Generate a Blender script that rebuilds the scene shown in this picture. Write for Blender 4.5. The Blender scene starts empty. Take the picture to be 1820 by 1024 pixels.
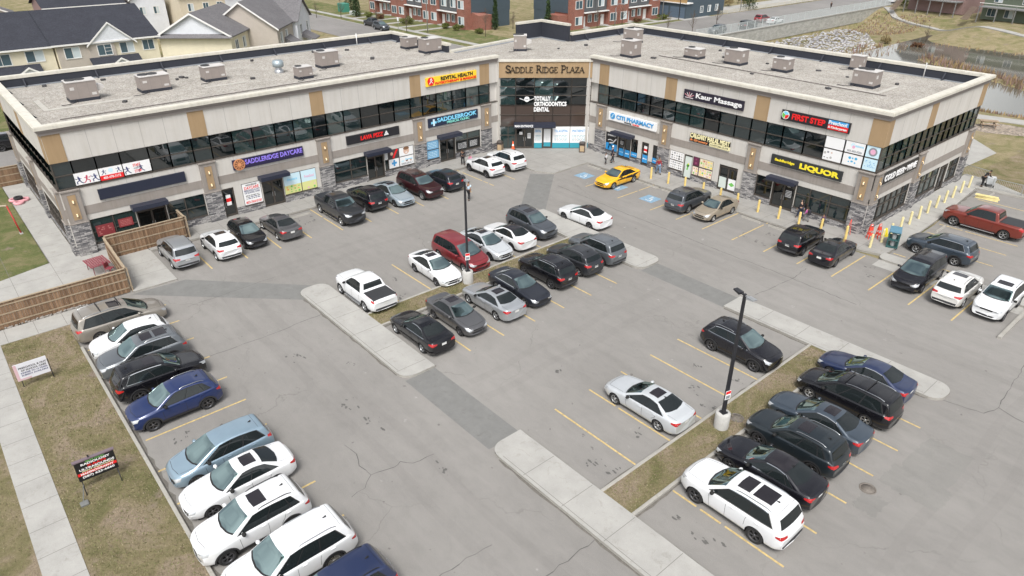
import bpy, bmesh, math, random
from math import sin, cos, pi, radians, sqrt, atan2, hypot
from mathutils import Vector, Matrix
from mathutils.bvhtree import BVHTree

random.seed(7)
SC = bpy.context.scene
COL = SC.collection

# ---------------------------------------------------------------- camera, sky, sun, exposure
cam_data = bpy.data.cameras.new("camera")
cam = bpy.data.objects.new("camera", cam_data)
COL.objects.link(cam)
cam.location = (0.0, 0.0, 22.5)
cam.rotation_euler = (radians(90 - 28.60), 0.0, radians(49.27))
cam_data.sensor_width = 36.0
cam_data.lens = 24.41
cam_data.clip_start = 0.5
cam_data.clip_end = 3000.0
SC.camera = cam

SUN_ELEV, SUN_ROT = radians(56), radians(134)
world = bpy.data.worlds.new("World")
SC.world = world
world.use_nodes = True
wn = world.node_tree
bg = wn.nodes["Background"]
sky = wn.nodes.new("ShaderNodeTexSky")
sky.sky_type = 'NISHITA'
sky.sun_disc = False
sky.sun_elevation = SUN_ELEV
sky.sun_rotation = SUN_ROT
sky.air_density = 1.0
sky.dust_density = 4.0
sky.ozone_density = 1.0
hsv = wn.nodes.new("ShaderNodeHueSaturation")
hsv.inputs["Saturation"].default_value = 0.16
wn.links.new(sky.outputs[0], hsv.inputs["Color"])
# broken cloud cover: slow bright and dull patches over the dome
tcw = wn.nodes.new("ShaderNodeTexCoord")
nzw = wn.nodes.new("ShaderNodeTexNoise")
nzw.inputs["Scale"].default_value = 2.6
nzw.inputs["Detail"].default_value = 6.0
crw = wn.nodes.new("ShaderNodeValToRGB")
crw.color_ramp.elements[0].position = 0.38
crw.color_ramp.elements[0].color = (0.40, 0.43, 0.49, 1)
crw.color_ramp.elements[1].position = 0.64
crw.color_ramp.elements[1].color = (1.48, 1.47, 1.44, 1)
mxw = wn.nodes.new("ShaderNodeMixRGB")
mxw.blend_type = 'MULTIPLY'
mxw.inputs[0].default_value = 1.0
wn.links.new(tcw.outputs["Generated"], nzw.inputs["Vector"])
wn.links.new(nzw.outputs["Fac"], crw.inputs["Fac"])
wn.links.new(hsv.outputs[0], mxw.inputs[1])
wn.links.new(crw.outputs[0], mxw.inputs[2])
wn.links.new(mxw.outputs[0], bg.inputs["Color"])
bg.inputs["Strength"].default_value = 0.132

sun_data = bpy.data.lights.new("sun", 'SUN')
sun_data.energy = 1.5
sun_data.angle = radians(20)
sun_data.color = (1.0, 0.96, 0.90)
sun = bpy.data.objects.new("sun", sun_data)
COL.objects.link(sun)
# veiled sun, high behind the camera
_dir = Vector((cos(SUN_ELEV) * sin(SUN_ROT), cos(SUN_ELEV) * cos(SUN_ROT), sin(SUN_ELEV)))
sun.rotation_euler = _dir.to_track_quat('Z', 'Y').to_euler()
sun.location = (0, 0, 120)

SC.view_settings.view_transform = 'Standard'
SC.view_settings.look = 'None'
SC.view_settings.gamma = 1.0
SC.view_settings.exposure = 0.74

# ---------------------------------------------------------------- materials
MATS = {}


def _nodes(name):
    m = bpy.data.materials.new(name)
    m.use_nodes = True
    nt = m.node_tree
    return m, nt, nt.nodes["Principled BSDF"]


def mat(name, col, rough=0.6, metal=0.0, var=0.0, vs=4.0, bump=0.0, bs=60.0, coat=0.0, spec=0.5, ior=None, emit=0.0, grime=0.0):
    """plain procedural material: base colour broken by two noises, optional bump, coat, emission"""
    if name in MATS:
        return MATS[name]
    m, nt, b = _nodes(name)
    N, L = nt.nodes.new, nt.links.new
    c = (col[0], col[1], col[2], 1)
    b.inputs["Base Color"].default_value = c
    b.inputs["Roughness"].default_value = rough
    b.inputs["Metallic"].default_value = metal
    b.inputs["Specular IOR Level"].default_value = spec
    b.inputs["Coat Weight"].default_value = coat
    b.inputs["Coat Roughness"].default_value = 0.04
    if ior:
        b.inputs["IOR"].default_value = ior
    if emit:
        b.inputs["Emission Color"].default_value = c
        b.inputs["Emission Strength"].default_value = emit
    if var or bump or grime:
        tc = N("ShaderNodeTexCoord")
    if var or grime:
        n1 = N("ShaderNodeTexNoise")
        n1.inputs["Scale"].default_value = vs
        n1.inputs["Detail"].default_value = 6.0
        n1.inputs["Roughness"].default_value = 0.65
        L(tc.outputs["Object"], n1.inputs["Vector"])
        r = N("ShaderNodeMapRange")
        r.inputs[1].default_value = 0.25
        r.inputs[2].default_value = 0.75
        r.inputs[3].default_value = 1.0 - max(var, grime)
        r.inputs[4].default_value = 1.0 + var
        L(n1.outputs["Fac"], r.inputs[0])
        mx = N("ShaderNodeMixRGB")
        mx.blend_type = 'MULTIPLY'
        mx.inputs[0].default_value = 1.0
        mx.inputs[1].default_value = c
        L(r.outputs[0], mx.inputs[2])
        L(mx.outputs[0], b.inputs["Base Color"])
    if bump:
        n2 = N("ShaderNodeTexNoise")
        n2.inputs["Scale"].default_value = bs
        n2.inputs["Detail"].default_value = 3.0
        L(tc.outputs["Object"], n2.inputs["Vector"])
        bp = N("ShaderNodeBump")
        bp.inputs["Strength"].default_value = bump
        bp.inputs["Distance"].default_value = 0.03
        L(n2.outputs["Fac"], bp.inputs["Height"])
        L(bp.outputs[0], b.inputs["Normal"])
    MATS[name] = m
    return m


def ramp(nt, src, stops):
    r = nt.nodes.new("ShaderNodeValToRGB")
    e = r.color_ramp.elements
    while len(e) < len(stops):
        e.new(0.5)
    for i, (p, c) in enumerate(stops):
        e[i].position = p
        e[i].color = (c[0], c[1], c[2], 1)
    nt.links.new(src, r.inputs["Fac"])
    return r.outputs[0]


def noise(nt, tc, scale, detail=5.0, rough=0.6, stretch=None, dist=0.0):
    n = nt.nodes.new("ShaderNodeTexNoise")
    n.inputs["Scale"].default_value = scale
    n.inputs["Detail"].default_value = detail
    n.inputs["Roughness"].default_value = rough
    n.inputs["Distortion"].default_value = dist
    src = tc.outputs["Object"]
    if stretch:
        mp = nt.nodes.new("ShaderNodeMapping")
        mp.inputs["Scale"].default_value = stretch
        nt.links.new(src, mp.inputs["Vector"])
        src = mp.outputs[0]
    nt.links.new(src, n.inputs["Vector"])
    return n.outputs["Fac"]


def mix(nt, a, b, fac, blend='MIX'):
    m = nt.nodes.new("ShaderNodeMixRGB")
    m.blend_type = blend
    for i, v in ((0, fac), (1, a), (2, b)):
        if isinstance(v, (int, float)):
            m.inputs[i].default_value = v
        elif isinstance(v, tuple):
            m.inputs[i].default_value = (v[0], v[1], v[2], 1)
        else:
            nt.links.new(v, m.inputs[i])
    return m.outputs[0]


def bumpn(nt, b, h, strength, dist):
    bp = nt.nodes.new("ShaderNodeBump")
    bp.inputs["Strength"].default_value = strength
    bp.inputs["Distance"].default_value = dist
    nt.links.new(h, bp.inputs["Height"])
    nt.links.new(bp.outputs[0], b.inputs["Normal"])


def m_asphalt(name, base, dark=0.82, oil=True):
    m, nt, b = _nodes(name)
    tc = nt.nodes.new("ShaderNodeTexCoord")
    big = ramp(nt, noise(nt, tc, 0.09, 5, 0.6), [(0.3, [c * dark for c in base]), (0.7, [c * 1.10 for c in base])])
    mid = ramp(nt, noise(nt, tc, 0.9, 8, 0.72, (1, 1.7, 1), 0.6), [(0.25, (0.90, 0.90, 0.90)), (0.5, (1, 1, 1)), (0.8, (1.07, 1.065, 1.06))])
    c = mix(nt, big, mid, 1.0, 'MULTIPLY')
    fine = ramp(nt, noise(nt, tc, 38, 3, 0.8), [(0.25, (0.66, 0.66, 0.66)), (0.55, (1.02, 1.02, 1.02)), (0.8, (1.28, 1.27, 1.25))])
    c = mix(nt, c, fine, 0.75, 'MULTIPLY')
    streak = ramp(nt, noise(nt, tc, 0.5, 6, 0.7, (0.25, 2.2, 1), 0.3), [(0.35, (0.94, 0.94, 0.94)), (0.65, (1.04, 1.04, 1.04))])
    c = mix(nt, c, streak, 0.8, 'MULTIPLY')
    if oil:
        sp = ramp(nt, noise(nt, tc, 2.3, 2, 0.5), [(0.735, (1, 1, 1)), (0.765, (0.42, 0.41, 0.40))])
        c = mix(nt, c, sp, 0.6, 'MULTIPLY')
        pale = ramp(nt, noise(nt, tc, 1.35, 3, 0.6, (1.2, 1, 1)), [(0.70, (0, 0, 0)), (0.78, (0.10, 0.10, 0.095))])
        c = mix(nt, c, pale, 1.0, 'ADD')
        # hairline map cracking
        v = nt.nodes.new("ShaderNodeTexVoronoi")
        v.feature = 'DISTANCE_TO_EDGE'
        v.inputs["Scale"].default_value = 0.11
        wob = nt.nodes.new("ShaderNodeVectorMath")
        wob.operation = 'ADD'
        nn = nt.nodes.new("ShaderNodeTexNoise")
        nn.inputs["Scale"].default_value = 0.8
        nn.inputs["Detail"].default_value = 8
        sc = nt.nodes.new("ShaderNodeVectorMath")
        sc.operation = 'SCALE'
        sc.inputs["Scale"].default_value = 1.6
        nt.links.new(tc.outputs["Object"], nn.inputs["Vector"])
        nt.links.new(nn.outputs["Color"], sc.inputs[0])
        nt.links.new(tc.outputs["Object"], wob.inputs[0])
        nt.links.new(sc.outputs[0], wob.inputs[1])
        nt.links.new(wob.outputs[0], v.inputs["Vector"])
        ck = ramp(nt, v.outputs["Distance"], [(0.0, (0.45, 0.44, 0.43)), (0.0035, (1, 1, 1))])
        msk = ramp(nt, noise(nt, tc, 0.16, 2, 0.5), [(0.47, (0, 0, 0)), (0.60, (1, 1, 1))])
        c = mix(nt, c, mix(nt, (1, 1, 1), ck, msk), 0.4, 'MULTIPLY')
    nt.links.new(c, b.inputs["Base Color"])
    b.inputs["Roughness"].default_value = 0.88
    b.inputs["Specular IOR Level"].default_value = 0.25
    bumpn(nt, b, noise(nt, tc, 55, 3, 0.8), 0.25, 0.02)
    MATS[name] = m
    return m


def m_concrete(name, base, vs=0.7):
    m, nt, b = _nodes(name)
    tc = nt.nodes.new("ShaderNodeTexCoord")
    big = ramp(nt, noise(nt, tc, vs, 6, 0.65), [(0.28, [c * 0.86 for c in base]), (0.7, [c * 1.07 for c in base])])
    fine = ramp(nt, noise(nt, tc, 26, 3, 0.75), [(0.3, (0.90, 0.90, 0.90)), (0.75, (1.06, 1.06, 1.05))])
    c = mix(nt, big, fine, 1.0, 'MULTIPLY')
    st = ramp(nt, noise(nt, tc, 1.9, 4, 0.7, None, 1.0), [(0.56, (1, 1, 1)), (0.76, (0.80, 0.785, 0.76))])
    c = mix(nt, c, st, 1.0, 'MULTIPLY')
    nt.links.new(c, b.inputs["Base Color"])
    b.inputs["Roughness"].default_value = 0.85
    b.inputs["Specular IOR Level"].default_value = 0.3
    bumpn(nt, b, noise(nt, tc, 45, 3), 0.12, 0.02)
    MATS[name] = m
    return m


def m_grass(name, lo, mid_, hi, bs=30.0):
    m, nt, b = _nodes(name)
    tc = nt.nodes.new("ShaderNodeTexCoord")
    a = ramp(nt, noise(nt, tc, 0.42, 5, 0.62, None, 1.0), [(0.34, lo), (0.49, mid_), (0.62, hi)])
    f = ramp(nt, noise(nt, tc, 9, 6, 0.82), [(0.28, (0.66, 0.64, 0.61)), (0.5, (1, 1, 1)), (0.74, (1.30, 1.28, 1.25))])
    c = mix(nt, a, f, 1.0, 'MULTIPLY')
    g = ramp(nt, noise(nt, tc, 45, 2, 0.8), [(0.3, (0.72, 0.72, 0.70)), (0.7, (1.22, 1.22, 1.2))])
    c = mix(nt, c, g, 1.0, 'MULTIPLY')
    bare = ramp(nt, noise(nt, tc, 0.55, 5, 0.65), [(0.60, (0, 0, 0)), (0.72, (1, 1, 1))])
    c = mix(nt, c, mix(nt, (0.23, 0.185, 0.15), f, 1.0, 'MULTIPLY'), bare)
    nt.links.new(c, b.inputs["Base Color"])
    b.inputs["Roughness"].default_value = 0.95
    b.inputs["Specular IOR Level"].default_value = 0.1
    bumpn(nt, b, noise(nt, tc, bs, 4, 0.8), 0.7, 0.06)
    MATS[name] = m
    return m


def m_gravel(name, base, scale=9.0, amp=0.5):
    m, nt, b = _nodes(name)
    tc = nt.nodes.new("ShaderNodeTexCoord")
    v = nt.nodes.new("ShaderNodeTexVoronoi")
    v.inputs["Scale"].default_value = scale
    nt.links.new(tc.outputs["Object"], v.inputs["Vector"])
    bw = nt.nodes.new("ShaderNodeRGBToBW")
    nt.links.new(v.outputs["Color"], bw.inputs[0])
    st = ramp(nt, bw.outputs[0], [(0.15, [c * (1 - amp) for c in base]), (0.5, base), (0.85, [min(1, c * (1 + amp)) for c in base])])
    big = ramp(nt, noise(nt, tc, 0.5, 5, 0.7), [(0.3, (0.80, 0.79, 0.77)), (0.7, (1.10, 1.09, 1.08))])
    c = mix(nt, st, big, 1.0, 'MULTIPLY')
    pn = ramp(nt, noise(nt, tc, 3.0, 3, 0.7), [(0.3, (0.88, 0.85, 0.82)), (0.7, (1.1, 1.1, 1.1))])
    c = mix(nt, c, pn, 1.0, 'MULTIPLY')
    nt.links.new(c, b.inputs["Base Color"])
    b.inputs["Roughness"].default_value = 0.9
    b.inputs["Specular IOR Level"].default_value = 0.2
    bumpn(nt, b, v.outputs["Distance"], 0.6, 0.05)
    MATS[name] = m
    return m


def m_stone(name):
    """stacked ledger stone: long thin courses in mixed greys; works on x- and y-facing walls"""
    m, nt, b = _nodes(name)
    tc = nt.nodes.new("ShaderNodeTexCoord")
    sx = nt.nodes.new("ShaderNodeSeparateXYZ")
    nt.links.new(tc.outputs["Object"], sx.inputs[0])
    ad = nt.nodes.new("ShaderNodeMath")
    ad.operation = 'ADD'
    nt.links.new(sx.outputs[0], ad.inputs[0])
    nt.links.new(sx.outputs[1], ad.inputs[1])
    cb = nt.nodes.new("ShaderNodeCombineXYZ")
    nt.links.new(ad.outputs[0], cb.inputs[0])
    nt.links.new(sx.outputs[2], cb.inputs[1])
    br = nt.nodes.new("ShaderNodeTexBrick")
    br.inputs["Scale"].default_value = 1.0
    br.inputs["Brick Width"].default_value = 0.42
    br.inputs["Row Height"].default_value = 0.105
    br.inputs["Mortar Size"].default_value = 0.010
    br.inputs["Mortar Smooth"].default_value = 0.3
    br.inputs["Bias"].default_value = -0.1
    br.inputs["Color1"].default_value = (0.11, 0.11, 0.12, 1)
    br.inputs["Color2"].default_value = (0.50, 0.49, 0.48, 1)
    br.inputs["Mortar"].default_value = (0.045, 0.045, 0.05, 1)
    br.offset = 0.37
    nt.links.new(cb.outputs[0], br.inputs["Vector"])
    n = ramp(nt, noise(nt, tc, 6, 4, 0.7, (1, 1, 3)), [(0.3, (0.62, 0.61, 0.62)), (0.7, (1.3, 1.28, 1.25))])
    c = mix(nt, br.outputs["Color"], n, 1.0, 'MULTIPLY')
    nt.links.new(c, b.inputs["Base Color"])
    b.inputs["Roughness"].default_value = 0.85
    bumpn(nt, b, br.outputs["Color"], 0.8, 0.04)
    MATS[name] = m
    return m


def m_brick(name, c1, c2, mortar, bw=0.3, rh=0.09):
    m, nt, b = _nodes(name)
    tc = nt.nodes.new("ShaderNodeTexCoord")
    sx = nt.nodes.new("ShaderNodeSeparateXYZ")
    nt.links.new(tc.outputs["Object"], sx.inputs[0])
    ad = nt.nodes.new("ShaderNodeMath")
    ad.operation = 'ADD'
    nt.links.new(sx.outputs[0], ad.inputs[0])
    nt.links.new(sx.outputs[1], ad.inputs[1])
    cb = nt.nodes.new("ShaderNodeCombineXYZ")
    nt.links.new(ad.outputs[0], cb.inputs[0])
    nt.links.new(sx.outputs[2], cb.inputs[1])
    br = nt.nodes.new("ShaderNodeTexBrick")
    br.inputs["Scale"].default_value = 1.0
    br.inputs["Brick Width"].default_value = bw
    br.inputs["Row Height"].default_value = rh
    br.inputs["Mortar Size"].default_value = 0.008
    br.inputs["Color1"].default_value = (*c1, 1)
    br.inputs["Color2"].default_value = (*c2, 1)
    br.inputs["Mortar"].default_value = (*mortar, 1)
    nt.links.new(cb.outputs[0], br.inputs["Vector"])
    n = ramp(nt, noise(nt, tc, 0.8, 4, 0.7), [(0.3, (0.82, 0.82, 0.82)), (0.7, (1.14, 1.14, 1.14))])
    nt.links.new(mix(nt, br.outputs["Color"], n, 1.0, 'MULTIPLY'), b.inputs["Base Color"])
    b.inputs["Roughness"].default_value = 0.85
    MATS[name] = m
    return m


def m_lap(name, base, pitch=0.18):
    """horizontal lap siding: thin dark line under every board"""
    m, nt, b = _nodes(name)
    tc = nt.nodes.new("ShaderNodeTexCoord")
    sx = nt.nodes.new("ShaderNodeSeparateXYZ")
    nt.links.new(tc.outputs["Object"], sx.inputs[0])
    dv = nt.nodes.new("ShaderNodeMath")
    dv.operation = 'DIVIDE'
    dv.inputs[1].default_value = pitch
    nt.links.new(sx.outputs[2], dv.inputs[0])
    fr = nt.nodes.new("ShaderNodeMath")
    fr.operation = 'FRACT'
    nt.links.new(dv.outputs[0], fr.inputs[0])
    c = ramp(nt, fr.outputs[0], [(0.0, [x * 0.72 for x in base]), (0.12, base)])
    n = ramp(nt, noise(nt, tc, 1.2, 4, 0.7), [(0.3, (0.94, 0.94, 0.94)), (0.7, (1.05, 1.05, 1.05))])
    nt.links.new(mix(nt, c, n, 1.0, 'MULTIPLY'), b.inputs["Base Color"])
    b.inputs["Roughness"].default_value = 0.7
    bumpn(nt, b, fr.outputs[0], 0.4, 0.03)
    MATS[name] = m
    return m


def m_shingle(name, base):
    m, nt, b = _nodes(name)
    tc = nt.nodes.new("ShaderNodeTexCoord")
    n = ramp(nt, noise(nt, tc, 5, 5, 0.8), [(0.3, [c * 0.7 for c in base]), (0.7, [c * 1.35 for c in base])])
    g = ramp(nt, noise(nt, tc, 0.6, 4, 0.7), [(0.3, (0.9, 0.9, 0.9)), (0.7, (1.12, 1.12, 1.12))])
    nt.links.new(mix(nt, n, g, 1.0, 'MULTIPLY'), b.inputs["Base Color"])
    b.inputs["Roughness"].default_value = 0.92
    b.inputs["Specular IOR Level"].default_value = 0.2
    bumpn(nt, b, noise(nt, tc, 14, 3), 0.5, 0.03)
    MATS[name] = m
    return m


def m_wood(name, a, c2, axis=0, pitch=0.14, planks=True):
    """upright weathered fence boards; tone changes from board to board"""
    m, nt, b = _nodes(name)
    tc = nt.nodes.new("ShaderNodeTexCoord")
    sx = nt.nodes.new("ShaderNodeSeparateXYZ")
    nt.links.new(tc.outputs["Object"], sx.inputs[0])
    ad = nt.nodes.new("ShaderNodeMath")
    ad.operation = 'ADD'
    nt.links.new(sx.outputs[0], ad.inputs[0])
    nt.links.new(sx.outputs[1], ad.inputs[1])
    dv = nt.nodes.new("ShaderNodeMath")
    dv.operation = 'DIVIDE'
    dv.inputs[1].default_value = pitch
    nt.links.new(ad.outputs[0], dv.inputs[0])
    fl = nt.nodes.new("ShaderNodeMath")
    fl.operation = 'FLOOR'
    nt.links.new(dv.outputs[0], fl.inputs[0])
    wn_ = nt.nodes.new("ShaderNodeTexWhiteNoise")
    wn_.noise_dimensions = '1D'
    nt.links.new(fl.outputs[0], wn_.inputs["W"])
    c = ramp(nt, wn_.outputs["Value"], [(0.0, a), (1.0, c2)])
    if planks:
        fr = nt.nodes.new("ShaderNodeMath")
        fr.operation = 'FRACT'
        nt.links.new(dv.outputs[0], fr.inputs[0])
        ln = ramp(nt, fr.outputs[0], [(0.0, (0.35, 0.33, 0.32)), (0.10, (1, 1, 1))])
        c = mix(nt, c, ln, 1.0, 'MULTIPLY')
    n = ramp(nt, noise(nt, tc, 7, 5, 0.75, (1, 1, 0.15)), [(0.3, (0.68, 0.66, 0.64)), (0.7, (1.25, 1.22, 1.2))])
    nt.links.new(mix(nt, c, n, 1.0, 'MULTIPLY'), b.inputs["Base Color"])
    b.inputs["Roughness"].default_value = 0.85
    MATS[name] = m
    return m


def m_leaf(name, a, c2):
    m, nt, b = _nodes(name)
    tc = nt.nodes.new("ShaderNodeTexCoord")
    c = ramp(nt, noise(nt, tc, 2.5, 4, 0.7), [(0.3, a), (0.7, c2)])
    nt.links.new(c, b.inputs["Base Color"])
    b.inputs["Roughness"].default_value = 0.8
    b.inputs["Specular IOR Level"].default_value = 0.2
    MATS[name] = m
    return m


# ---------------------------------------------------------------- mesh helpers
class MB:
    """collects shapes, links them as ONE mesh object"""

    def __init__(self):
        self.v, self.f, self.mi, self.sm = [], [], [], []

    def face(self, pts, mi=0, smooth=False):
        i = len(self.v)
        self.v += [tuple(p) for p in pts]
        self.f.append(tuple(range(i, i + len(pts))))
        self.mi.append(mi)
        self.sm.append(smooth)

    def grid(self, rows, mi=0, smooth=True, close=False):
        """rows: list of equally long point lists"""
        i = len(self.v)
        n = len(rows[0])
        for r in rows:
            self.v += [tuple(p) for p in r]
        for a in range(len(rows) - 1):
            for c in range(n if close else n - 1):
                d = (c + 1) % n
                self.f.append((i + a * n + c, i + a * n + d, i + (a + 1) * n + d, i + (a + 1) * n + c))
                self.mi.append(mi)
                self.sm.append(smooth)

    def hexa(self, p, mi=0):
        """8 points: bottom ring 0-3, top ring 4-7"""
        i = len(self.v)
        self.v += [tuple(q) for q in p]
        for f in ((3, 2, 1, 0), (4, 5, 6, 7), (0, 1, 5, 4), (1, 2, 6, 5), (2, 3, 7, 6), (3, 0, 4, 7)):
            self.f.append(tuple(i + k for k in f))
            self.mi.append(mi)
            self.sm.append(False)

    def box(self, x0, x1, y0, y1, z0, z1, mi=0, taper=0.0, F=None):
        t = taper
        p = [(x0, y0, z0), (x1, y0, z0), (x1, y1, z0), (x0, y1, z0),
             (x0 + t, y0 + t, z1), (x1 - t, y0 + t, z1), (x1 - t, y1 - t, z1), (x0 + t, y1 - t, z1)]
        if F:
            p = [F(*q) for q in p]
        self.hexa(p, mi)

    def rbox(self, x0, x1, y0, y1, z0, z1, b=0.02, mi=0):
        """box with chamfered upper edges and upright edges"""
        def ring(x0, x1, y0, y1, z, c):
            return [(x0 + c, y0, z), (x1 - c, y0, z), (x1, y0 + c, z), (x1, y1 - c, z), (x1 - c, y1, z), (x0 + c, y1, z), (x0, y1 - c, z), (x0, y0 + c, z)]
        r0, r1 = ring(x0, x1, y0, y1, z0, b), ring(x0, x1, y0, y1, z1 - b, b)
        r2 = ring(x0 + b, x1 - b, y0 + b, y1 - b, z1, b)
        self.grid([r0, r1, r2], mi, False, True)
        self.face(r2, mi)
        self.face(r0[::-1], mi)

    def prism(self, poly, z0, z1, mi=0, mi_side=None, bottom=True):
        n = len(poly)
        ms = mi if mi_side is None else mi_side
        self.face([(x, y, z1) for x, y in poly], mi)
        if bottom:
            self.face([(x, y, z0) for x, y in poly][::-1], mi)
        for k in range(n):
            a, b = poly[k], poly[(k + 1) % n]
            self.face([(a[0], a[1], z0), (b[0], b[1], z0), (b[0], b[1], z1), (a[0], a[1], z1)], ms)

    def tube(self, pts, rad, n=8, mi=0, cap=True, smooth=True):
        rows = []
        for k, p in enumerate(pts):
            p = Vector(p)
            d = (Vector(pts[min(k + 1, len(pts) - 1)]) - Vector(pts[max(k - 1, 0)])).normalized()
            a = Vector((0, 0, 1)) if abs(d.z) < 0.95 else Vector((1, 0, 0))
            u = d.cross(a).normalized()
            w = d.cross(u)
            r = rad[k] if isinstance(rad, (list, tuple)) else rad
            rows.append([p + u * (r * cos(2 * pi * j / n)) + w * (r * sin(2 * pi * j / n)) for j in range(n)])
        self.grid(rows, mi, smooth, True)
        if cap:
            self.face(rows[0], mi)
            self.face(rows[-1][::-1], mi)

    def lathe(self, prof, c=(0, 0, 0), n=20, axis='z', mi=0, smooth=True):
        rows = []
        for r, h in prof:
            row = []
            for j in range(n):
                a = 2 * pi * j / n
                if axis == 'z':
                    row.append((c[0] + r * cos(a), c[1] + r * sin(a), c[2] + h))
                else:
                    row.append((c[0] + r * cos(a), c[1] + h, c[2] + r * sin(a)))
            rows.append(row)
        self.grid(rows, mi, smooth, True)

    def mesh(self, name, mats):
        me = bpy.data.meshes.new(name)
        me.from_pydata(self.v, [], self.f)
        for m in (mats if isinstance(mats, (list, tuple)) else [mats]):
            me.materials.append(m)
        me.polygons.foreach_set("material_index", self.mi)
        me.polygons.foreach_set("use_smooth", self.sm)
        me.update()
        return me

    def build(self, name, mats, parent=None, loc=None, rz=0.0):
        """vertices are in the parent's local space"""
        bm = bmesh.new()
        me = self.mesh(name, mats)
        bm.from_mesh(me)
        bmesh.ops.remove_doubles(bm, verts=bm.verts, dist=0.0004)
        bmesh.ops.recalc_face_normals(bm, faces=bm.faces)
        bm.to_mesh(me)
        bm.free()
        return link(name, me, parent, loc, rz)


def link(name, me, parent=None, loc=None, rz=0.0):
    o = bpy.data.objects.new(name, me)
    COL.objects.link(o)
    if parent is not None:
        o.parent = parent
    if loc is not None:
        o.location = loc
    if rz:
        o.rotation_euler = (0, 0, rz)
    return o


def tag(o, label=None, cat=None, group=None, kind=None):
    if label:
        o["label"] = label
    if cat:
        o["category"] = cat
    if group:
        o["group"] = group
    if kind:
        o["kind"] = kind
    return o


def thing(name, label, cat, loc=(0, 0, 0), rz=0.0, group=None):
    o = bpy.data.objects.new(name, None)
    o.empty_display_size = 0.3
    COL.objects.link(o)
    o.location = loc
    o.rotation_euler = (0, 0, rz)
    return tag(o, label, cat, group)


def copy_tree(o, parent=None):
    c = o.copy()
    COL.objects.link(c)
    c.parent = parent
    for ch in list(o.children):
        copy_tree(ch, c)
    return c


def frame(ox, oy, ux, uy, nx, ny):
    """wall frame: (u along the wall, d out of the wall, z up) -> world"""
    return lambda u, d, z: (ox + ux * u + nx * d, oy + uy * u + ny * d, z)


def text_mesh(txt, bold=0.0, shear=0.0, spacing=1.0):
    cu = bpy.data.curves.new("lettering", 'FONT')
    cu.body = txt
    cu.size = 1.0
    cu.offset = bold
    cu.shear = shear
    cu.space_character = spacing
    cu.resolution_u = 3
    cu.extrude = 0.5
    cu.align_x = 'LEFT'
    o = bpy.data.objects.new("lettering", cu)
    COL.objects.link(o)
    dg = bpy.context.evaluated_depsgraph_get()
    dg.update()
    me = bpy.data.meshes.new_from_object(o.evaluated_get(dg))
    bpy.data.objects.remove(o)
    bpy.data.curves.remove(cu)
    return me


def lettering(name, txt, F, u0, u1, z0, z1, d0, d1, m, parent=None, flip=False, **kw):
    """raised letters filling the box u0..u1, z0..z1 of wall frame F"""
    me = text_mesh(txt, **kw)
    vs = [v.co.copy() for v in me.vertices]
    xa, xb = min(v.x for v in vs), max(v.x for v in vs)
    ya, yb = min(v.y for v in vs), max(v.y for v in vs)
    for v in me.vertices:
        a = (v.co.x - xa) / (xb - xa)
        b = (v.co.y - ya) / (yb - ya)
        c = 1.0 if v.co.z > 0 else 0.0
        v.co = Vector(F(u0 + (u1 - u0) * a, d0 + (d1 - d0) * c, z0 + (z1 - z0) * b))
    me.materials.clear()
    me.materials.append(m)
    me.name = name
    o = link(name, me, parent)
    if parent is not None:
        pl = parent.matrix_basis.inverted() if parent.parent is None else Matrix.Identity(4)
        me.transform(pl)
    return o


def wpart(mb, name, mats, parent):
    """build a part whose vertices were written in world space under a top-level Empty"""
    o = mb.build(name, mats, parent)
    o.data.transform(parent.matrix_basis.inverted())
    return o


def streaks(m, lo):
    """rain streaks running down a wall"""
    nt = m.node_tree
    b = nt.nodes["Principled BSDF"]
    src = b.inputs["Base Color"].links[0].from_socket
    tc = nt.nodes.new("ShaderNodeTexCoord")
    st = ramp(nt, noise(nt, tc, 1.0, 5, 0.7, (2.6, 2.6, 0.16)), [(0.36, (lo, lo * .99, lo * .97)), (0.56, (1, 1, 1))])
    nt.links.new(mix(nt, src, st, 1.0, 'MULTIPLY'), b.inputs["Base Color"])

# ---------------------------------------------------------------- shared materials
ASPH = m_asphalt("asphalt", (0.245, 0.234, 0.220), 0.90)
ROAD = m_asphalt("road_asphalt", (0.23, 0.22, 0.21), 0.85, False)
BAND = m_concrete("dark_concrete", (0.19, 0.189, 0.182), 1.4)
CONC = m_concrete("pale_concrete", (0.375, 0.366, 0.345))
PAVE = m_concrete("pavement_concrete", (0.315, 0.305, 0.288), 0.5)
KERB = m_concrete("kerb_concrete", (0.35, 0.335, 0.305), 1.5)
JOINT = mat("joint", (0.17, 0.16, 0.15), 0.9)
YELLOW_LINE = mat("worn_yellow_line", (0.50, 0.375, 0.16), 0.85, var=0.4, vs=6)
GRASS_DRY = m_grass("dry_lawn", (0.135, 0.13, 0.062), (0.20, 0.172, 0.10), (0.26, 0.21, 0.155))
GRASS_GREEN = m_grass("green_lawn", (0.095, 0.118, 0.045), (0.135, 0.145, 0.062), (0.195, 0.175, 0.098))
GRASS_FAR = m_grass("meadow", (0.155, 0.155, 0.07), (0.23, 0.20, 0.115), (0.28, 0.235, 0.15), 6.0)
BLACK = mat("black_plastic", (0.018, 0.018, 0.02), 0.5)
DARKMETAL = mat("dark_metal", (0.022, 0.022, 0.026), 0.4)
WHITE = mat("white_paint", (0.78, 0.78, 0.77), 0.6)
STEEL = mat("galvanised_steel", (0.45, 0.46, 0.47), 0.4, 0.7)

# ---------------------------------------------------------------- the ground: one sheet out to the horizon, with the pond basin in it


def sstep(a, b, x):
    t = max(0.0, min(1.0, (x - a) / (b - a)))
    return t * t * (3 - 2 * t)


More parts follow.
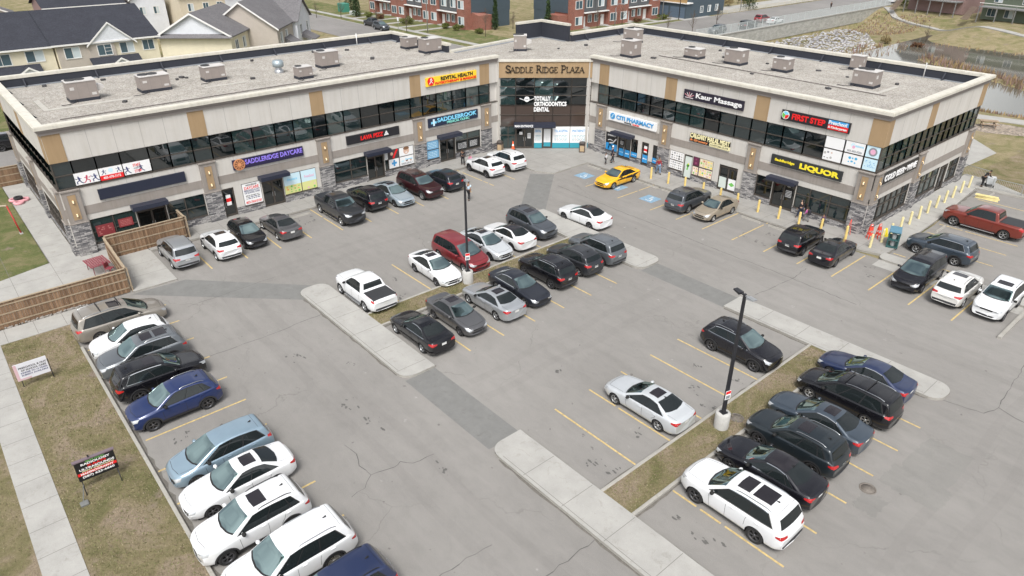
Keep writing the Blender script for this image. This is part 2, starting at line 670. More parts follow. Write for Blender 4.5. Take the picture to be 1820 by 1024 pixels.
def ground_z(x, y):
    basin = sstep(101, 116, y) * (1 - sstep(160, 184, y)) if x > -60 else sstep(86, 100, y) * (1 - sstep(185, 204, y))
    if -66 < x <= -54:
        t = sstep(-66, -54, x)
        basin = (1 - t) * sstep(86, 100, y) * (1 - sstep(185, 204, y)) + t * sstep(101, 116, y) * (1 - sstep(160, 184, y))
    if x < -85.15:
        basin = 0.0
    z = -0.06 - (2.7 + 1.3 * (1 - sstep(-78, -66, x))) * basin
    if basin > .6 and -54 < x < -20:
        z += 0.8 * math.exp(-(((y - 143) + (x + 46) * .62) / 3.0) ** 2)
    # a far wooded rise beyond the street
    return z


def build_ground():
    xs = [-900, -500, -300, -220, -160, -120, -100, -92, -85.3, -85.0] + [-84 + 2 * i for i in range(53)] + [30, 60, 120, 300, 700]
    ys = [-500, -200, -80, -30, 0, 30, 60, 76] + [80 + 2 * i for i in range(68)] + [225, 260, 340, 500, 900]
    rows = [[(x, y, ground_z(x, y)) for x in xs] for y in ys]
    b = MB()
    b.grid(rows, 0, True)
    tag(b.build("ground", GRASS_FAR), kind="structure")


build_ground()


def sheet(name, poly, z, m, kind="structure"):
    b = MB()
    b.face([(x, y, z) for x, y in poly])
    return tag(b.build(name, m), kind=kind)


def rect(x0, x1, y0, y1):
    return [(x0, y0), (x1, y0), (x1, y1), (x0, y1)]


sheet("parking_lot", [(-53.5, 3.0), (45, 3.0), (45, 72.1), (-18.2, 72.1), (-17.0, 60), (-17.0, 50.2), (-46.0, 50.2), (-53.5, 45)], 0.0, ASPH)


def rrect(x0, x1, y0, y1, r, corners="abcd", n=7):
    """rounded rectangle; corners a(x0,y0) b(x1,y0) c(x1,y1) d(x0,y1)"""
    out = []
    for k, (cx, cy, a0, cxr, cyr) in zip("abcd", ((x0, y0, pi, 1, 1), (x1, y0, 1.5 * pi, -1, 1), (x1, y1, 0, -1, -1), (x0, y1, .5 * pi, 1, -1))):
        if k in corners:
            for i in range(n):
                a = a0 + (pi / 2) * i / (n - 1)
                out.append((cx + cxr * r + r * cos(a), cy + cyr * r + r * sin(a)))
        else:
            out.append((cx, cy))
    return out


def slab(name, poly, top, m, joints=(), kerb=None):
    """raised concrete with a slightly lower kerb lip and saw-cut joints"""
    b = MB()
    b.prism(poly, -0.05, top, 0, 1)
    for (x0, y0, x1, y1) in joints:
        d = Vector((x1 - x0, y1 - y0)).normalized() * 0.012
        p = Vector((-d.y, d.x))
        b.face([(x0 - p.x, y0 - p.y, top + 0.004), (x1 - p.x, y1 - p.y, top + 0.004), (x1 + p.x, y1 + p.y, top + 0.004), (x0 + p.x, y0 + p.y, top + 0.004)], 2)
    return tag(b.build(name, [m, KERB, JOINT]), kind="structure")


def xj(x0, x1, y0, y1, step):
    """joints across a walk that runs along x"""
    out, x = [], x0 + step
    while x < x1 - 0.2:
        out.append((x, y0, x, y1))
        x += step
    return out


def yj(x0, x1, y0, y1, step):
    out, y = [], y0 + step
    while y < y1 - 0.2:
        out.append((x0, y, x1, y))
        y += step
    return out


# raised walks between the parking bays
def walk(name, x0, x1, y0, y1, corners, step=2.45):
    slab(name, rrect(x0, x1, y0, y1, 0.75, corners), 0.15, CONC, xj(x0, x1, y0 + 0.05, y1 - 0.05, step) + [(x0 + .9, y0 + 0.17, x1 - .9, y0 + 0.17)])


walk("walkway", -40.15, -27.05, 15.6, 17.62, "abd")
walk("walkway", -19.85, 14, 15.6, 17.62, "a")
walk("walkway", -40.0, -27.25, 35.5, 37.95, "bc")
walk("walkway", -20.4, -7.3, 35.5, 37.4, "bc")
# darker flush concrete crossings that continue the walks
sheet("crossing_band", rect(-27.05, -19.85, 15.65, 17.58), 0.004, BAND)
sheet("crossing_band", rect(-27.25, -20.4, 35.55, 37.35), 0.004, BAND)
sheet("crossing_band", [(-47.12, 7.09), (-46.94, 10.60), (-40.12, 17.15), (-38.94, 15.54)], 0.004, BAND)
sheet("crossing_band", [(-47.6, 43.3), (-46.0, 45.0), (-39.9, 38.1), (-42.2, 37.4)], 0.004, BAND)
sheet("gutter_strip", rect(-17.0, 0, 48.9, 50.1), 0.004, CONC)
# kerb ends at the right
slab("kerb_strip", rect(-7.62, -7.40, 44.8, 51), 0.15, KERB)
slab("kerb_strip", rrect(-17.2, 6, 50.1, 51.3, 0.5, "a"), 0.15, CONC)
slab("kerb_strip", rect(-18.2, 40, 71.9, 72.2), 0.15, KERB)


def island(x0, x1, y0, y1):
    b = MB()
    b.prism(rect(x0 + 0.16, x1 - 0.16, y0, y1), 0.0, 0.12)
    tag(b.build("island_lawn", GRASS_DRY), kind="structure")
    for xa, xb in ((x0, x0 + 0.17), (x1 - 0.17, x1)):
        b = MB()
        b.rbox(xa, xb, y0, y1, -0.03, 0.155, 0.03)
        tag(b.build("island_kerb", KERB), kind="structure")


island(-34.55, -32.65, 17.62, 35.5)
island(-14.55, -12.6, 17.62, 35.5)

# stall lines
lines = []
for k in range(13):
    x = -44.2 + 2.61 * k
    lines.append((x, 3.3, x, 8.45))
for k in range(1, 7):
    y = 17.6 + 2.53 * k
    lines += [(-39.6, y, -34.65, y), (-32.5, y, -27.05, y), (-20.0, y, -14.65, y), (-12.5, y, -7.15, y)]
for k in range(12):
    y = 12.6 + 2.6 * k
    lines.append((-53.1, y, -47.4, y))
for x in (-10.2, -12.8, -15.4, -18.0, -20.6, -23.3, -26.05, -28.8, -31.4, -34.1, -37.8, -41.7):
    lines.append((x, 44.9, x, 50.0))
for y in (52.0, 55.2, 57.95, 60.4, 63.2, 66.0, 68.8):
    lines.append((-16.8, y, -11.2, y))
b = MB()
for (x0, y0, x1, y1) in lines:
    d = Vector((x1 - x0, y1 - y0)).normalized()
    p = Vector((-d.y, d.x)) * 0.048
    n = 26
    for i in range(n):
        a0, a1 = i / n, (i + 1) / n
        if random.random() < 0.015:
            continue
        q0 = Vector((x0, y0)).lerp(Vector((x1, y1)), a0)
        q1 = Vector((x0, y0)).lerp(Vector((x1, y1)), a1)
        b.face([(q0.x - p.x, q0.y - p.y, 0.005), (q1.x - p.x, q1.y - p.y, 0.005), (q1.x + p.x, q1.y + p.y, 0.005), (q0.x + p.x, q0.y + p.y, 0.005)])
tag(b.build("stall_lines", YELLOW_LINE), kind="structure")

# painted accessible-bay symbols
BLUE_PAINT = mat("worn_blue_paint", (0.19, 0.31, 0.42), 0.8, var=0.3, vs=4)
for cx, cy in ((-43.85, 46.95), (-39.7, 47.0), (-35.8, 46.95)):
    b = MB()
    b.face([(cx - .72, cy - .72, .005), (cx + .72, cy - .72, .005), (cx + .72, cy + .72, .005), (cx - .72, cy + .72, .005)], 0)
    ring = lambda r0, r1, a0, a1, ox, oy: [b.face([(ox + r * cos(a), oy + r * sin(a), .009) for r, a in ((r0, p), (r1, p), (r1, q), (r0, q))], 1)
                                           for p, q in ((a0 + (a1 - a0) * i / 12, a0 + (a1 - a0) * (i + 1) / 12) for i in range(12))]
    ring(0.24, 0.33, -2.6, 1.2, cx + .02, cy - .16)
    ring(0.0, 0.09, 0, 2 * pi, cx - .08, cy + .48)
    for (x0, y0, x1, y1) in ((-.12, -.02, -.03, .36), (-.12, -.05, .28, .04), (.22, -.36, .31, 0), (.22, -.42, .42, -.34), (-.1, .16, .2, .23)):
        b.face([(cx + x0, cy + y0, .0095), (cx + x1, cy + y0, .0095), (cx + x1, cy + y1, .0095), (cx + x0, cy + y1, .0095)], 1)
    tag(b.build("bay_symbol", [BLUE_PAINT, mat("worn_white_paint", (0.55, 0.58, 0.6), 0.8, var=0.3)]), kind="structure")

# long cracks and seams in the asphalt
b = MB()


def crack(pts, w=0.045, seed=1):
    rnd = random.Random(seed)
    fine = []
    for i in range(len(pts) - 1):
        a, c = Vector(pts[i]), Vector(pts[i + 1])
        n = max(2, int((c - a).length / 0.35))
        d = (c - a).normalized()
        p = Vector((-d.y, d.x))
        for k in range(n):
            fine.append(a.lerp(c, k / n) + p * rnd.uniform(-.06, .06))
    fine.append(Vector(pts[-1]))
    for i in range(len(fine) - 1):
        a, c = fine[i], fine[i + 1]
        d = (c - a).normalized()
        ww = w * rnd.uniform(.35, .9)
        p = Vector((-d.y, d.x)) * ww * .5
        b.face([(a.x - p.x, a.y - p.y, .0042), (c.x - p.x, c.y - p.y, .0042), (c.x + p.x, c.y + p.y, .0042), (a.x + p.x, a.y + p.y, .0042)])


crack([(-43.5, 43.1), (-36.7, 42.8), (-32, 42.7), (-28.8, 42.65), (-25.2, 42.5), (-21, 42.6), (-15, 42.4)], 0.07, 3)
crack([(-36.45, 8.1), (-36.3, 11.2), (-36.5, 15.5)], 0.05, 4)
crack([(-24.6, 10.6), (-23.7, 10.7), (-22.9, 10.4), (-22.0, 10.53)], 0.05, 5)
crack([(-22.0, 10.53), (-21.8, 11.6), (-21.9, 12.0), (-21.4, 12.4), (-21.3, 13.5)], 0.05, 6)
crack([(-22.0, 10.53), (-21.5, 9.9), (-21.4, 9.2)], 0.04, 7)
crack([(-15.6, 8.7), (-15.5, 11.4), (-15.4, 12.2)], 0.05, 8)
crack([(-12.9, 12.4), (-12.87, 15.5)], 0.06, 9)
crack([(-7.3, 36), (-5.5, 36.4), (-5.2, 37.5), (-4.0, 37.1), (-2.5, 37.4)], 0.06, 10)
crack([(-5.2, 37.5), (-5.4, 39.8), (-5.6, 43)], 0.05, 11)
crack([(-20.0, 38.5), (-19.6, 42.5), (-19.8, 44.8)], 0.05, 12)
crack([(-43, 9.4), (-43.3, 15.5)], 0.04, 13)
tag(b.build("asphalt_cracks", mat("crack_tar", (0.10, 0.096, 0.09), 0.9)), kind="structure")

# oil drips in the bays: irregular dark blots
b = MB()
rnd = random.Random(21)


def blot(cx, cy, s, n=7):
    for _ in range(n):
        ox, oy, r = cx + rnd.gauss(0, s), cy + rnd.gauss(0, s * .8), rnd.uniform(.02, .11) * (0.6 + s)
        ph = rnd.uniform(0, 6)
        pts = []
        for k in range(11):
            a = 2 * pi * k / 11
            rr = r * (1 + .35 * sin(2 * a + ph) + rnd.uniform(-.2, .2))
            pts.append((ox + rr * cos(a) * 1.3, oy + rr * sin(a) * .8, .0032 + .0003 * rnd.random()))
        b.face(pts)


for c in ((-16.6, 26.9, .35), (-17.6, 28.9, .2), (-15.2, 29.5, .35), (-15.1, 26.3, .3), (-16.0, 22.0, .25), (-15.2, 19.0, .3), (-16.2, 18.7, .25), (-51.9, 21.6, .5), (-50.6, 21.7, .25),
          (-17.0, 48.6, .35), (-16.3, 47.0, .2), (-24.9, 48.2, .3), (-29.5, 6.5, .25), (-30.2, 5.2, .3), (-27.6, 12.5, .5), (-25.3, 12.6, .4), (-35.2, 20.5, .3), (-37.5, 21.6, .2), (-24.6, 46.2, .3), (-10, 19, .3),
          (-11.4, 19.0, .2), (-26, 46.5, .25), (-14.2, 57, .4), (-5, 55, .4), (-33, 12.2, .4), (-30.4, 14.2, .2), (-20, 13.2, .3), (-22.4, 22.7, .2)):
    blot(*c)
tag(b.build("oil_stains", mat("oil_stain", (0.10, 0.096, 0.09), 0.7)), kind="structure")
# utility-cut patch of darker asphalt with torn edges, lower right
b = MB()
PATCH = m_asphalt("patch_asphalt", (0.234, 0.226, 0.212), 0.8, False)


def ragged(x0, x1, y0, y1, z, seed):
    r = random.Random(seed)
    pts = []
    for (ax, ay, bx, by) in ((x0, y0, x1, y0), (x1, y0, x1, y1), (x1, y1, x0, y1), (x0, y1, x0, y0)):
        for k in range(14):
            pts.append((ax + (bx - ax) * k / 14 + r.uniform(-.09, .09), ay + (by - ay) * k / 14 + r.uniform(-.09, .09), z))
    b.face(pts)


ragged(-6.9, -4.4, 27.6, 29.3, .0022, 1)
ragged(-6.6, -4.6, 29.2, 32.4, .0028, 2)
ragged(-7.0, -6.0, 25.3, 26.6, .0025, 3)
tag(b.build("asphalt_patch", PATCH), kind="structure")
for cx, cy, z in ((-6.95, 26.75, 0.006), (-13.45, 26.45, 0.125), (-33.35, 27.6, 0.125)):
    b = MB()
    b.lathe([(0.0, 0.012), (0.27, 0.012), (0.27, 0.004), (0.31, 0.004), (0.31, 0.014), (0.36, 0.014), (0.36, 0.0)], (cx, cy, z), 24)
    tag(b.build("manhole_cover", mat("cast_iron", (0.16, 0.14, 0.12), 0.7, var=0.3, vs=12)),
        {-6.95: "round iron manhole cover in the asphalt beside the ragged patch", -13.45: "rusty manhole ring in the grass island by the tall lamp post base", -33.35: "rusty manhole ring in the far grass island by the lamp post"}[cx], "manhole cover", "manhole covers")

# ---------------------------------------------------------------- shop-front pavements
slab("shop_pavement", rect(-55.8, -53.2, 10.15, 44.1), 0.12, PAVE, yj(-55.6, -53.3, 10.15, 44.1, 1.9) + [(-54.4, 10.2, -54.4, 44.1)])
slab("plaza_pavement", [(-55.8, 44.1), (-47.7, 44.1), (-46.05, 45.0), (-46.2, 50.0), (-46.2, 53.4), (-49.4, 53.4), (-55.6, 46.05)], 0.121, PAVE,
     [(-55.6, 45.9, -46.2, 45.9), (-53, 44.2, -53, 49), (-50.4, 44.2, -50.4, 52), (-54, 47.7, -46.2, 47.7), (-52, 49.8, -46.3, 49.8), (-48, 44.2, -48, 53.2)])
slab("shop_pavement", [(-46.2, 49.85), (-20.0, 50.1), (-17.1, 50.9), (-17.0, 53.4), (-46.2, 53.4)], 0.12, PAVE, xj(-46.2, -17, 50.0, 53.2, 1.95) + [(-46, 51.5, -18, 51.6)])
slab("side_pavement", [(-20.0, 53.4), (-17.0, 53.4), (-17.2, 61), (-17.9, 71.5), (-14.3, 71.9), (-14.3, 72.8), (-18, 74.8), (-20.0, 75)], 0.12, CONC, yj(-19.9, -17.3, 53.4, 72, 2.0))
slab("fenced_pad", rect(-53.4, -47.25, 7.35, 10.15), 0.10, CONC, [(-51.4, 7.4, -51.4, 10.1), (-49.4, 7.4, -49.4, 10.1)])
slab("side_pavement", [(-76.4, 3.95), (-55.8, 3.98), (-54.8, 0.8), (-66, -12), (-47.5, -12), (-47.5, 7.3), (-53.4, 7.3), (-53.4, 10.1), (-55.8, 10.1), (-55.8, 5.8), (-76.4, 5.8)], 0.09, CONC,
     yj(-60, -47.6, -9, 7, 2.6) + xj(-76, -55, 4.05, 5.8, 2.4) + [(-53.5, -9, -53.5, 7)])
b = MB()
b.prism([(-76.4, 3.9), (-55.9, 3.93), (-54.9, 0.8), (-66, -12), (-130, -12), (-130, 3.9)], -0.05, 0.06)
tag(b.build("side_lawn", GRASS_GREEN), kind="structure")
# lawn and footpath along the left edge of the lot
slab("footpath", rect(-47.25, -45.35, -20, 4.6), 0.10, CONC, yj(-47.2, -45.4, -14, 4.4, 1.55))
b = MB()
b.prism([(-45.35, -0.46), (30, -0.46), (30, 3.05), (-44.6, 3.05), (-45.35, 4.3)], -0.04, 0.07)
tag(b.build("front_lawn", GRASS_DRY), kind="structure")
b = MB()
b.prism([(-45.35, -1.84), (-45.35, -60), (60, -60), (60, -1.84)], -0.04, 0.068)
tag(b.build("front_lawn", GRASS_DRY), kind="structure")
slab("footpath", rect(-45.35, 40, -1.84, -0.46), 0.095, CONC, xj(-45.3, 20, -1.83, -0.47, 1.72))
b = MB()
b.rbox(-42.05, 40, 3.03, 3.2, -0.03, 0.14, 0.03)
tag(b.build("lot_kerb", KERB), kind="structure")
b = MB()
b.rbox(-47.2, -42.05, 4.45, 4.62, -0.03, 0.13, 0.03)
tag(b.build("lot_kerb", KERB), kind="structure")
sheet("parking_lot_edge", [(-47.2, 3.0), (-42.05, 3.0), (-42.05, 10.2), (-47.2, 10.2)], -0.004, ASPH)

# short tufts over the dry lawns
b = MB()
rt_ = random.Random(15)
for n, xa, xb, ya, yb, z in ((15000, -45.2, -14, -.4, 3.0, .07), (5000, -45, -20, -7, -1.9, .068), (4200, -34.35, -32.85, 17.7, 35.4, .12), (5200, -14.35, -12.8, 17.7, 35.4, .12)):
    for k in range(n):
        x, y = rt_.uniform(xa, xb), rt_.uniform(ya, yb)
        h, a = rt_.uniform(.03, .075), rt_.uniform(0, 6.3)
        w = rt_.uniform(.012, .03)
        b.face([(x - w * cos(a), y - w * sin(a), z), (x + w * cos(a), y + w * sin(a), z), (x + rt_.uniform(-.05, .05), y + rt_.uniform(-.05, .05), z + h)], rt_.randrange(4))
tag(b.build("lawn_tufts", [mat("tuft_straw", (0.30, 0.25, 0.16), 0.9), mat("tuft_olive", (0.13, 0.135, 0.055), 0.9), mat("tuft_brown", (0.19, 0.145, 0.095), 0.9), mat("tuft_green", (0.17, 0.18, 0.07), 0.9)]), kind="stuff")

# dark strips along the kerbs: washed-in dirt, with kerb-face shade painted in
b = MB()
rg = random.Random(8)


def dirt_shade_strip(x0, y0, x1, y1, w, sx, sy):
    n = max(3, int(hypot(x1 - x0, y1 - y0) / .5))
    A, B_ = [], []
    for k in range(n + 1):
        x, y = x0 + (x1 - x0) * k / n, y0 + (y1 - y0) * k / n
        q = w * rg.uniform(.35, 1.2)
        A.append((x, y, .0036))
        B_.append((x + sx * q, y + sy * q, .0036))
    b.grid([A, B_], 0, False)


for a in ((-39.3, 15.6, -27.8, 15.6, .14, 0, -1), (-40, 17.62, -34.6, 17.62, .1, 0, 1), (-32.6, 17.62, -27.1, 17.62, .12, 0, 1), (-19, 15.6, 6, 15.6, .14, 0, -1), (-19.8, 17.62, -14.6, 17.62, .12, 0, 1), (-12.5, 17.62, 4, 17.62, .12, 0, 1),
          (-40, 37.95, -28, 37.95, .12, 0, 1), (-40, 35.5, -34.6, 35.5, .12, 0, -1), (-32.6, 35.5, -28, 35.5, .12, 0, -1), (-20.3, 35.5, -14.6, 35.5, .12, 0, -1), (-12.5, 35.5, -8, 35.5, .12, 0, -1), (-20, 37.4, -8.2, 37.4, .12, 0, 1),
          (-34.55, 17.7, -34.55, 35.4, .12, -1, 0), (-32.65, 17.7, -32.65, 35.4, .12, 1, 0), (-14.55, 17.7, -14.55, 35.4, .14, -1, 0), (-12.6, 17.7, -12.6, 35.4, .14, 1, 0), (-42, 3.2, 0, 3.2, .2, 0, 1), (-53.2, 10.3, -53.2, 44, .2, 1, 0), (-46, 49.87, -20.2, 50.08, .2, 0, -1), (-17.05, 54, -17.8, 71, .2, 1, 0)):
    dirt_shade_strip(*a)
tag(b.build("gutter_dirt_shade", mat("gutter_grit_shade", (0.135, 0.125, 0.11), 0.95, var=.3, vs=6)), kind="structure")
# faint polished wheel tracks down the lanes
b = MB()
for (x0, x1, y, w) in ((-45.5, -2, 11.6, .5), (-45.5, -2, 13.2, .5), (-43, 30, 40.2, .5), (-43, 30, 41.9, .5)):
    n = 30
    b.grid([[(x0 + (x1 - x0) * k / n, y + s * w / 2 + .12 * sin(k * .9), .0016) for k in range(n + 1)] for s in (-1, 1)], 0, False)
for (y0, y1, x, w) in ((18.2, 34.8, -24.7, .5), (18.2, 34.8, -23.1, .5), (12, 44, -44.6, .5), (14, 44, -43.1, .5), (18.5, 44, -4.6, .5), (18.5, 44, -3.0, .5)):
    n = 20
    b.grid([[(x + s * w / 2 + .12 * sin(k * .8), y0 + (y1 - y0) * k / n, .0018) for k in range(n + 1)] for s in (-1, 1)], 0, False)
tag(b.build("wheel_tracks", m_asphalt("worn_asphalt", (0.233, 0.222, 0.209), 0.92, False)), kind="structure")

# ---------------------------------------------------------------- the plaza building
CREAM = mat("cream_stucco", (0.54, 0.518, 0.485), 0.85, var=0.05, vs=0.8, bump=0.08, bs=90)
TAN = mat("tan_stucco", (0.345, 0.24, 0.135), 0.85, var=0.06, vs=1.0)
GREYB = mat("taupe_stucco", (0.285, 0.255, 0.23), 0.85, var=0.06, vs=1.0)
CORN = mat("taupe_cornice", (0.24, 0.215, 0.20), 0.8, var=0.06)
CAP = mat("cream_cap", (0.58, 0.555, 0.49), 0.6, var=0.07, vs=0.9)
STONE = m_stone("ledger_stone")
GROOVE = mat("panel_joint", (0.30, 0.29, 0.275), 0.9)
FRAME = mat("window_frame", (0.085, 0.072, 0.062), 0.45, 0.3)
GLASS = [mat("dark_glass", (0.012, 0.022, 0.024), 0.012, ior=1.95), mat("dark_glass_green", (0.020, 0.038, 0.038), 0.015, ior=2.0), mat("dark_glass_black", (0.006, 0.009, 0.010), 0.012, ior=1.85)]
GLASS = GLASS * 2 + [mat("glass_with_blind", (0.055, 0.072, 0.070), 0.03, ior=1.8)]
BROWN = mat("brown_spandrel", (0.062, 0.045, 0.038), 0.08, ior=1.5)
DARKSIGN = mat("navy_board", (0.016, 0.020, 0.040), 0.45)
MEMBR = mat("roof_membrane", (0.026, 0.029, 0.040), 0.7, var=0.15, vs=1.5)
GRAVEL = m_gravel("roof_gravel", (0.375, 0.36, 0.335), 14.0, 0.32)
LAMPLIT = mat("lamp_glow", (1.0, 0.72, 0.40), 0.4, emit=0.7)
ENDWALL = CREAM

streaks(CREAM, .93)
streaks(TAN, .90)
streaks(CAP, .88)
streaks(GREYB, .88)
FL = frame(-55.7, 0, 0, 1, 1, 0)
FR = frame(0, 53.25, 1, 0, 0, -1)
FE = frame(-19.95, 0, 0, 1, 1, 0)
FW = frame(0, 5.9, 1, 0, 0, -1)
CU = Vector((6.1, 7.2)).normalized()
FC = frame(-55.5, 46.05, CU.x, CU.y, CU.y, -CU.x)

plaza = thing("plaza_building", "two storey cream and tan shopping plaza with stone piers and gravel roof", "building", (-50, 50, 0))


def ppart(b, name, mats):
    return wpart(b, name, mats, plaza)


rw = random.Random(5)


def sub(parent, b, name, mats):
    """part of a part, vertices in world space"""
    o = b.build(name, mats, parent)
    o.data.transform(plaza.matrix_basis.inverted())
    return o


def window(F, u0, u1, z0, z1, vm=(), hm=(), dep=-0.10, glass=None, name="window"):
    fr, gl = MB(), MB()
    w = 0.035
    us, zs = [u0] + list(vm) + [u1], [z0] + list(hm) + [z1]
    for u in us:
        fr.box(u - w, u + w, dep - 0.02, dep + 0.07, z0, z1, F=F)
    for z in zs:
        fr.box(u0 + w, u1 - w, dep - 0.022, dep + 0.066, z - w, z + w, F=F)
    g = rw.choice(GLASS) if glass is None else glass
    for i in range(len(us) - 1):
        for j in range(len(zs) - 1):
            t = [rw.uniform(-.006, .006) for _ in range(4)]
            q = [(us[i], t[0], zs[j]), (us[i + 1], t[1], zs[j]), (us[i + 1], t[2], zs[j + 1]), (us[i], t[0] - t[1] + t[2], zs[j + 1])]
            gl.face([F(a, dep + b_, c) for a, b_, c in q])
    o = ppart(fr, name, FRAME)
    sub(o, gl, "pane", g)
    return o


def door(F, u0, u1, z1=2.55, leaves=2):
    fr, gl, hd = MB(), MB(), MB()
    z0, dep = 0.13, -0.16
    for u in [u0, u1]:
        fr.box(u - .05, u + .05, dep - .03, dep + .10, z0, z1, F=F)
    fr.box(u0 + .05, u1 - .05, dep - .03, dep + .10, z1 - .08, z1, F=F)
    zt = z1 - 0.08 if leaves == 1 else 2.28
    if leaves == 2:
        fr.box(u0 + .05, u1 - .05, dep - .025, dep + .09, zt, zt + .07, F=F)
        gl.face([F(a, dep + .01, c) for a, c in ((u0, zt), (u1, zt), (u1, z1), (u0, z1))])
    wd = (u1 - u0 - 0.1) / leaves
    for k in range(leaves):
        a, b_ = u0 + .05 + k * wd, u0 + .05 + (k + 1) * wd
        for (p, q, r, s) in ((a, a + .07, z0, zt), (b_ - .07, b_, z0, zt), (a + .07, b_ - .07, z0, z0 + .16), (a + .07, b_ - .07, zt - .08, zt)):
            fr.box(p, q, dep - .02, dep + .05, r, s, F=F)
        gl.face([F(p, dep + rw.uniform(0, .006), c) for p, c in ((a, z0), (b_, z0), (b_, zt), (a, zt))])
        hu = (b_ - .1) if (k == 0 and leaves == 2) else a + .1
        hd.box(hu - .015, hu + .015, dep + .07, dep + .10, 0.95, 1.35, F=F)
    o = ppart(fr, "door", FRAME)
    sub(o, gl, "pane", GLASS[2])
    sub(o, hd, "handle", STEEL)
    return o


def pilaster(F, u0, u1, lamps=True, d=0.20, two_face=False):
    b = MB()
    st = MB()
    st.box(u0, u1, -0.3, d + .03, 0.05, 2.55, F=F)
    b.box(u0 + .02, u1 - .02, -0.3, d, 2.62, 4.98, 0, F=F)
    b.box(u0 - .04, u1 + .04, -0.3, d + .06, 2.55, 2.62, 0, F=F)
    b.box(u0 - .05, u1 + .05, -0.3, d + .07, 4.98, 5.07, 0, F=F)
    w = (u1 - u0)
    a, c = u0 + w * .28, u1 - w * .28
    b.box(a, c, d, d + .015, 2.85, 4.72, 1, F=F)
    for (p, q, r, s) in ((a - .03, a, 2.82, 4.75), (c, c + .03, 2.82, 4.75), (a, c, 2.82, 2.85), (a, c, 4.72, 4.75)):
        b.box(p, q, d, d + .028, r, s, 2, F=F)
    o = ppart(b, "pilaster", [GREYB, TAN, CORN])
    sub(o, st, "stone_pier", STONE)
    if lamps:
        for z in (4.2, 3.18):
            l = MB()
            l.box((a + c) / 2 - .055, (a + c) / 2 + .055, d + .015, d + .12, z - .10, z + .10, 0, F=F)
            l.box((a + c) / 2 - .035, (a + c) / 2 + .035, d + .03, d + .105, z + .10, z + .115, 1, F=F)
            l.box((a + c) / 2 - .035, (a + c) / 2 + .035, d + .12, d + .128, z - .06, z + .08, 1, F=F)
            sub(o, l, "wall_lamp", [STEEL, LAMPLIT])
    return o


def canopy(F, u0, u1, z0=2.66, z1=2.98, dp=0.75):
    b = MB()
    b.box(u0, u1, 0.0, dp, z1 - .10, z1, 0, F=F)
    b.box(u0, u1, dp - .05, dp + .01, z0, z1 - .1, 0, F=F)
    b.box(u0, u0 + .05, 0.0, dp - .05, z0, z1 - .1, 0, F=F)
    b.box(u1 - .05, u1, 0.0, dp - .05, z0, z1 - .1, 0, F=F)
    return ppart(b, "canopy", mat("canopy_steel", (0.022, 0.026, 0.045), 0.4))


def facade(F, u0, u1, pils, openings, mulls, tans, joints, corner=None, hm=6.1, lamps=True):
    """openings: (kind, u0, u1, z0, z1, vm, hm)"""
    wall, base, band = MB(), MB(), MB()
    inner = -0.32
    # ground floor infill
    cuts = sorted([(o[1], o[2], o[3], o[4]) for o in openings] + [(a, c, 9, 9) for a, c in pils])
    u = u0
    for a, c, z0, z1 in cuts:
        if a > u + .03:
            base.box(u, a, inner, 0.05, 0.05, 0.74, F=F)
            wall.box(u, a, inner, 0.0, 0.74, 2.62, F=F)
        if z0 < 8:
            if z0 > 0.3:
                base.box(a, c, inner, 0.05, 0.05, z0 - 0.04, F=F)
                wall.box(a, c, inner, 0.07, z0 - 0.04, z0, 1, F=F)
            if z1 < 2.6:
                wall.box(a, c, inner, 0.0, z1, 2.62, F=F)
        u = max(u, c)
    if u1 > u + .03:
        base.box(u, u1, inner, 0.05, 0.05, 0.74, F=F)
        wall.box(u, u1, inner, 0.0, 0.74, 2.62, F=F)
    wall.box(u0, u1, inner, 0.0, 2.62, 3.02, F=F)
    band.box(u0, u1, inner, 0.03, 3.02, 3.68, F=F)
    wall.box(u0, u1, inner, 0.0, 3.68, 5.08, F=F)
    wall.box(u0, u1, inner, 0.05, 5.08, 5.14, 1, F=F)
    wall.box(u0, u1, inner, 0.0, 7.06, 9.06, F=F)
    for a, c in tans:
        wall.box(a, c, 0.0, 0.03, 7.065, 9.055, 2, F=F)
    for j in joints:
        wall.box(j - .012, j + .012, 0.0, 0.004, 7.07, 9.05, 3, F=F)
        wall.box(j - .010, j + .010, 0.0, 0.004, 3.69, 5.07, 3, F=F)
    ppart(wall, "wall", [CREAM, FRAME, TAN, GROOVE])
    for k in range(len(base.f) // 6):
        sb = MB()
        sb.v, sb.f, sb.mi, sb.sm = base.v[8 * k:8 * k + 8], [tuple(i - 8 * k for i in f) for f in base.f[6 * k:6 * k + 6]], [0] * 6, [False] * 6
        ppart(sb, "stone_base", STONE)
    ppart(band, "grey_band", GREYB)
    for a, c in pils:
        pilaster(F, a, c, lamps)
    for o in openings:
        if o[0] == 'w':
            window(F, *o[1:])
        elif o[0] == 'd':
            door(F, o[1], o[2], o[4], 2 if o[2] - o[1] > 1.3 else 1)
    for a, c in zip(mulls[:-1], mulls[1:]):
        window(F, a, c, 5.14, 7.06, (), (hm,))


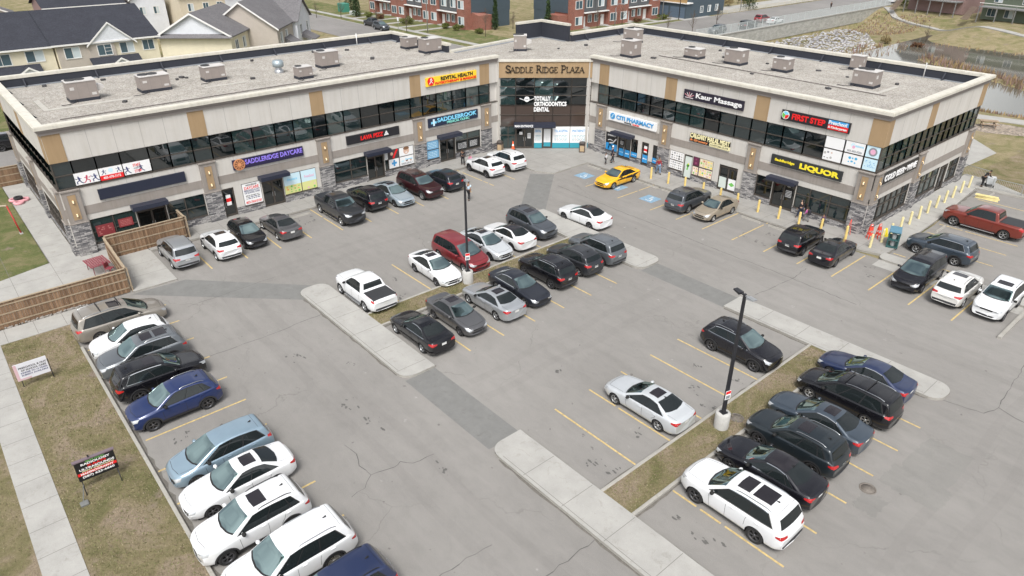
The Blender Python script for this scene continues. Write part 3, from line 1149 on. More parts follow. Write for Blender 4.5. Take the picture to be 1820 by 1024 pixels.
ML = [5.95, 7.17, 8.68, 10.3, 12.24, 13.7, 15.4, 16.8, 18.53, 20.2, 22.09, 23.73, 25.43, 26.76, 28.44, 30.13, 32.04, 33.61, 35.4, 36.78, 38.4, 40.27, 41.94, 43.6, 44.95]
facade(FL, 5.9, 45.99, [(5.95, 7.12), (15.5, 16.77), (25.52, 26.8), (35.5, 36.8), (43.72, 45.0)],
       [('w', 7.2, 10.3, 0.7, 2.58, (8.75,), (1.55,)), ('d', 10.35, 12.5, 0.1, 2.58), ('w', 12.55, 15.45, 0.76, 2.58, (13.95,), (1.6,)),
        ('d', 16.83, 17.85, 0.1, 2.55), ('w', 18.5, 20.12, 0.7, 2.6, (), (1.75,)), ('d', 20.2, 22.05, 0.1, 2.55), ('w', 22.1, 25.15, 0.76, 2.6, (23.7,), (1.7,)),
        ('w', 26.92, 30.22, 0.74, 2.6, (28.6,), (1.6,)), ('d', 30.27, 32.1, 0.1, 2.58), ('w', 32.15, 35.42, 0.74, 2.6, (32.55, 33.75), (1.7,)),
        ('w', 36.84, 38.42, 0.7, 2.58, (), (1.65,)), ('d', 38.5, 40.42, 0.1, 2.55), ('w', 40.47, 43.62, 0.82, 2.6, (42.0,), (1.9,))],
       ML, [(5.92, 7.05), (15.52, 16.73), (25.5, 26.7), (35.47, 36.64), (43.7, 44.9)],
       [8.6, 10.3, 12.1, 13.75, 18.3, 20.2, 22.0, 23.75, 28.4, 30.1, 31.9, 33.7, 38.3, 40.1, 41.9])
MR = [-48.42, -47.02, -45.32, -43.41, -41.74, -40.19, -38.76, -37.12, -35.55, -33.99, -32.4, -30.89, -29.4, -27.94, -26.02, -24.33, -22.74, -21.14, -20.0]
facade(FR, -49.5, -19.95, [(-48.35, -47.06), (-40.15, -38.87), (-30.72, -29.53), (-21.14, -19.97)],
       [('w', -47.0, -45.4, 0.62, 2.5, (), ()), ('d', -45.35, -43.65, 0.1, 2.5), ('w', -43.6, -42.75, 0.62, 2.5, (), ()), ('d', -42.26, -41.38, 0.1, 2.48), ('w', -40.86, -40.2, 0.62, 2.48, (), ()),
        ('w', -38.8, -37.18, 0.72, 2.5, (), (1.6,)), ('d', -37.13, -36.2, 0.1, 2.48), ('w', -36.15, -33.92, 0.74, 2.5, (-35.45,), (1.62,)), ('d', -33.3, -31.4, 0.1, 2.48),
        ('w', -29.5, -28.0, 0.72, 2.52, (), (1.7,)), ('d', -27.95, -25.87, 0.1, 2.48), ('w', -26.02 + .2, -21.18, 0.66, 2.55, (-24.6, -22.9), (1.85,))],
       MR, [(-48.35, -47.1), (-40.1, -38.85), (-30.75, -29.5), (-21.1, -19.9)],
       [-45.3, -43.5, -41.8, -37.1, -35.5, -34.0, -32.4, -28.0, -26.1, -24.4, -22.8], hm=6.12)
ME = [53.3 + 1.22 * k for k in range(17)]
facade(FE, 53.25, 72.95, [(53.3, 54.35), (60.9, 62.15), (71.6, 72.9)],
       [('w', 54.5, 60.8, 0.72, 2.6, (55.55, 56.6, 57.65, 58.7, 59.75), (1.9,)), ('w', 62.25, 67.0, 0.72, 2.6, (63.4, 64.6, 65.8), (1.9,)), ('d', 67.1, 69.0, 0.1, 2.55), ('w', 69.1, 71.5, 0.72, 2.6, (70.3,), (1.9,))],
       ME, [(53.27, 54.2), (61.0, 62.2), (71.8, 72.9)], [56.0, 58.5, 64.5, 67, 69.5])
MW = [-75.9 + 1.24 * k for k in range(17)]
facade(FW, -75.95, -55.72, [(-75.9, -74.7), (-66.4, -65.2), (-56.95, -55.75)],
       [('w', -74.6, -66.5, 0.72, 2.6, (-73.5, -72.3, -71.1, -69.9, -68.7, -67.6), (1.6,)), ('w', -65.1, -57.05, 0.72, 2.6, (-64, -62.8, -61.6, -60.4, -59.2, -58.1), (1.6,))],
       MW, [(-75.9, -74.8), (-66.4, -65.2), (-56.9, -55.74)], [-72, -69, -63, -60], lamps=False)
for u0, u1 in ((10.05, 12.6), (19.95, 22.5), (30.0, 32.55), (38.2, 40.8)):
    canopy(FL, u0, u1)
for u0, u1 in ((-45.82, -43.2), (-28.28, -25.74)):
    canopy(FR, u0, u1, 2.58, 2.88)

# the glazed corner entrance between the wings
b = MB()
b.box(0, 9.44, -0.5, -0.24, 0.05, 7.45, 1, F=FC)
b.box(0, 9.44, -0.4, 0.06, 7.5, 9.08, 0, F=FC)
b.box(0, 9.44, -0.5, 0.16, 9.08, 9.22, 2, F=FC)
for u in (4.72,):
    b.box(u - .01, u + .01, 0.06, 0.064, 7.51, 9.07, 3, F=FC)
ppart(b, "entrance_fascia", [TAN, FRAME, CAP, GROOVE])
for x0, x1, y0, y1 in ((-50.6, -49.5, 52.95, 53.3), (-55.98, -55.5, 45.99, 46.6)):
    b = MB()
    b.box(x0, x1, y0, y1, 0.05, 9.06)
    ppart(b, "white_column", CREAM)
mc = [0.02, 1.7, 3.62, 5.56, 7.43, 9.42]
for i in range(5):
    a, c = mc[i], mc[i + 1]
    window(FC, a, c, 4.72, 7.5, (), (5.7, 6.58))
for i in range(5):
    a, c = mc[i], mc[i + 1]
    window(FC, a, c, 2.52, 4.72, (), (3.7,), glass=BROWN, name="spandrel")
window(FC, 0.02, 1.66, 0.14, 2.5, (0.9,), (1.55,))
door(FC, 1.72, 3.58, 2.5)
window(FC, 3.62, 4.52, 0.14, 2.5, (), (0.75, 1.65))
door(FC, 4.57, 5.5, 2.5)
window(FC, 5.56, 9.42, 0.14, 2.5, (7.43,), (0.75, 1.65))
canopy(FC, 1.5, 5.85, 2.56, 2.96, 0.9)

# ---------------------------------------------------------------- roof, parapets, cornices
ROOF_Z = 8.75
OUT = [(-55.7, 5.9), (-55.7, 46.0), (-49.55, 53.25), (-19.95, 53.25), (-19.95, 73.0), (-61.0, 73.0), (-61.0, 61.6), (-66.0, 61.6), (-66.0, 57.4), (-64.4, 46.4), (-75.95, 46.4), (-75.95, 5.9)]
core = [(-56.0, 6.2), (-56.0, 45.9), (-49.5, 53.58), (-20.25, 53.58), (-20.25, 72.8), (-60.9, 72.8), (-60.9, 61.5), (-65.9, 61.5), (-65.9, 57.4), (-64.3, 46.3), (-75.8, 46.3), (-75.8, 6.2)]
b = MB()
b.prism(core, 0.0, ROOF_Z, 0, 1, False)
ppart(b, "roof", [GRAVEL, CREAM])


def parapet(p, q, ztop=9.72, z0=8.4, cap_out=0.30, thick=0.30, cornice=True, e0=0.0, e1=0.0, c0=0.0, c1=0.0):
    """wall rising over the roof along outline edge p-q (outline runs clockwise seen from above, so inside is to the right)"""
    p, q = Vector(p), Vector(q)
    d = (q - p).normalized()
    n = Vector((d.y, -d.x))  # to the right of travel
    F = frame(p.x, p.y, d.x, d.y, -INS * n.x, -INS * n.y)  # d positive outwards
    Ln = (q - p).length
    b = MB()
    b.box(e0 + .004, Ln - e1 - .004, -thick, -0.005, z0, ztop - .26, 0, F=F)
    b.box(-0.0, Ln, -thick - .06, cap_out, ztop - .26, ztop - .05, 1, F=F)
    b.box(0.03, Ln - .03, -thick - .02, cap_out - .07, ztop - .05, ztop, 1, F=F)
    if cornice:
        b.box(e0 - c0 * .10, Ln - e1 + c1 * .10, -0.004, 0.10, 9.062, 9.30, 2, F=F)
        b.box(e0 - c0 * .19, Ln - e1 + c1 * .19, -0.004, 0.19, 9.30, ztop - .26, 2, F=F)
    ppart(b, "parapet", [MEMBR, CAP, CORN])
    return F, Ln


INS = -1
A_ = sum(OUT[i][0] * OUT[(i + 1) % 12][1] - OUT[(i + 1) % 12][0] * OUT[i][1] for i in range(12))
INS = 1 if A_ < 0 else -1
edges = []
for i in range(12):
    p, q = OUT[i], OUT[(i + 1) % 12]
    if i == 1:
        continue
    zt = 9.72
    if i in (6, 7):
        zt = 10.75
    if i == 8:
        zt = 9.0
    ext = 0.30 if i in (0, 2, 3, 4, 10, 11) else 0.05
    d = (Vector(q) - Vector(p)).normalized()
    # convex corners: run the ends past so the caps meet
    e0 = ext if i in (0, 3, 4, 5, 11) else 0.0
    e1 = ext if i in (2, 3, 4, 10, 11) else 0.0
    if i == 0:
        e0 = 0
    if i == 2:
        e1 = 0
    if i == 4:
        e0 = e1 = 0
    if i == 10:
        e0 = 0.05
        e1 = 0
    e0, e1 = e0 * .967, e1 * .987
    pp = Vector(p) - d * e0
    qq = Vector(q) + d * e1
    edges.append((i, parapet(pp, qq, zt + (0.003 * (i % 3)), cornice=i in (0, 2, 3, 11), cap_out=0.12 if i in (6, 7, 8) else 0.30, e0=e0, e1=e1, c0=1 if i == 0 else 0, c1=1 if i == 2 else 0)))
# low front edge over the entrance
# dark triangular braces along the inside of the long parapets
b = MB()
for i, (F, Ln) in edges:
    if i in (4, 5, 10, 3, 11, 9):
        n = max(2, int(Ln / 5.2))
        for k in range(n):
            b = MB()
            u = Ln * (k + .6) / n
            for w0 in (-.05,):
                pts = [F(u, -.30, ROOF_Z), F(u, -.95, ROOF_Z), F(u, -.30, 9.44)]
                pts2 = [F(u + .12, -.30, ROOF_Z), F(u + .12, -.95, ROOF_Z), F(u + .12, -.30, 9.44)]
                b.face(pts)
                b.face(pts2[::-1])
                b.face([pts[1], pts[2], pts2[2], pts2[1]])
            ppart(b, "parapet_brace", MEMBR)
# strip of bare membrane beside the rear parapets and tidy flashing line
b = MB()
for i, (F, Ln) in edges:
    if i in (5, 6, 7, 8, 9, 10, 4):
        b.box(0.3, Ln - .3, -0.75, -0.305, ROOF_Z, ROOF_Z + (.02 + .002 * i), F=F)
ppart(b, "roof_flashing", mat("grey_flashing", (0.20, 0.215, 0.235), 0.7, var=0.2, vs=2))

# ---------------------------------------------------------------- roof-top equipment
UNIT = mat("unit_taupe", (0.27, 0.235, 0.215), 0.55, var=0.08, vs=1.5)
UNIT_TOP = mat("unit_top", (0.52, 0.50, 0.48), 0.5, var=0.12, vs=2)
FANBLK = mat("fan_black", (0.03, 0.03, 0.032), 0.6)


def rooftop_unit(x, y, rz, L, W, H, fans, hood, label):
    L, W, H = L * .82, W * .86, H * .84
    t = thing("rooftop_unit", label, "air handler", (x, y, ROOF_Z), rz, "air handling units on the gravel roof")
    b = MB()
    b.box(-L / 2 - .03, L / 2 + .03, -W / 2 - .03, W / 2 + .03, 0.0, 0.24)
    b.build("curb", MEMBR, t)
    b = MB()
    b.box(-L / 2, L / 2, -W / 2, W / 2, 0.24, 0.24 + H, 0)
    b.box(-L / 2 - .04, L / 2 + .04, -W / 2 - .04, W / 2 + .04, 0.24 + H, 0.30 + H, 1)
    for u in (-L * .17, L * .2):
        b.box(u - .012, u + .012, -W / 2 - .008, W / 2 + .008, 0.3, 0.2 + H, 2)
    b.box(-L * .42, -L * .28, -W / 2 - .012, -W / 2, 0.24 + H * .55, 0.24 + H * .72, 1)
    b.box(L * .28, L * .44, -W / 2 - .014, -W / 2, 0.24 + H * .14, 0.24 + H * .3, 1)
    b.box(L / 2, L / 2 + .012, -W * .3, -W * .05, 0.24 + H * .5, 0.24 + H * .75, 1)
    b.build("cabinet", [UNIT, UNIT_TOP, CORN], t)
    for k in range(fans):
        b = MB()
        cx = -L / 2 + L * (.22 + .3 * k)
        b.lathe([(0.0, 0.02), (W * .2, 0.02), (W * .26, 0.06), (W * .30, 0.06), (W * .31, 0.0)], (cx, W * .08, 0.30 + H), 18)
        b.build("fan", FANBLK, t)
    if hood:
        b = MB()
        s = hood
        x0, x1 = s * L / 2, s * (L / 2 + .55)
        p = [(x0, -W * .35, .24 + H * .3), (x1, -W * .35, .24 + H * .45), (x1, W * .35, .24 + H * .45), (x0, W * .35, .24 + H * .3),
             (x0, -W * .35, .24 + H * .72), (x1, -W * .35, .24 + H * .6), (x1, W * .35, .24 + H * .6), (x0, W * .35, .24 + H * .72)]
        b.hexa(p, 0)
        b.build("hood", [UNIT_TOP], t)
    b = MB()
    b.tube([(-L * .3, -W / 2 - .05, .2), (-L * .34, -W / 2 - .5, .12), (-L * .6, -W / 2 - .9, .1), (-L * .9, -W / 2 - .9, .1)], .03, 6)
    b.build("gas_pipe", DARKMETAL, t)
    return t


RZ90 = pi / 2
rooftop_unit(-66.7, 10.9, RZ90, 2.6, 1.6, 1.55, 2, 1, "tall air unit with two fans nearest the left end of the roof")
rooftop_unit(-66.5, 16.4, RZ90, 2.9, 1.7, 1.25, 2, 0, "long low air unit second from the left end of the roof")
rooftop_unit(-67.3, 21.8, RZ90, 2.3, 1.5, 1.2, 1, 0, "air unit with a louvred side door, third from the left end of the roof")
rooftop_unit(-66.0, 32.6, RZ90, 2.3, 1.6, 1.5, 1, 1, "tall air unit behind the silver round vent on the left wing roof")
rooftop_unit(-62.6, 28.4, RZ90, 1.7, 1.2, 0.95, 1, 1, "smallest left wing air unit near the front edge beside the round vent")
rooftop_unit(-69.6, 44.6, RZ90, 1.9, 1.3, 1.1, 1, 0, "low air unit by the inner rear corner of the left wing roof")
rooftop_unit(-66.0, 45.0, RZ90, 2.6, 1.6, 1.45, 1, 0, "large air unit beside the low one at the end of the left wing roof")
rooftop_unit(-60.4, 53.2, 0.85, 1.7, 1.5, 1.6, 2, 1, "air unit standing alone above the glazed corner entrance")
rooftop_unit(-55.6, 66.6, 0, 2.3, 1.5, 1.5, 1, 0, "rear air unit of the pair above the pharmacy")
rooftop_unit(-49.9, 59.6, 0, 2.0, 1.6, 1.7, 1, 0, "front air unit of the pair above the pharmacy with a side louvre")
rooftop_unit(-45.0, 64.1, 0, 2.2, 1.4, 0.85, 1, 0, "lowest air unit of the right wing, in the middle of the roof")
rooftop_unit(-40.3, 64.6, 0, 2.3, 1.6, 1.4, 1, -1, "air unit with a sloping intake hood on the right wing roof")
rooftop_unit(-35.3, 64.9, 0, 1.9, 1.4, 1.15, 1, 0, "square air unit third from the right end of the roof")
rooftop_unit(-30.9, 71.0, 0, 1.5, 0.9, 1.3, 0, 0, "narrow air unit close to the rear parapet near the right end")
rooftop_unit(-27.0, 64.5, 0, 2.4, 1.6, 1.35, 2, 0, "air unit with two fans nearest the right end of the roof")
t = thing("roof_vent", "silver round exhaust vent standing on the left wing roof", "roof vent", (-66.4, 27.7, ROOF_Z))
b = MB()
b.lathe([(0.42, 0), (0.42, .25), (0.30, .3), (0.30, .55)], (0, 0, 0), 18)
b.build("vent_base", STEEL, t)
b = MB()
b.lathe([(0.30, .56), (0.52, .58), (0.52, 1.02), (0.46, 1.05), (0.46, 1.14), (0.0, 1.15)], (0, 0, 0), 20)
b.build("vent_hood", mat("vent_blue_grey", (0.36, 0.42, 0.45), 0.45, 0.5), t)
# pipe stubs, drain boots and paver blocks scattered over the gravel
rs = random.Random(11)
k = 0
for (x, y) in [(-74.2, 9.4), (-73.6, 14), (-73.9, 19.5), (-72.5, 23), (-73.6, 28), (-74, 35), (-70, 19.8), (-69.4, 19.2), (-69.6, 20.1), (-63.5, 13.2), (-65.2, 24.6), (-72.8, 38.5), (-66.5, 38), (-62.8, 55.5), (-58.2, 57.0), (-57.6, 60.8), (-53.1, 62.7), (-52.2, 63.5), (-47.6, 60.6), (-42.9, 66.5), (-38.1, 66.9), (-33.0, 67.6), (-29.8, 66.9), (-25.4, 67.2), (-45.5, 69.5), (-58.8, 70.2), (-36.4, 61.4), (-28.6, 61.0)]:
    b = MB()
    s = rs.uniform(.10, .2)
    b.rbox(-s * 1.3, s * 1.3, -s, s, 0, rs.uniform(.10, .22), .02)
    o = b.build("paver_block", mat("rubber_block", (0.06, 0.058, 0.06), 0.8), None, (x, y, ROOF_Z), rs.uniform(0, 3))
    tag(o, "small dark pipe support block lying on the gravel roof", "roof block", "dark blocks on the roof gravel")
b = MB()
b.tube([(-25.2, 72.3, 8.75), (-25.2, 72.3, 9.95), (-25.2, 72.25, 10.05)], .05, 8)
tag(b.build("vent_pipe", WHITE), "white plumbing vent pipe by the rear parapet of the right wing", "vent pipe")
b = MB()
b.tube([(-75.3, 41.2, 8.75), (-75.3, 41.2, 10.0)], .05, 8)
tag(b.build("vent_pipe", WHITE), "white plumbing vent pipe by the rear parapet of the left wing", "vent pipe")
b = MB()
rr = random.Random(3)
for i in range(7):
    a = MB()
b.hexa([(-43.5, 56.2, 8.76), (-41.9, 55.7, 8.76), (-41.7, 56.5, 8.76), (-43.2, 57.0, 8.76), (-43.2, 56.3, 8.86), (-42.1, 55.95, 8.95), (-42.0, 56.3, 8.9), (-43.0, 56.7, 8.82)])
tag(b.build("tarp", mat("faded_pink_tarp", (0.5, 0.22, 0.19), 0.8, var=0.3)), "crumpled faded pink tarp lying on the right wing roof", "tarp")
# pale paver strips round the units and dark drain lines
b = MB()
for x0, x1, y0, y1 in ((-64.8, -64.3, 8, 14), (-68.7, -64.3, 7.6, 8.0), (-64.6, -64.2, 19.9, 23.6), (-61.2, -60.9, 26.6, 30.4), (-29, -24.9, 62.3, 62.7), (-25.2, -24.8, 62.7, 66.4), (-37, -33.6, 63.0, 63.3), (-42.4, -38.4, 62.6, 62.9)):
    b.box(x0, x1, y0, y1, 8.751, 8.80)
ppart(b, "paver_strip", mat("roof_paver", (0.42, 0.40, 0.365), 0.85, var=.15, vs=3))
# gas pipes and lightning cable along the roof
b = MB()
b.tube([(-60.6, 8, 8.83), (-60.6, 20, 8.83), (-60.7, 32, 8.83), (-60.6, 44, 8.83)], .035, 6)
tag(b.build("roof_pipe", mat("rusty_pipe", (0.10, 0.085, 0.08), 0.6)), "thin dark pipe running the length of the left wing roof", "pipe")
b = MB()
b.tube([(-48, 62.0, 8.83), (-38, 62.0, 8.83), (-24, 61.9, 8.83)], .035, 6)
tag(b.build("roof_pipe", MATS["rusty_pipe"]), "thin dark pipe running along the right wing roof", "pipe")

# ---------------------------------------------------------------- shop signs
RED = mat("sign_red", (0.75, 0.018, 0.02), 0.4)
SYEL = mat("sign_yellow", (0.88, 0.72, 0.04), 0.4)
SWHITE = mat("sign_white", (0.80, 0.80, 0.80), 0.4)
SBLUE = mat("sign_blue", (0.05, 0.30, 0.62), 0.4)
SCYAN = mat("sign_cyan", (0.22, 0.62, 0.85), 0.4)
SPURP = mat("sign_purple", (0.30, 0.22, 0.80), 0.4)
SBLACK = mat("sign_black", (0.012, 0.012, 0.014), 0.4)
SCHAR = mat("sign_charcoal", (0.018, 0.018, 0.022), 0.4)
SCREAM = mat("sign_cream", (0.78, 0.72, 0.42), 0.5)
SORANGE = mat("sign_orange", (0.80, 0.28, 0.10), 0.4)
SGREEN = mat("sign_green", (0.16, 0.50, 0.10), 0.4)
SGOLD = mat("sign_gold", (0.95, 0.62, 0.04), 0.4)
SPINK = mat("sign_pink", (0.75, 0.40, 0.55), 0.5)
SPALE = mat("sign_pale_blue", (0.58, 0.76, 0.84), 0.4)
GREYTXT = mat("print_grey", (0.25, 0.26, 0.28), 0.6)


def disc(b, F, u, z, r, d0, d1, mi, n=20, sq=1.0):
    ra = [F(u + r * cos(2 * pi * k / n), d0, z + r * sq * sin(2 * pi * k / n)) for k in range(n)]
    rb = [F(u + r * cos(2 * pi * k / n), d1, z + r * sq * sin(2 * pi * k / n)) for k in range(n)]
    b.grid([ra, rb], mi, False, True)
    b.face(rb, mi)


def strip(b, F, pts, w, d, mi):
    """flat brush stroke through (u,z) points"""
    for i in range(len(pts) - 1):
        a, c = Vector(pts[i]), Vector(pts[i + 1])
        t = (c - a).normalized()
        p = Vector((-t.y, t.x)) * w / 2
        b.face([F(a.x - p.x, d, a.y - p.y), F(c.x - p.x, d, c.y - p.y), F(c.x + p.x, d, c.y + p.y), F(a.x + p.x, d, a.y + p.y)], mi)


def sign(name, label, F, u0, u1, z0, z1, m, texts=(), cat="shop sign", d=0.02, th=0.14, group="fascia signs of the plaza shops"):
    x, y, _ = F((u0 + u1) / 2, 0, 0)
    t = thing(name, label, cat, (x, y, z0), 0, group)
    b = MB()
    b.box(u0, u1, d, d + th, z0, z1, 0, F=F)
    wpart(b, "board", m, t)
    W, H = u1 - u0, z1 - z0
    for (txt, a, c, e, f, tm, kw) in texts:
        lettering("lettering", txt, F, u0 + a * W, u0 + c * W, z0 + e * H, z0 + f * H, d + th, d + th + kw.pop("dp", .035), tm, t, **kw)
    return t


BD = dict(bold=.028)
t = sign("shop_sign", "long blank navy sign board above the fenced patio at the left end", FL, 8.26, 14.37, 3.90, 4.69, DARKSIGN)
t = sign("shop_sign", "dark purple sign reading SADDLERIDGE DAYCARE with round emblem", FL, 18.12, 24.2, 3.93, 4.74, mat("sign_indigo", (0.022, 0.018, 0.055), 0.4),
         [("SADDLERIDGE DAYCARE", .165, .985, .36, .86, SPURP, dict(bold=.022))])
b = MB()
disc(b, FL, 18.62, 4.33, .47, .16, .22, 0)
disc(b, FL, 18.62, 4.33, .40, .22, .225, 1)
disc(b, FL, 18.62, 4.33, .16, .225, .23, 0)
for k in range(10):
    a = 2 * pi * k / 10
    strip(b, FL, [(18.62 + .18 * cos(a), 4.33 + .18 * sin(a)), (18.62 + .38 * cos(a), 4.33 + .38 * sin(a))], .06, .228, 0)
wpart(b, "emblem", [mat("emblem_orange", (0.62, 0.27, 0.12), 0.5), mat("emblem_brown", (0.20, 0.08, 0.04), 0.5)], t)
t = sign("shop_sign", "black sign reading LAVA PIZZ in red with a white pizza slice", FL, 28.39, 33.88, 3.97, 4.75, SCHAR,
         [("LAVA PIZZ", .25, .685, .24, .74, RED, dict(bold=.04, shear=.12))])
b = MB()
b.face([FL(32.2, .19, 4.16), FL(32.72, .19, 4.16), FL(32.46, .19, 4.62)], 0)
disc(b, FL, 32.38, 4.28, .05, .19, .20, 1, 8)
disc(b, FL, 32.52, 4.36, .045, .19, .20, 1, 8)
wpart(b, "emblem", [SWHITE, GREYTXT], t)
t = sign("shop_sign", "yellow sign reading REVITAL HEALTH with red band and round red emblem", FL, 37.2, 43.2, 7.83, 8.64, SGOLD,
         [("REVITAL HEALTH", .28, .92, .46, .90, SBLACK, dict(bold=.03)), ("PHYSIOTHERAPY & MASSAGE", .17, .985, .08, .38, RED, dict(bold=.03))])
b = MB()
disc(b, FL, 37.72, 8.28, .38, .17, .21, 0)
strip(b, FL, [(37.52, 8.05), (37.72, 8.3), (37.66, 8.5)], .07, .215, 1)
strip(b, FL, [(37.72, 8.3), (37.9, 8.4)], .06, .217, 1)
strip(b, FL, [(37.72, 8.3), (37.92, 8.1)], .06, .219, 1)
disc(b, FL, 37.76, 8.5, .07, .21, .22, 1, 10)
wpart(b, "emblem", [RED, SWHITE], t)
t = sign("shop_sign", "navy sign reading SADDLEBROOK MEDICAL CLINIC with blue cross emblem", FL, 37.2, 43.25, 3.92, 4.79, mat("sign_navy", (0.014, 0.024, 0.055), 0.4),
         [("SADDLEBROOK", .17, .97, .42, .90, SCYAN, dict(bold=.03)), ("MEDICAL CLINIC", .36, .82, .10, .36, mat("sign_teal", (0.25, 0.7, 0.6), 0.4), dict(bold=.02))])
b = MB()
strip(b, FL, [(37.5, 4.35), (38.15, 4.35)], .22, .165, 0)
strip(b, FL, [(37.83, 4.03), (37.83, 4.68)], .22, .168, 1)
wpart(b, "emblem", [SCYAN, SPALE], t)
t = sign("shop_sign", "dark sign reading Kaur Massage with pink lotus emblem", FR, -37.9, -31.75, 7.52, 8.34, mat("sign_ink", (0.022, 0.018, 0.032), 0.4),
         [("Kaur Massage", .215, .975, .14, .82, SWHITE, dict(bold=.025))])
b = MB()
for k in range(5):
    a = pi / 2 + (k - 2) * .5
    strip(b, FR, [(-37.3, 7.7), (-37.3 + .32 * cos(a) * 1.4, 7.72 + .34 * sin(a)), (-37.3 + .42 * cos(a) * 1.4, 7.7 + .46 * sin(a))], .07, .165, k % 2)
strip(b, FR, [(-37.75, 7.66), (-36.85, 7.66)], .06, .165, 1)
wpart(b, "emblem", [mat("lotus_pink", (0.55, 0.25, 0.28), 0.5), mat("lotus_pale", (0.7, 0.62, 0.62), 0.5)], t)
t = sign("shop_sign", "black sign reading FIRST STEP Preschool in red with round emblem", FR, -28.24, -22.58, 7.56, 8.36, SCHAR,
         [("FIRST STEP", .165, .655, .22, .80, RED, dict(bold=.035)), ("Preschool", .705, .955, .55, .90, SWHITE, dict(bold=.02, dp=.05)), ("& Kindergarten", .705, .965, .12, .40, SWHITE, dict(bold=.02, dp=.05))])
b = MB()
b.box(-24.3, -22.7, .161, .172, 7.99, 8.32, 0, F=FR)
b.box(-24.3, -22.7, .161, .171, 7.60, 7.985, 1, F=FR)
disc(b, FR, -27.88, 7.97, .33, .16, .18, 2)
for k, m_ in ((0, 3), (1, 4), (2, 5)):
    a0 = 2 * pi * k / 3 + .4
    b.face([FR(-27.88, .184, 7.97)] + [FR(-27.88 + .29 * cos(a0 + 1.9 * j / 6), .184, 7.97 + .29 * sin(a0 + 1.9 * j / 6)) for j in range(7)], m_)
wpart(b, "emblem", [SBLUE, RED, SWHITE, SCYAN, SGREEN, RED], t)
t = sign("shop_sign", "black sign reading Saddleridge LIQUOR in yellow at the right corner", FR, -28.42, -22.33, 3.81, 4.62, mat("sign_graphite", (0.03, 0.033, 0.035), 0.4),
         [("Saddleridge", .055, .345, .34, .68, SYEL, dict(bold=.03)), ("LIQUOR", .42, .965, .14, .80, SYEL, dict(bold=.05))])
t = sign("shop_sign", "white lit sign reading CITI PHARMACY in blue with round emblem", FR, -46.66, -40.57, 3.82, 4.64, SWHITE,
         [("CITI PHARMACY", .17, .95, .30, .82, SBLUE, dict(bold=.035)), ("TRAVEL", .34, .50, .06, .22, SBLACK, dict(bold=.03)), ("CLINIC", .52, .66, .06, .22, RED, dict(bold=.03))])
b = MB()
disc(b, FR, -46.12, 4.27, .31, .16, .19, 0)
strip(b, FR, [(-46.28, 4.12), (-46.08, 4.24), (-46.16, 4.34), (-45.96, 4.44)], .08, .195, 1)
wpart(b, "emblem", [SBLUE, SPALE], t)
t = thing("shop_sign", "cream letters reading CALGARY HALAL MEAT above the white grocery posters", "shop sign", (-34.6, 53.25, 3.85), 0, "fascia signs of the plaza shops")
b = MB()
b.box(-36.74, -34.62, .02, .12, 3.85, 4.14, 0, F=FR)
b.box(-34.55, -32.5, .02, .15, 3.85, 4.16, 1, F=FR)
b.box(-36.72, -32.5, .02, .09, 4.18, 4.62, 0, F=FR)
wpart(b, "board", [SBLACK, SCREAM], t)
lettering("lettering", "CALGARY HALAL MEAT", FR, -36.7, -32.52, 4.19, 4.63, .09, .15, SCREAM, t, bold=.035)
lettering("lettering", "& Grocery", FR, -36.66, -34.75, 3.88, 4.12, .12, .15, SORANGE, t, bold=.025)
lettering("lettering", "CUSTOM CUTS", FR, -34.45, -32.6, 3.94, 4.08, .15, .16, SBLACK, t, bold=.01)
t = sign("shop_sign", "black slanting-letter sign reading COLD BEER and WINE on the right end wall", FE, 54.4, 60.75, 3.90, 4.82, SBLACK,
         [("COLD BEER", .05, .60, .22, .78, SWHITE, dict(bold=.03, shear=.15)), ("WINE", .67, .96, .22, .78, SWHITE, dict(bold=.03, shear=.15)), ("+", .615, .65, .40, .62, SWHITE, dict(bold=.06))])
# name over the entrance, tenant lettering on the glass
t = thing("name_sign", "dark raised letters SADDLE RIDGE PLAZA on the tan band over the entrance", "shop sign", (-52.4, 49.6, 8.0))
DKB = mat("dark_bronze", (0.035, 0.028, 0.022), 0.4, 0.4)


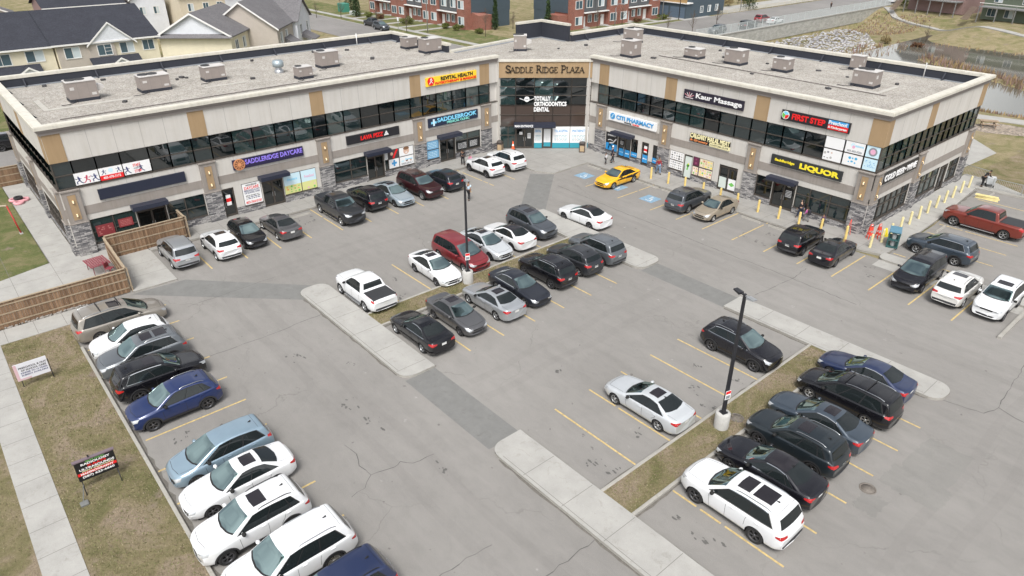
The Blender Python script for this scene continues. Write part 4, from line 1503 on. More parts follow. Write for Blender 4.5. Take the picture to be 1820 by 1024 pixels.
def serif_caps(txt, u0, u1, z0, hs, hb, m, parent):
    """small caps with slab serifs, built letter by letter as thick and thin strokes on FC"""
    G_ = {  # strokes in a unit box: (points, thick?)  serifs added at listed feet
        'S': ([([(.80, .80), (.62, .97), (.36, .97), (.16, .80), (.24, .60), (.66, .42), (.82, .24), (.66, .04), (.34, .02), (.12, .20)], 1)], [(.80, .86, 'v'), (.12, .14, 'v')], .80),
        'A': ([([(.06, 0), (.46, 1.0)], 0), ([(.46, 1.0), (.90, 0)], 1), ([(.22, .36), (.74, .36)], 0)], [(.06, 0, 'h'), (.90, 0, 'h')], .98),
        'D': ([([(.16, 0), (.16, 1)], 1), ([(.16, 1), (.50, .98), (.82, .78), (.88, .5), (.82, .22), (.50, .02), (.16, 0)], .6)], [(.14, 0, 'h'), (.14, 1, 'h')], .98),
        'L': ([([(.20, 0), (.20, 1)], 1), ([(.16, .03), (.76, .03)], 0), ([(.76, .0), (.80, .22)], 0)], [(.20, 1, 'h')], .78),
        'E': ([([(.18, 0), (.18, 1)], 1), ([(.14, .97), (.70, .97)], 0), ([(.18, .52), (.58, .52)], 0), ([(.14, .03), (.74, .03)], 0), ([(.70, 1), (.72, .82)], 0), ([(.74, 0), (.77, .2)], 0)], [], .78),
        'R': ([([(.18, 0), (.18, 1)], 1), ([(.18, .98), (.50, .97), (.68, .82), (.66, .62), (.48, .50), (.18, .48)], .6), ([(.44, .49), (.86, 0)], 1)], [(.18, 0, 'h'), (.18, 1, 'h'), (.88, 0, 'h')], .90),
        'I': ([([(.22, 0), (.22, 1)], 1)], [(.22, 0, 'h'), (.22, 1, 'h')], .44),
        'G': ([([(.82, .80), (.64, .97), (.40, .98), (.14, .72), (.12, .34), (.36, .03), (.62, .02), (.84, .12)], .8), ([(.84, .0), (.84, .42)], 1)], [(.82, .86, 'v'), (.82, .44, 'h')], .96),
        'P': ([([(.20, 0), (.20, 1)], 1), ([(.20, .98), (.54, .97), (.74, .80), (.72, .58), (.52, .45), (.20, .44)], .6)], [(.20, 0, 'h'), (.20, 1, 'h')], .82),
        'Z': ([([(.12, .97), (.78, .97)], 0), ([(.78, .97), (.10, .03)], 1), ([(.10, .03), (.82, .03)], 0), ([(.12, 1), (.10, .82)], 0), ([(.82, 0), (.84, .2)], 0)], [], .88),
    }
    wid = 0
    lay = []
    for w in txt.split(" "):
        for i, ch in enumerate(w):
            s = hb if i == 0 else hs
            lay.append((ch, wid, s))
            wid += G_[ch][2] * s * .92
        wid += hs * .55
    wid -= hs * .55
    k = (u1 - u0) / wid
    b = MB()
    d0, d1 = .07, .15

    def stroke(a, c, w):
        a, c = Vector(a), Vector(c)
        t_ = (c - a).normalized()
        p = Vector((-t_.y, t_.x)) * w / 2
        e = t_ * w * .15
        q = [a - p - e, c - p + e, c + p + e, a + p - e]
        b.hexa([FC(v.x, d0, v.y) for v in q] + [FC(v.x, d1, v.y) for v in q])

    for ch, x, s in lay:
        sx, sz = k * s, s
        for pts, th in G_[ch][0]:
            w = s * (.055 + .085 * th)
            for i in range(len(pts) - 1):
                stroke((u0 + k * x + pts[i][0] * sx * .92, z0 + pts[i][1] * sz), (u0 + k * x + pts[i + 1][0] * sx * .92, z0 + pts[i + 1][1] * sz), w)
        for fx, fz, kd in G_[ch][1]:
            cx, cz = u0 + k * x + fx * sx * .92, z0 + fz * sz
            if kd == 'h':
                stroke((cx - s * .15, cz), (cx + s * .15, cz), s * .06)
            else:
                stroke((cx, cz - s * .10), (cx, cz + s * .10), s * .06)
    wpart(b, "lettering", m, parent)


serif_caps("SADDLE RIDGE PLAZA", 0.62, 8.62, 8.02, 0.55, 0.70, DKB, t)
t = thing("window_lettering", "white lettering TOTALLY ORTHODONTICS DENTAL on the brown entrance glass", "window sign", (-53, 49, 4.0))
for i, (s, ue) in enumerate((("TOTALLY", 5.30), ("ORTHODONTICS", 6.95), ("DENTAL", 5.18))):
    lettering("lettering", s, FC, 3.58, ue, 5.17 - .56 * i, 5.63 - .56 * i, -.02, .02, SWHITE, t, bold=.045)
b = MB()
disc(b, FC, 2.85, 5.33, .27, -.02, .02, 0)
strip(b, FC, [(2.1, 5.42), (2.4, 5.30), (2.62, 5.22)], .06, .015, 0)
strip(b, FC, [(3.6, 5.42), (3.3, 5.30), (3.08, 5.22)], .06, .015, 0)
strip(b, FC, [(2.68, 5.38), (2.78, 5.26), (2.85, 5.38), (2.92, 5.26), (3.02, 5.38)], .06, .026, 1)
wpart(b, "emblem", [SWHITE, GREYTXT], t)
t = thing("entrance_sign", "white lettering MAIN ENTRANCE on the dark entrance canopy", "shop sign", (-54, 48.5, 2.6))
lettering("lettering", "MAIN ENTRANCE", FC, 1.6, 3.5, 2.66, 2.90, .90, .945, SWHITE, t, bold=.03)


# ---------------------------------------------------------------- posters and stickers in the windows
def poster(label, F, u0, u1, z0, z1, m, deco=None, texts=(), d=-0.035, cat="poster", group="printed panels in the shop windows", name="window_poster"):
    x, y, _ = F((u0 + u1) / 2, 0, 0)
    t = thing(name, label, cat, (x, y, z0), 0, group)
    b = MB()
    b.box(u0, u1, d, d + .012, z0, z1, 0, F=F)
    wpart(b, "sheet", m, t)
    if deco:
        b = MB()
        mats = deco(b, F, u0, u1, z0, z1, d + .014)
        wpart(b, "print", mats, t)
    W, H = u1 - u0, z1 - z0
    for (s, a, c, e, f, tm) in texts:
        lettering("lettering", s, F, u0 + a * W, u0 + c * W, z0 + e * H, z0 + f * H, d + .016, d + .022, tm, t, bold=.02)
    return t


def runner(b, F, u, z, s, d, mi, fl=1):
    """small printed figure in mid-exercise"""
    disc(b, F, u + fl * .03 * s, z + .88 * s, .09 * s, d, d + .001, mi, 8)
    strip(b, F, [(u, z + .80 * s), (u - fl * .06 * s, z + .42 * s)], .20 * s, d, mi)
    strip(b, F, [(u - fl * .05 * s, z + .45 * s), (u + fl * .26 * s, z + .30 * s), (u + fl * .24 * s, z)], .11 * s, d + .0006, mi)
    strip(b, F, [(u - fl * .05 * s, z + .45 * s), (u - fl * .20 * s, z + .20 * s), (u - fl * .42 * s, z + .05 * s)], .11 * s, d + .001, mi)
    strip(b, F, [(u, z + .75 * s), (u + fl * .28 * s, z + .62 * s), (u + fl * .42 * s, z + .78 * s)], .07 * s, d + .0014, mi)
    strip(b, F, [(u, z + .75 * s), (u - fl * .3 * s, z + .66 * s)], .07 * s, d + .0018, mi)


def d_run(n, cols):
    def f(b, F, u0, u1, z0, z1, d):
        for k in range(n):
            runner(b, F, u0 + (u1 - u0) * (k + .5) / n, z0 + .06, (z1 - z0) * .68, d, k % 2, 1 if k % 2 else -1)
        return cols
    return f


NAVY = mat("print_navy", (0.05, 0.06, 0.16), 0.5)
def d_red(b, F, u0, u1, z0, z1, d):
    b.box(u0, u1, d - .001, d, z0, z0 + (z1 - z0) * .40, 0, F=F)
    disc(b, F, (u0 + u1) / 2, z0 + (z1 - z0) * .72, .17, d, d + .001, 1, 12)
    runner(b, F, u0 + .3, z0 + .4, .4, d, 2)
    runner(b, F, u1 - .25, z0 + .4, .42, d, 2, -1)
    return [RED, SPALE, NAVY]


poster("white gym poster with exercising figures, leftmost in the upper windows", FL, 7.1, 8.64, 5.24, 6.1, SWHITE, d_run(3, [NAVY, mat("print_crimson", (0.5, 0.05, 0.1), 0.5)]), cat="poster")
poster("white and red gym poster with phone number 403-478-3172 in the upper windows", FL, 8.7, 10.25, 5.21, 6.12, SWHITE, d_red, [("403-478-3172", .12, .88, .1, .30, SWHITE)])
poster("white gym poster reading START STOP beside the red one in the upper windows", FL, 10.32, 12.18, 5.26, 6.13, SWHITE, d_run(4, [NAVY, SWHITE]), [("START", .36, .64, .60, .85, RED), ("WHERE YOU", .36, .64, .40, .52, GREYTXT), ("STOP", .38, .64, .08, .32, RED)])


def lines_(rows, cols, lo=.12, hi=.88, seed=0, top=.85, bot=.12, th=.5):
    r = random.Random(seed)

    def f(b, F, u0, u1, z0, z1, d):
        W, H = u1 - u0, z1 - z0
        st = (top - bot) / rows
        for k in range(rows):
            z = z0 + H * (top - st * (k + .5))
            x = u0 + W * lo
            while x < u0 + W * hi:
                w = W * r.uniform(.06, .16)
                b.face([F(a, d + .0005, c) for a, c in ((x, z - st * H * th / 2), (min(x + w, u0 + W * hi), z - st * H * th / 2), (min(x + w, u0 + W * hi), z + st * H * th / 2), (x, z + st * H * th / 2))], r.randrange(len(cols)))
                x += w + W * .03
        return cols
    return f


def pics(nx, ny, cols, seed=1, m=.06, rnd=False):
    r = random.Random(seed)

    def f(b, F, u0, u1, z0, z1, d):
        W, H = u1 - u0, z1 - z0
        for i in range(nx):
            for j in range(ny):
                u, z = u0 + W * (m + (1 - 2 * m) * (i + .5) / nx), z0 + H * (m + (1 - 2 * m) * (j + .5) / ny)
                s = min(W / nx, H / ny) * r.uniform(.22, .42)
                if rnd:
                    u += r.uniform(-.1, .1) * W / nx
                    z += r.uniform(-.15, .15) * H / ny
                disc(b, F, u, z, s, d, d + .001 + .0004 * r.random(), r.randrange(len(cols)), r.choice((4, 6, 12)), r.uniform(.6, 1.1))
        return cols
    return f


poster("white door sign listing SADDLERIDGE DAYCARE hours and phone 403-764-0181", FL, 18.55, 20.08, 0.74, 2.56, SWHITE, lines_(3, [GREYTXT, SBLACK, NAVY], top=.46, bot=.24), [
    ("SADDLERIDGE", .2, .8, .89, .96, SBLACK), ("DAYCARE", .1, .9, .72, .86, RED), ("PRESCHOOL & OUT", .06, .94, .62, .70, NAVY), ("OF SCHOOL CARE", .08, .92, .52, .60, NAVY), ("403-764-0181", .06, .94, .05, .17, RED)])
poster("pale poster with yellow meadow print right of the daycare door", FL, 22.14, 23.66, 0.8, 2.56, SPALE, lambda b, F, u0, u1, z0, z1, d: (b.box(u0, u1, d - .001, d, z0, z0 + .75, 0, F=F), pics(4, 3, [SYEL, SGREEN, SORANGE], 4, .05, True)(b, F, u0, u1, z0, z0 + .75, d + .001), [mat("print_meadow", (0.66, 0.66, 0.28), 0.5), SGREEN, SORANGE])[-1], [("Daycare", .2, .8, .62, .78, SCYAN)])
poster("pale poster with pink and yellow print beside the grey stone pier", FL, 23.74, 25.12, 0.8, 2.56, SPALE, lambda b, F, u0, u1, z0, z1, d: (b.box(u0, u1, d - .001, d, z0, z0 + .75, 0, F=F), pics(4, 3, [SYEL, SGREEN, SPINK], 9, .05, True)(b, F, u0, u1, z0, z0 + .8, d + .001), [mat("print_meadow", (0.66, 0.66, 0.28), 0.5), SPINK, SGREEN])[-1], [("Preschool", .2, .85, .62, .76, SPINK)])
poster("dark red menu poster in the window left of the fenced patio door", FL, 7.45, 8.65, 1.15, 2.0, mat("print_maroon", (0.22, 0.035, 0.04), 0.5), lines_(4, [mat("print_rose", (0.45, 0.16, 0.15), 0.5), MATS["print_maroon"]], seed=3))
poster("smaller dark red menu poster in the window by the patio door", FL, 9.0, 10.0, 1.45, 2.1, mat("print_maroon2", (0.26, 0.04, 0.045), 0.5), lines_(4, [MATS["print_rose"]], seed=4))
SKIN_P = mat("print_skin", (0.62, 0.42, 0.32), 0.6)
poster("dental poster with a smiling face right of the pizza shop door", FL, 33.8, 35.36, 1.74, 2.56, SWHITE, lambda b, F, u0, u1, z0, z1, d: (disc(b, F, (u0 + u1) / 2, (z0 + z1) / 2 + .05, .33, d, d + .001, 0, 14), disc(b, F, (u0 + u1) / 2, z1 - .12, .34, d + .001, d + .002, 1, 12, .45), disc(b, F, (u0 + u1) / 2, z0 + .3, .12, d + .001, d + .0025, 2, 10, .5), [SKIN_P, mat("print_hair", (0.2, 0.1, 0.05), 0.6), SWHITE])[-1])
poster("white dental poster reading IMPLANTS low in the pizza shop window", FL, 33.8, 35.36, 0.8, 1.66, SWHITE, pics(3, 1, [SKIN_P, SPALE, MATS["print_hair"]], 6), [("Dental", .4, .9, .55, .75, SCYAN), ("EMERGENCY", .1, .95, .1, .3, GREYTXT)])
poster("narrow poster of a person with a red ribbon beside the pizza shop door", FL, 32.6, 33.7, 1.74, 2.56, mat("print_shadow", (0.06, 0.05, 0.05), 0.5), lambda b, F, u0, u1, z0, z1, d: (strip(b, F, [(u0 + .5, z0), (u0 + .7, z0 + .4), (u0 + 1.0, z1)], .2, d, 0), disc(b, F, u0 + .35, z0 + .45, .16, d, d + .001, 1, 10), [RED, SKIN_P])[-1])
poster("white poster with a blue medical cross under the person poster", FL, 32.6, 33.7, 0.8, 1.66, SWHITE, lambda b, F, u0, u1, z0, z1, d: (strip(b, F, [(u0 + .3, z0 + .45), (u0 + .85, z0 + .45)], .2, d, 0), strip(b, F, [(u0 + .57, z0 + .15), (u0 + .57, z0 + .75)], .2, d + .001, 0), [SBLUE])[-1])
poster("white notice sheet at the top right of the pizza shop door", FL, 32.2, 32.5, 1.75, 2.55, SWHITE, lines_(5, [GREYTXT], seed=8))
poster("blue clinic information panel left of the medical clinic door", FL, 36.9, 38.36, 1.7, 2.54, mat("print_azure", (0.16, 0.36, 0.56), 0.4), lines_(4, [SPALE], seed=12, th=.35))
poster("blue clinic information panel in the lower pane by the medical clinic door", FL, 36.9, 38.36, 0.76, 1.6, MATS["print_azure"], lines_(4, [SPALE], seed=13, th=.35))
poster("white printed service list on dark glass right of the clinic door", FL, 40.6, 41.9, 0.95, 1.8, SBLACK, lines_(5, [SWHITE], seed=15, th=.4, hi=.95))
poster("second white printed service list by the last pier of the left wing", FL, 42.1, 43.5, 0.95, 1.8, SBLACK, lines_(5, [SWHITE], seed=16, th=.4, hi=.8))
poster("red and white notice on the single door between stone pier and daycare board", FL, 17.14, 17.52, 1.05, 1.95, SWHITE, lambda b, F, u0, u1, z0, z1, d: (b.box(u0, u1, d, d + .001, z0 + .3, z0 + .62, 0, F=F), [RED])[-1], d=-.15)
# entrance posters
TEALP = mat("print_teal", (0.04, 0.30, 0.38), 0.5)
for i, (a, c, lab, s) in enumerate(((3.66, 4.48, "narrow white and teal clinic panel left of the entrance's inner door", "DENTAL"), (5.6, 7.4, "wide white and teal panel reading STILL ACCEPTING in the entrance glass", "STILL ACCEPTING"), (7.46, 9.38, "white and teal panel reading PATIENTS at the right end of the entrance glass", "PATIENTS"))):
    poster(lab, FC, a, c, 0.18, 2.46, SWHITE, lambda b, F, u0, u1, z0, z1, d: (b.box(u0, u1, d - .001, d, z0, z0 + .55, 0, F=F), lines_(5, [GREYTXT, SPALE], seed=31, top=.62, bot=.3, th=.3)(b, F, u0, u1, z0, z1, d), [TEALP, GREYTXT])[-1], [(s, .12, .88, .74, .86, SBLUE)], d=-.03)
poster("white and teal door panel in the middle of the entrance", FC, 4.68, 5.4, 0.32, 2.2, SWHITE, lambda b, F, u0, u1, z0, z1, d: (b.box(u0, u1, d - .001, d, z0, z0 + .45, 0, F=F), [TEALP])[-1], d=-.10)
poster("small white notice on the left leaf of the main entrance", FC, 2.1, 2.42, 1.6, 1.9, SWHITE, d=-.10)
poster("small white notice on the right leaf of the main entrance", FC, 2.95, 3.3, 1.2, 1.75, SWHITE, lines_(3, [GREYTXT], seed=2), d=-.10)
# pharmacy
AZ = mat("print_sky", (0.03, 0.28, 0.62), 0.45)


def d_pharm(b, F, u0, u1, z0, z1, d):
    b.box(u0, u1, d - .001, d, z0, z0 + .72, 0, F=F)
    strip(b, F, [(u0 + .35, z0 + .1), (u0 + .5, z0 + .75), (u0 + .9, z0 + .3)], .13, d, 1)
    strip(b, F, [(u0 + .5, z0 + .75), (u0 + .95, z0 + .85), (u0 + 1.35, z0 + 1.3)], .13, d + .001, 1)
    strip(b, F, [(u0 + .25, z0 + 1.0), (u0 + .5, z0 + 1.1), (u0 + .9, z0 + 1.05)], .07, d + .001, 1)
    return [AZ, SWHITE]


poster("black and blue pharmacy panel with a white stretching figure", FR, -46.95, -45.45, 0.66, 2.46, SBLACK, d_pharm, [("CITI PHARMACY", .12, .88, .82, .90, SWHITE)])
for a, c, z1_, lab in ((-45.2, -44.55, 1.15, "blue half panel on the left leaf of the pharmacy door"), (-44.45, -43.8, 1.15, "blue half panel on the right leaf of the pharmacy door"), (-43.55, -42.8, 1.15, "blue half panel in the window right of the pharmacy door"), (-42.15, -41.5, 1.2, "blue half panel on the single black door by the pharmacy"), (-40.82, -40.25, 1.2, "blue half panel in the narrow window beside the stone pier")):
    poster(lab, FR, a, c, 0.42 if a not in (-43.55, -40.82) else .68, z1_, AZ, pics(3, 1, [SPALE, SWHITE], int(-a * 7), .12), d=-.10 if a not in (-43.55, -40.82) else -.035)
poster("red and white notice on the single black door by the pharmacy", FR, -42.0, -41.62, 1.45, 2.1, RED, lambda b, F, u0, u1, z0, z1, d: (b.box(u0, u1, d, d + .001, z0 + .38, z1, 0, F=F), b.box(u0, u1, d, d + .001, z0, z0 + .14, 0, F=F), [SWHITE])[-1], d=-.10)
poster("white printed hours on the dark glass above the pharmacy door panel", FR, -45.1, -44.65, 1.5, 2.0, SBLACK, lines_(4, [SWHITE], seed=5, lo=.05, hi=.95), d=-.10)
# grocery
FOOD = [mat("print_meat", (0.55, 0.22, 0.14), 0.5), mat("print_bread", (0.66, 0.46, 0.26), 0.5), SWHITE, SGREEN, SYEL]
poster("white poster with rows of small dark product pictures, upper pane by the grocery", FR, -38.76, -37.22, 1.66, 2.46, SWHITE, pics(5, 3, [GREYTXT, SBLACK, mat("print_silver", (0.45, 0.44, 0.42), 0.5)], 3))
poster("white poster with rows of small dark product pictures, lower pane by the grocery", FR, -38.76, -37.22, 0.78, 1.56, SWHITE, pics(6, 3, [GREYTXT, MATS["print_silver"], SBLACK], 8))
poster("frosted door panel with a green parrot-like print at the grocery", FR, -37.05, -36.3, 0.3, 2.3, mat("print_frost", (0.60, 0.66, 0.62), 0.5), lambda b, F, u0, u1, z0, z1, d: (disc(b, F, u0 + .36, z0 + 1.15, .16, d, d + .001, 0, 10), strip(b, F, [(u0 + .4, z0 + 1.2), (u0 + .3, z0 + .7)], .16, d + .001, 0), disc(b, F, u0 + .42, z0 + 1.3, .07, d + .001, d + .002, 1, 8), [SGREEN, SYEL])[-1], d=-.10)
poster("food poster of bread and sweets, upper right pane of the grocery", FR, -35.4, -33.98, 1.68, 2.46, mat("print_food", (0.70, 0.60, 0.42), 0.5), pics(5, 3, FOOD, 14, .03, True))
poster("food poster of cooked dishes, lower right pane of the grocery", FR, -35.4, -33.98, 0.8, 1.56, mat("print_food2", (0.74, 0.62, 0.52), 0.5), pics(5, 3, FOOD, 17, .03, True))
poster("narrow food poster of meat, lower left pane of the grocery", FR, -36.1, -35.5, 0.8, 1.56, MATS["print_food2"], pics(2, 3, FOOD, 19, .03, True))
poster("dark maroon poster, upper left pane of the grocery", FR, -36.1, -35.5, 1.68, 2.46, mat("print_wine", (0.12, 0.02, 0.06), 0.5), pics(1, 2, [mat("print_plum", (0.25, 0.05, 0.12), 0.5)], 5))
for a, c, z0_, z1_, lab, mm in ((-33.2, -32.45, .35, 1.35, "white lower panel on the left leaf of the grocery's second door", MATS["print_frost"]), (-32.25, -31.5, .35, 1.35, "white lower panel with green print on the right leaf of the grocery's second door", SWHITE)):
    poster(lab, FR, a, c, z0_, z1_, mm, pics(1, 1, [SGREEN if mm is SWHITE else MATS["print_frost"]], 2, .2), d=-.10)
poster("white printed offer list on the liquor shop door", FR, -26.75, -26.15, 1.15, 2.0, SBLACK, lines_(5, [SWHITE], seed=21, lo=.05, hi=.95), d=-.10)
poster("small street number plate over the liquor shop door", FR, -26.7, -26.3, 2.12, 2.25, SBLACK, None, [("161", .2, .8, .2, .8, SWHITE)], d=-.10)
# preschool window films, upper floor right corner
poster("white window film with a photo of children, lower left of the corner block", FR, -24.28, -22.8, 5.18, 6.06, SWHITE, lambda b, F, u0, u1, z0, z1, d: pics(3, 2, [GREYTXT, SKIN_P, SBLACK, mat("print_silver", (0.45, 0.44, 0.42), 0.5)], 3, .04, True)(b, F, u0, u0 + .8, z0, z0 + .8, d))
poster("plain white window film, upper left of the corner block", FR, -24.28, -22.8, 6.16, 7.02, SWHITE)
poster("white window film with pale blue clinic logo and phone number", FR, -22.68, -21.2, 6.16, 7.02, SWHITE, lambda b, F, u0, u1, z0, z1, d: (disc(b, F, u0 + .55, z0 + .62, .16, d, d + .001, 0, 12), disc(b, F, u0 + .62, z0 + .48, .12, d + .001, d + .002, 1, 10), [SPALE, SPINK])[-1], [("PRESCHOOL", .5, .95, .6, .75, SCYAN), ("403-402-0206", .12, .9, .1, .28, GREYTXT)])
poster("white window film with a blue splash mark under the clinic logo", FR, -22.68, -21.2, 5.18, 6.06, SWHITE, lambda b, F, u0, u1, z0, z1, d: (pics(3, 2, [SBLUE], 4, .1, True)(b, F, u0 + .3, u1 - .3, z0 + .1, z1 - .1, d), [mat("print_splash", (0.08, 0.40, 0.66), 0.5)])[-1])
poster("pale blue window film with a round dark badge at the corner", FR, -21.08, -20.06, 6.16, 7.02, SPALE, lambda b, F, u0, u1, z0, z1, d: (disc(b, F, (u0 + u1) / 2, (z0 + z1) / 2, .33, d, d + .001, 0, 12), disc(b, F, (u0 + u1) / 2, (z0 + z1) / 2, .2, d + .001, d + .002, 1, 12), [GREYTXT, SPINK])[-1])
poster("pale blue window film with a printed text list at the corner", FR, -21.08, -20.06, 5.18, 6.06, SPALE, lines_(6, [SBLUE, SPALE], seed=6, th=.35))

# ---------------------------------------------------------------- vehicles
CGLASS = mat("car_glass", (0.012, 0.016, 0.017), 0.02, ior=1.55)
WSGLASS, _nt, _pb = _nodes("windscreen_glass")
_tr, _gl, _fr, _mx = (_nt.nodes.new(n) for n in ("ShaderNodeBsdfTransparent", "ShaderNodeBsdfGlossy", "ShaderNodeFresnel", "ShaderNodeMixShader"))
_tr.inputs[0].default_value = (0.55, 0.68, 0.66, 1)
_gl.inputs[0].default_value = (0.36, 0.47, 0.46, 1)
_gl.inputs["Roughness"].default_value = 0.03
_fr.inputs[0].default_value = 1.6
for _a, _b in ((_fr.outputs[0], _mx.inputs[0]), (_tr.outputs[0], _mx.inputs[1]), (_gl.outputs[0], _mx.inputs[2]), (_mx.outputs[0], _nt.nodes["Material Output"].inputs["Surface"])):
    _nt.links.new(_a, _b)
CABIN = mat("cabin_dark", (0.055, 0.055, 0.058), 0.8)
SEATF = mat("seat_fabric", (0.10, 0.098, 0.096), 0.85)
TRIM = mat("car_trim", (0.014, 0.014, 0.015), 0.45)
CLAD = mat("car_cladding", (0.030, 0.030, 0.032), 0.65)
CHROME = mat("car_chrome", (0.62, 0.63, 0.64), 0.12, 1.0)
TYRE = mat("tyre_rubber", (0.018, 0.018, 0.019), 0.85)
ALLOY = mat("alloy_silver", (0.50, 0.51, 0.52), 0.3, 0.9)
ALLOY_DK = mat("alloy_dark", (0.13, 0.13, 0.14), 0.35, 0.8)
WELL = mat("wheel_well", (0.008, 0.008, 0.008), 0.9)
HEADL = mat("headlamp_glass", (0.52, 0.54, 0.56), 0.08, 0.3, coat=1.0)
TAILL = mat("tail_lamp", (0.42, 0.012, 0.014), 0.12, coat=1.0)
PLATE = mat("licence_plate", (0.70, 0.70, 0.68), 0.5)
SEAM = mat("panel_seam", (0.012, 0.012, 0.013), 0.7)
SUNROOF = mat("sunroof_glass", (0.022, 0.020, 0.024), 0.06, ior=1.5)


def paint(name, col, metal=0.0, rough=0.32):
    dk = max(col) < .06
    m = mat("paint_" + name, [c * (.8 if dk else 1) for c in col], rough, metal, coat=.95 if dk else 1.0, spec=.2 if dk else .5, grime=0.10, vs=1.3)
    # unpainted dark inner side of the sheet metal
    nt = m.node_tree
    ge = nt.nodes.new("ShaderNodeNewGeometry")
    o = nt.nodes["Material Output"]
    ms, df = nt.nodes.new("ShaderNodeMixShader"), nt.nodes.new("ShaderNodeBsdfDiffuse")
    df.inputs[0].default_value = (.03, .03, .03, 1)
    nt.links.new(ge.outputs["Backfacing"], ms.inputs[0])
    nt.links.new(nt.nodes["Principled BSDF"].outputs[0], ms.inputs[1])
    nt.links.new(df.outputs[0], ms.inputs[2])
    nt.links.new(ms.outputs[0], o.inputs["Surface"])
    return m


P = dict(
    white=paint("white", (0.74, 0.75, 0.76)), pearl=paint("pearl", (0.68, 0.67, 0.64)), silver=paint("silver", (0.46, 0.48, 0.50), 0.55, 0.3),
    bright=paint("bright_silver", (0.60, 0.625, 0.645), 0.3, 0.3), black=paint("black", (0.010, 0.010, 0.013), 0, .2), jet=paint("jet", (0.013, 0.013, 0.018), 0.1, .2), charcoal=paint("charcoal", (0.045, 0.048, 0.055), 0.35),
    slate=paint("slate", (0.085, 0.095, 0.11), 0.4), grey=paint("grey", (0.11, 0.11, 0.115), 0.4), gunmetal=paint("gunmetal", (0.15, 0.165, 0.18), 0.45),
    beige=paint("beige", (0.34, 0.31, 0.27), 0.45), gold=paint("gold", (0.42, 0.36, 0.28), 0.45), blue=paint("blue", (0.010, 0.026, 0.11), 0.25),
    navy=paint("navy", (0.018, 0.030, 0.085), 0.25), ice=paint("ice_blue", (0.27, 0.37, 0.45), 0.4), sky=paint("sky_grey", (0.36, 0.43, 0.48), 0.4),
    maroon=paint("maroon", (0.055, 0.014, 0.018), 0.3), red=paint("red", (0.23, 0.022, 0.028), 0.25), copper=paint("copper_red", (0.215, 0.032, 0.019), 0.35),
    taxi=paint("taxi_yellow", (0.86, 0.45, 0.01)), teal=paint("dark_teal", (0.028, 0.038, 0.046), 0.35), steelblue=paint("steel_blue", (0.055, 0.075, 0.10), 0.4),
    ink=paint("ink", (0.028, 0.032, 0.045), 0.3))

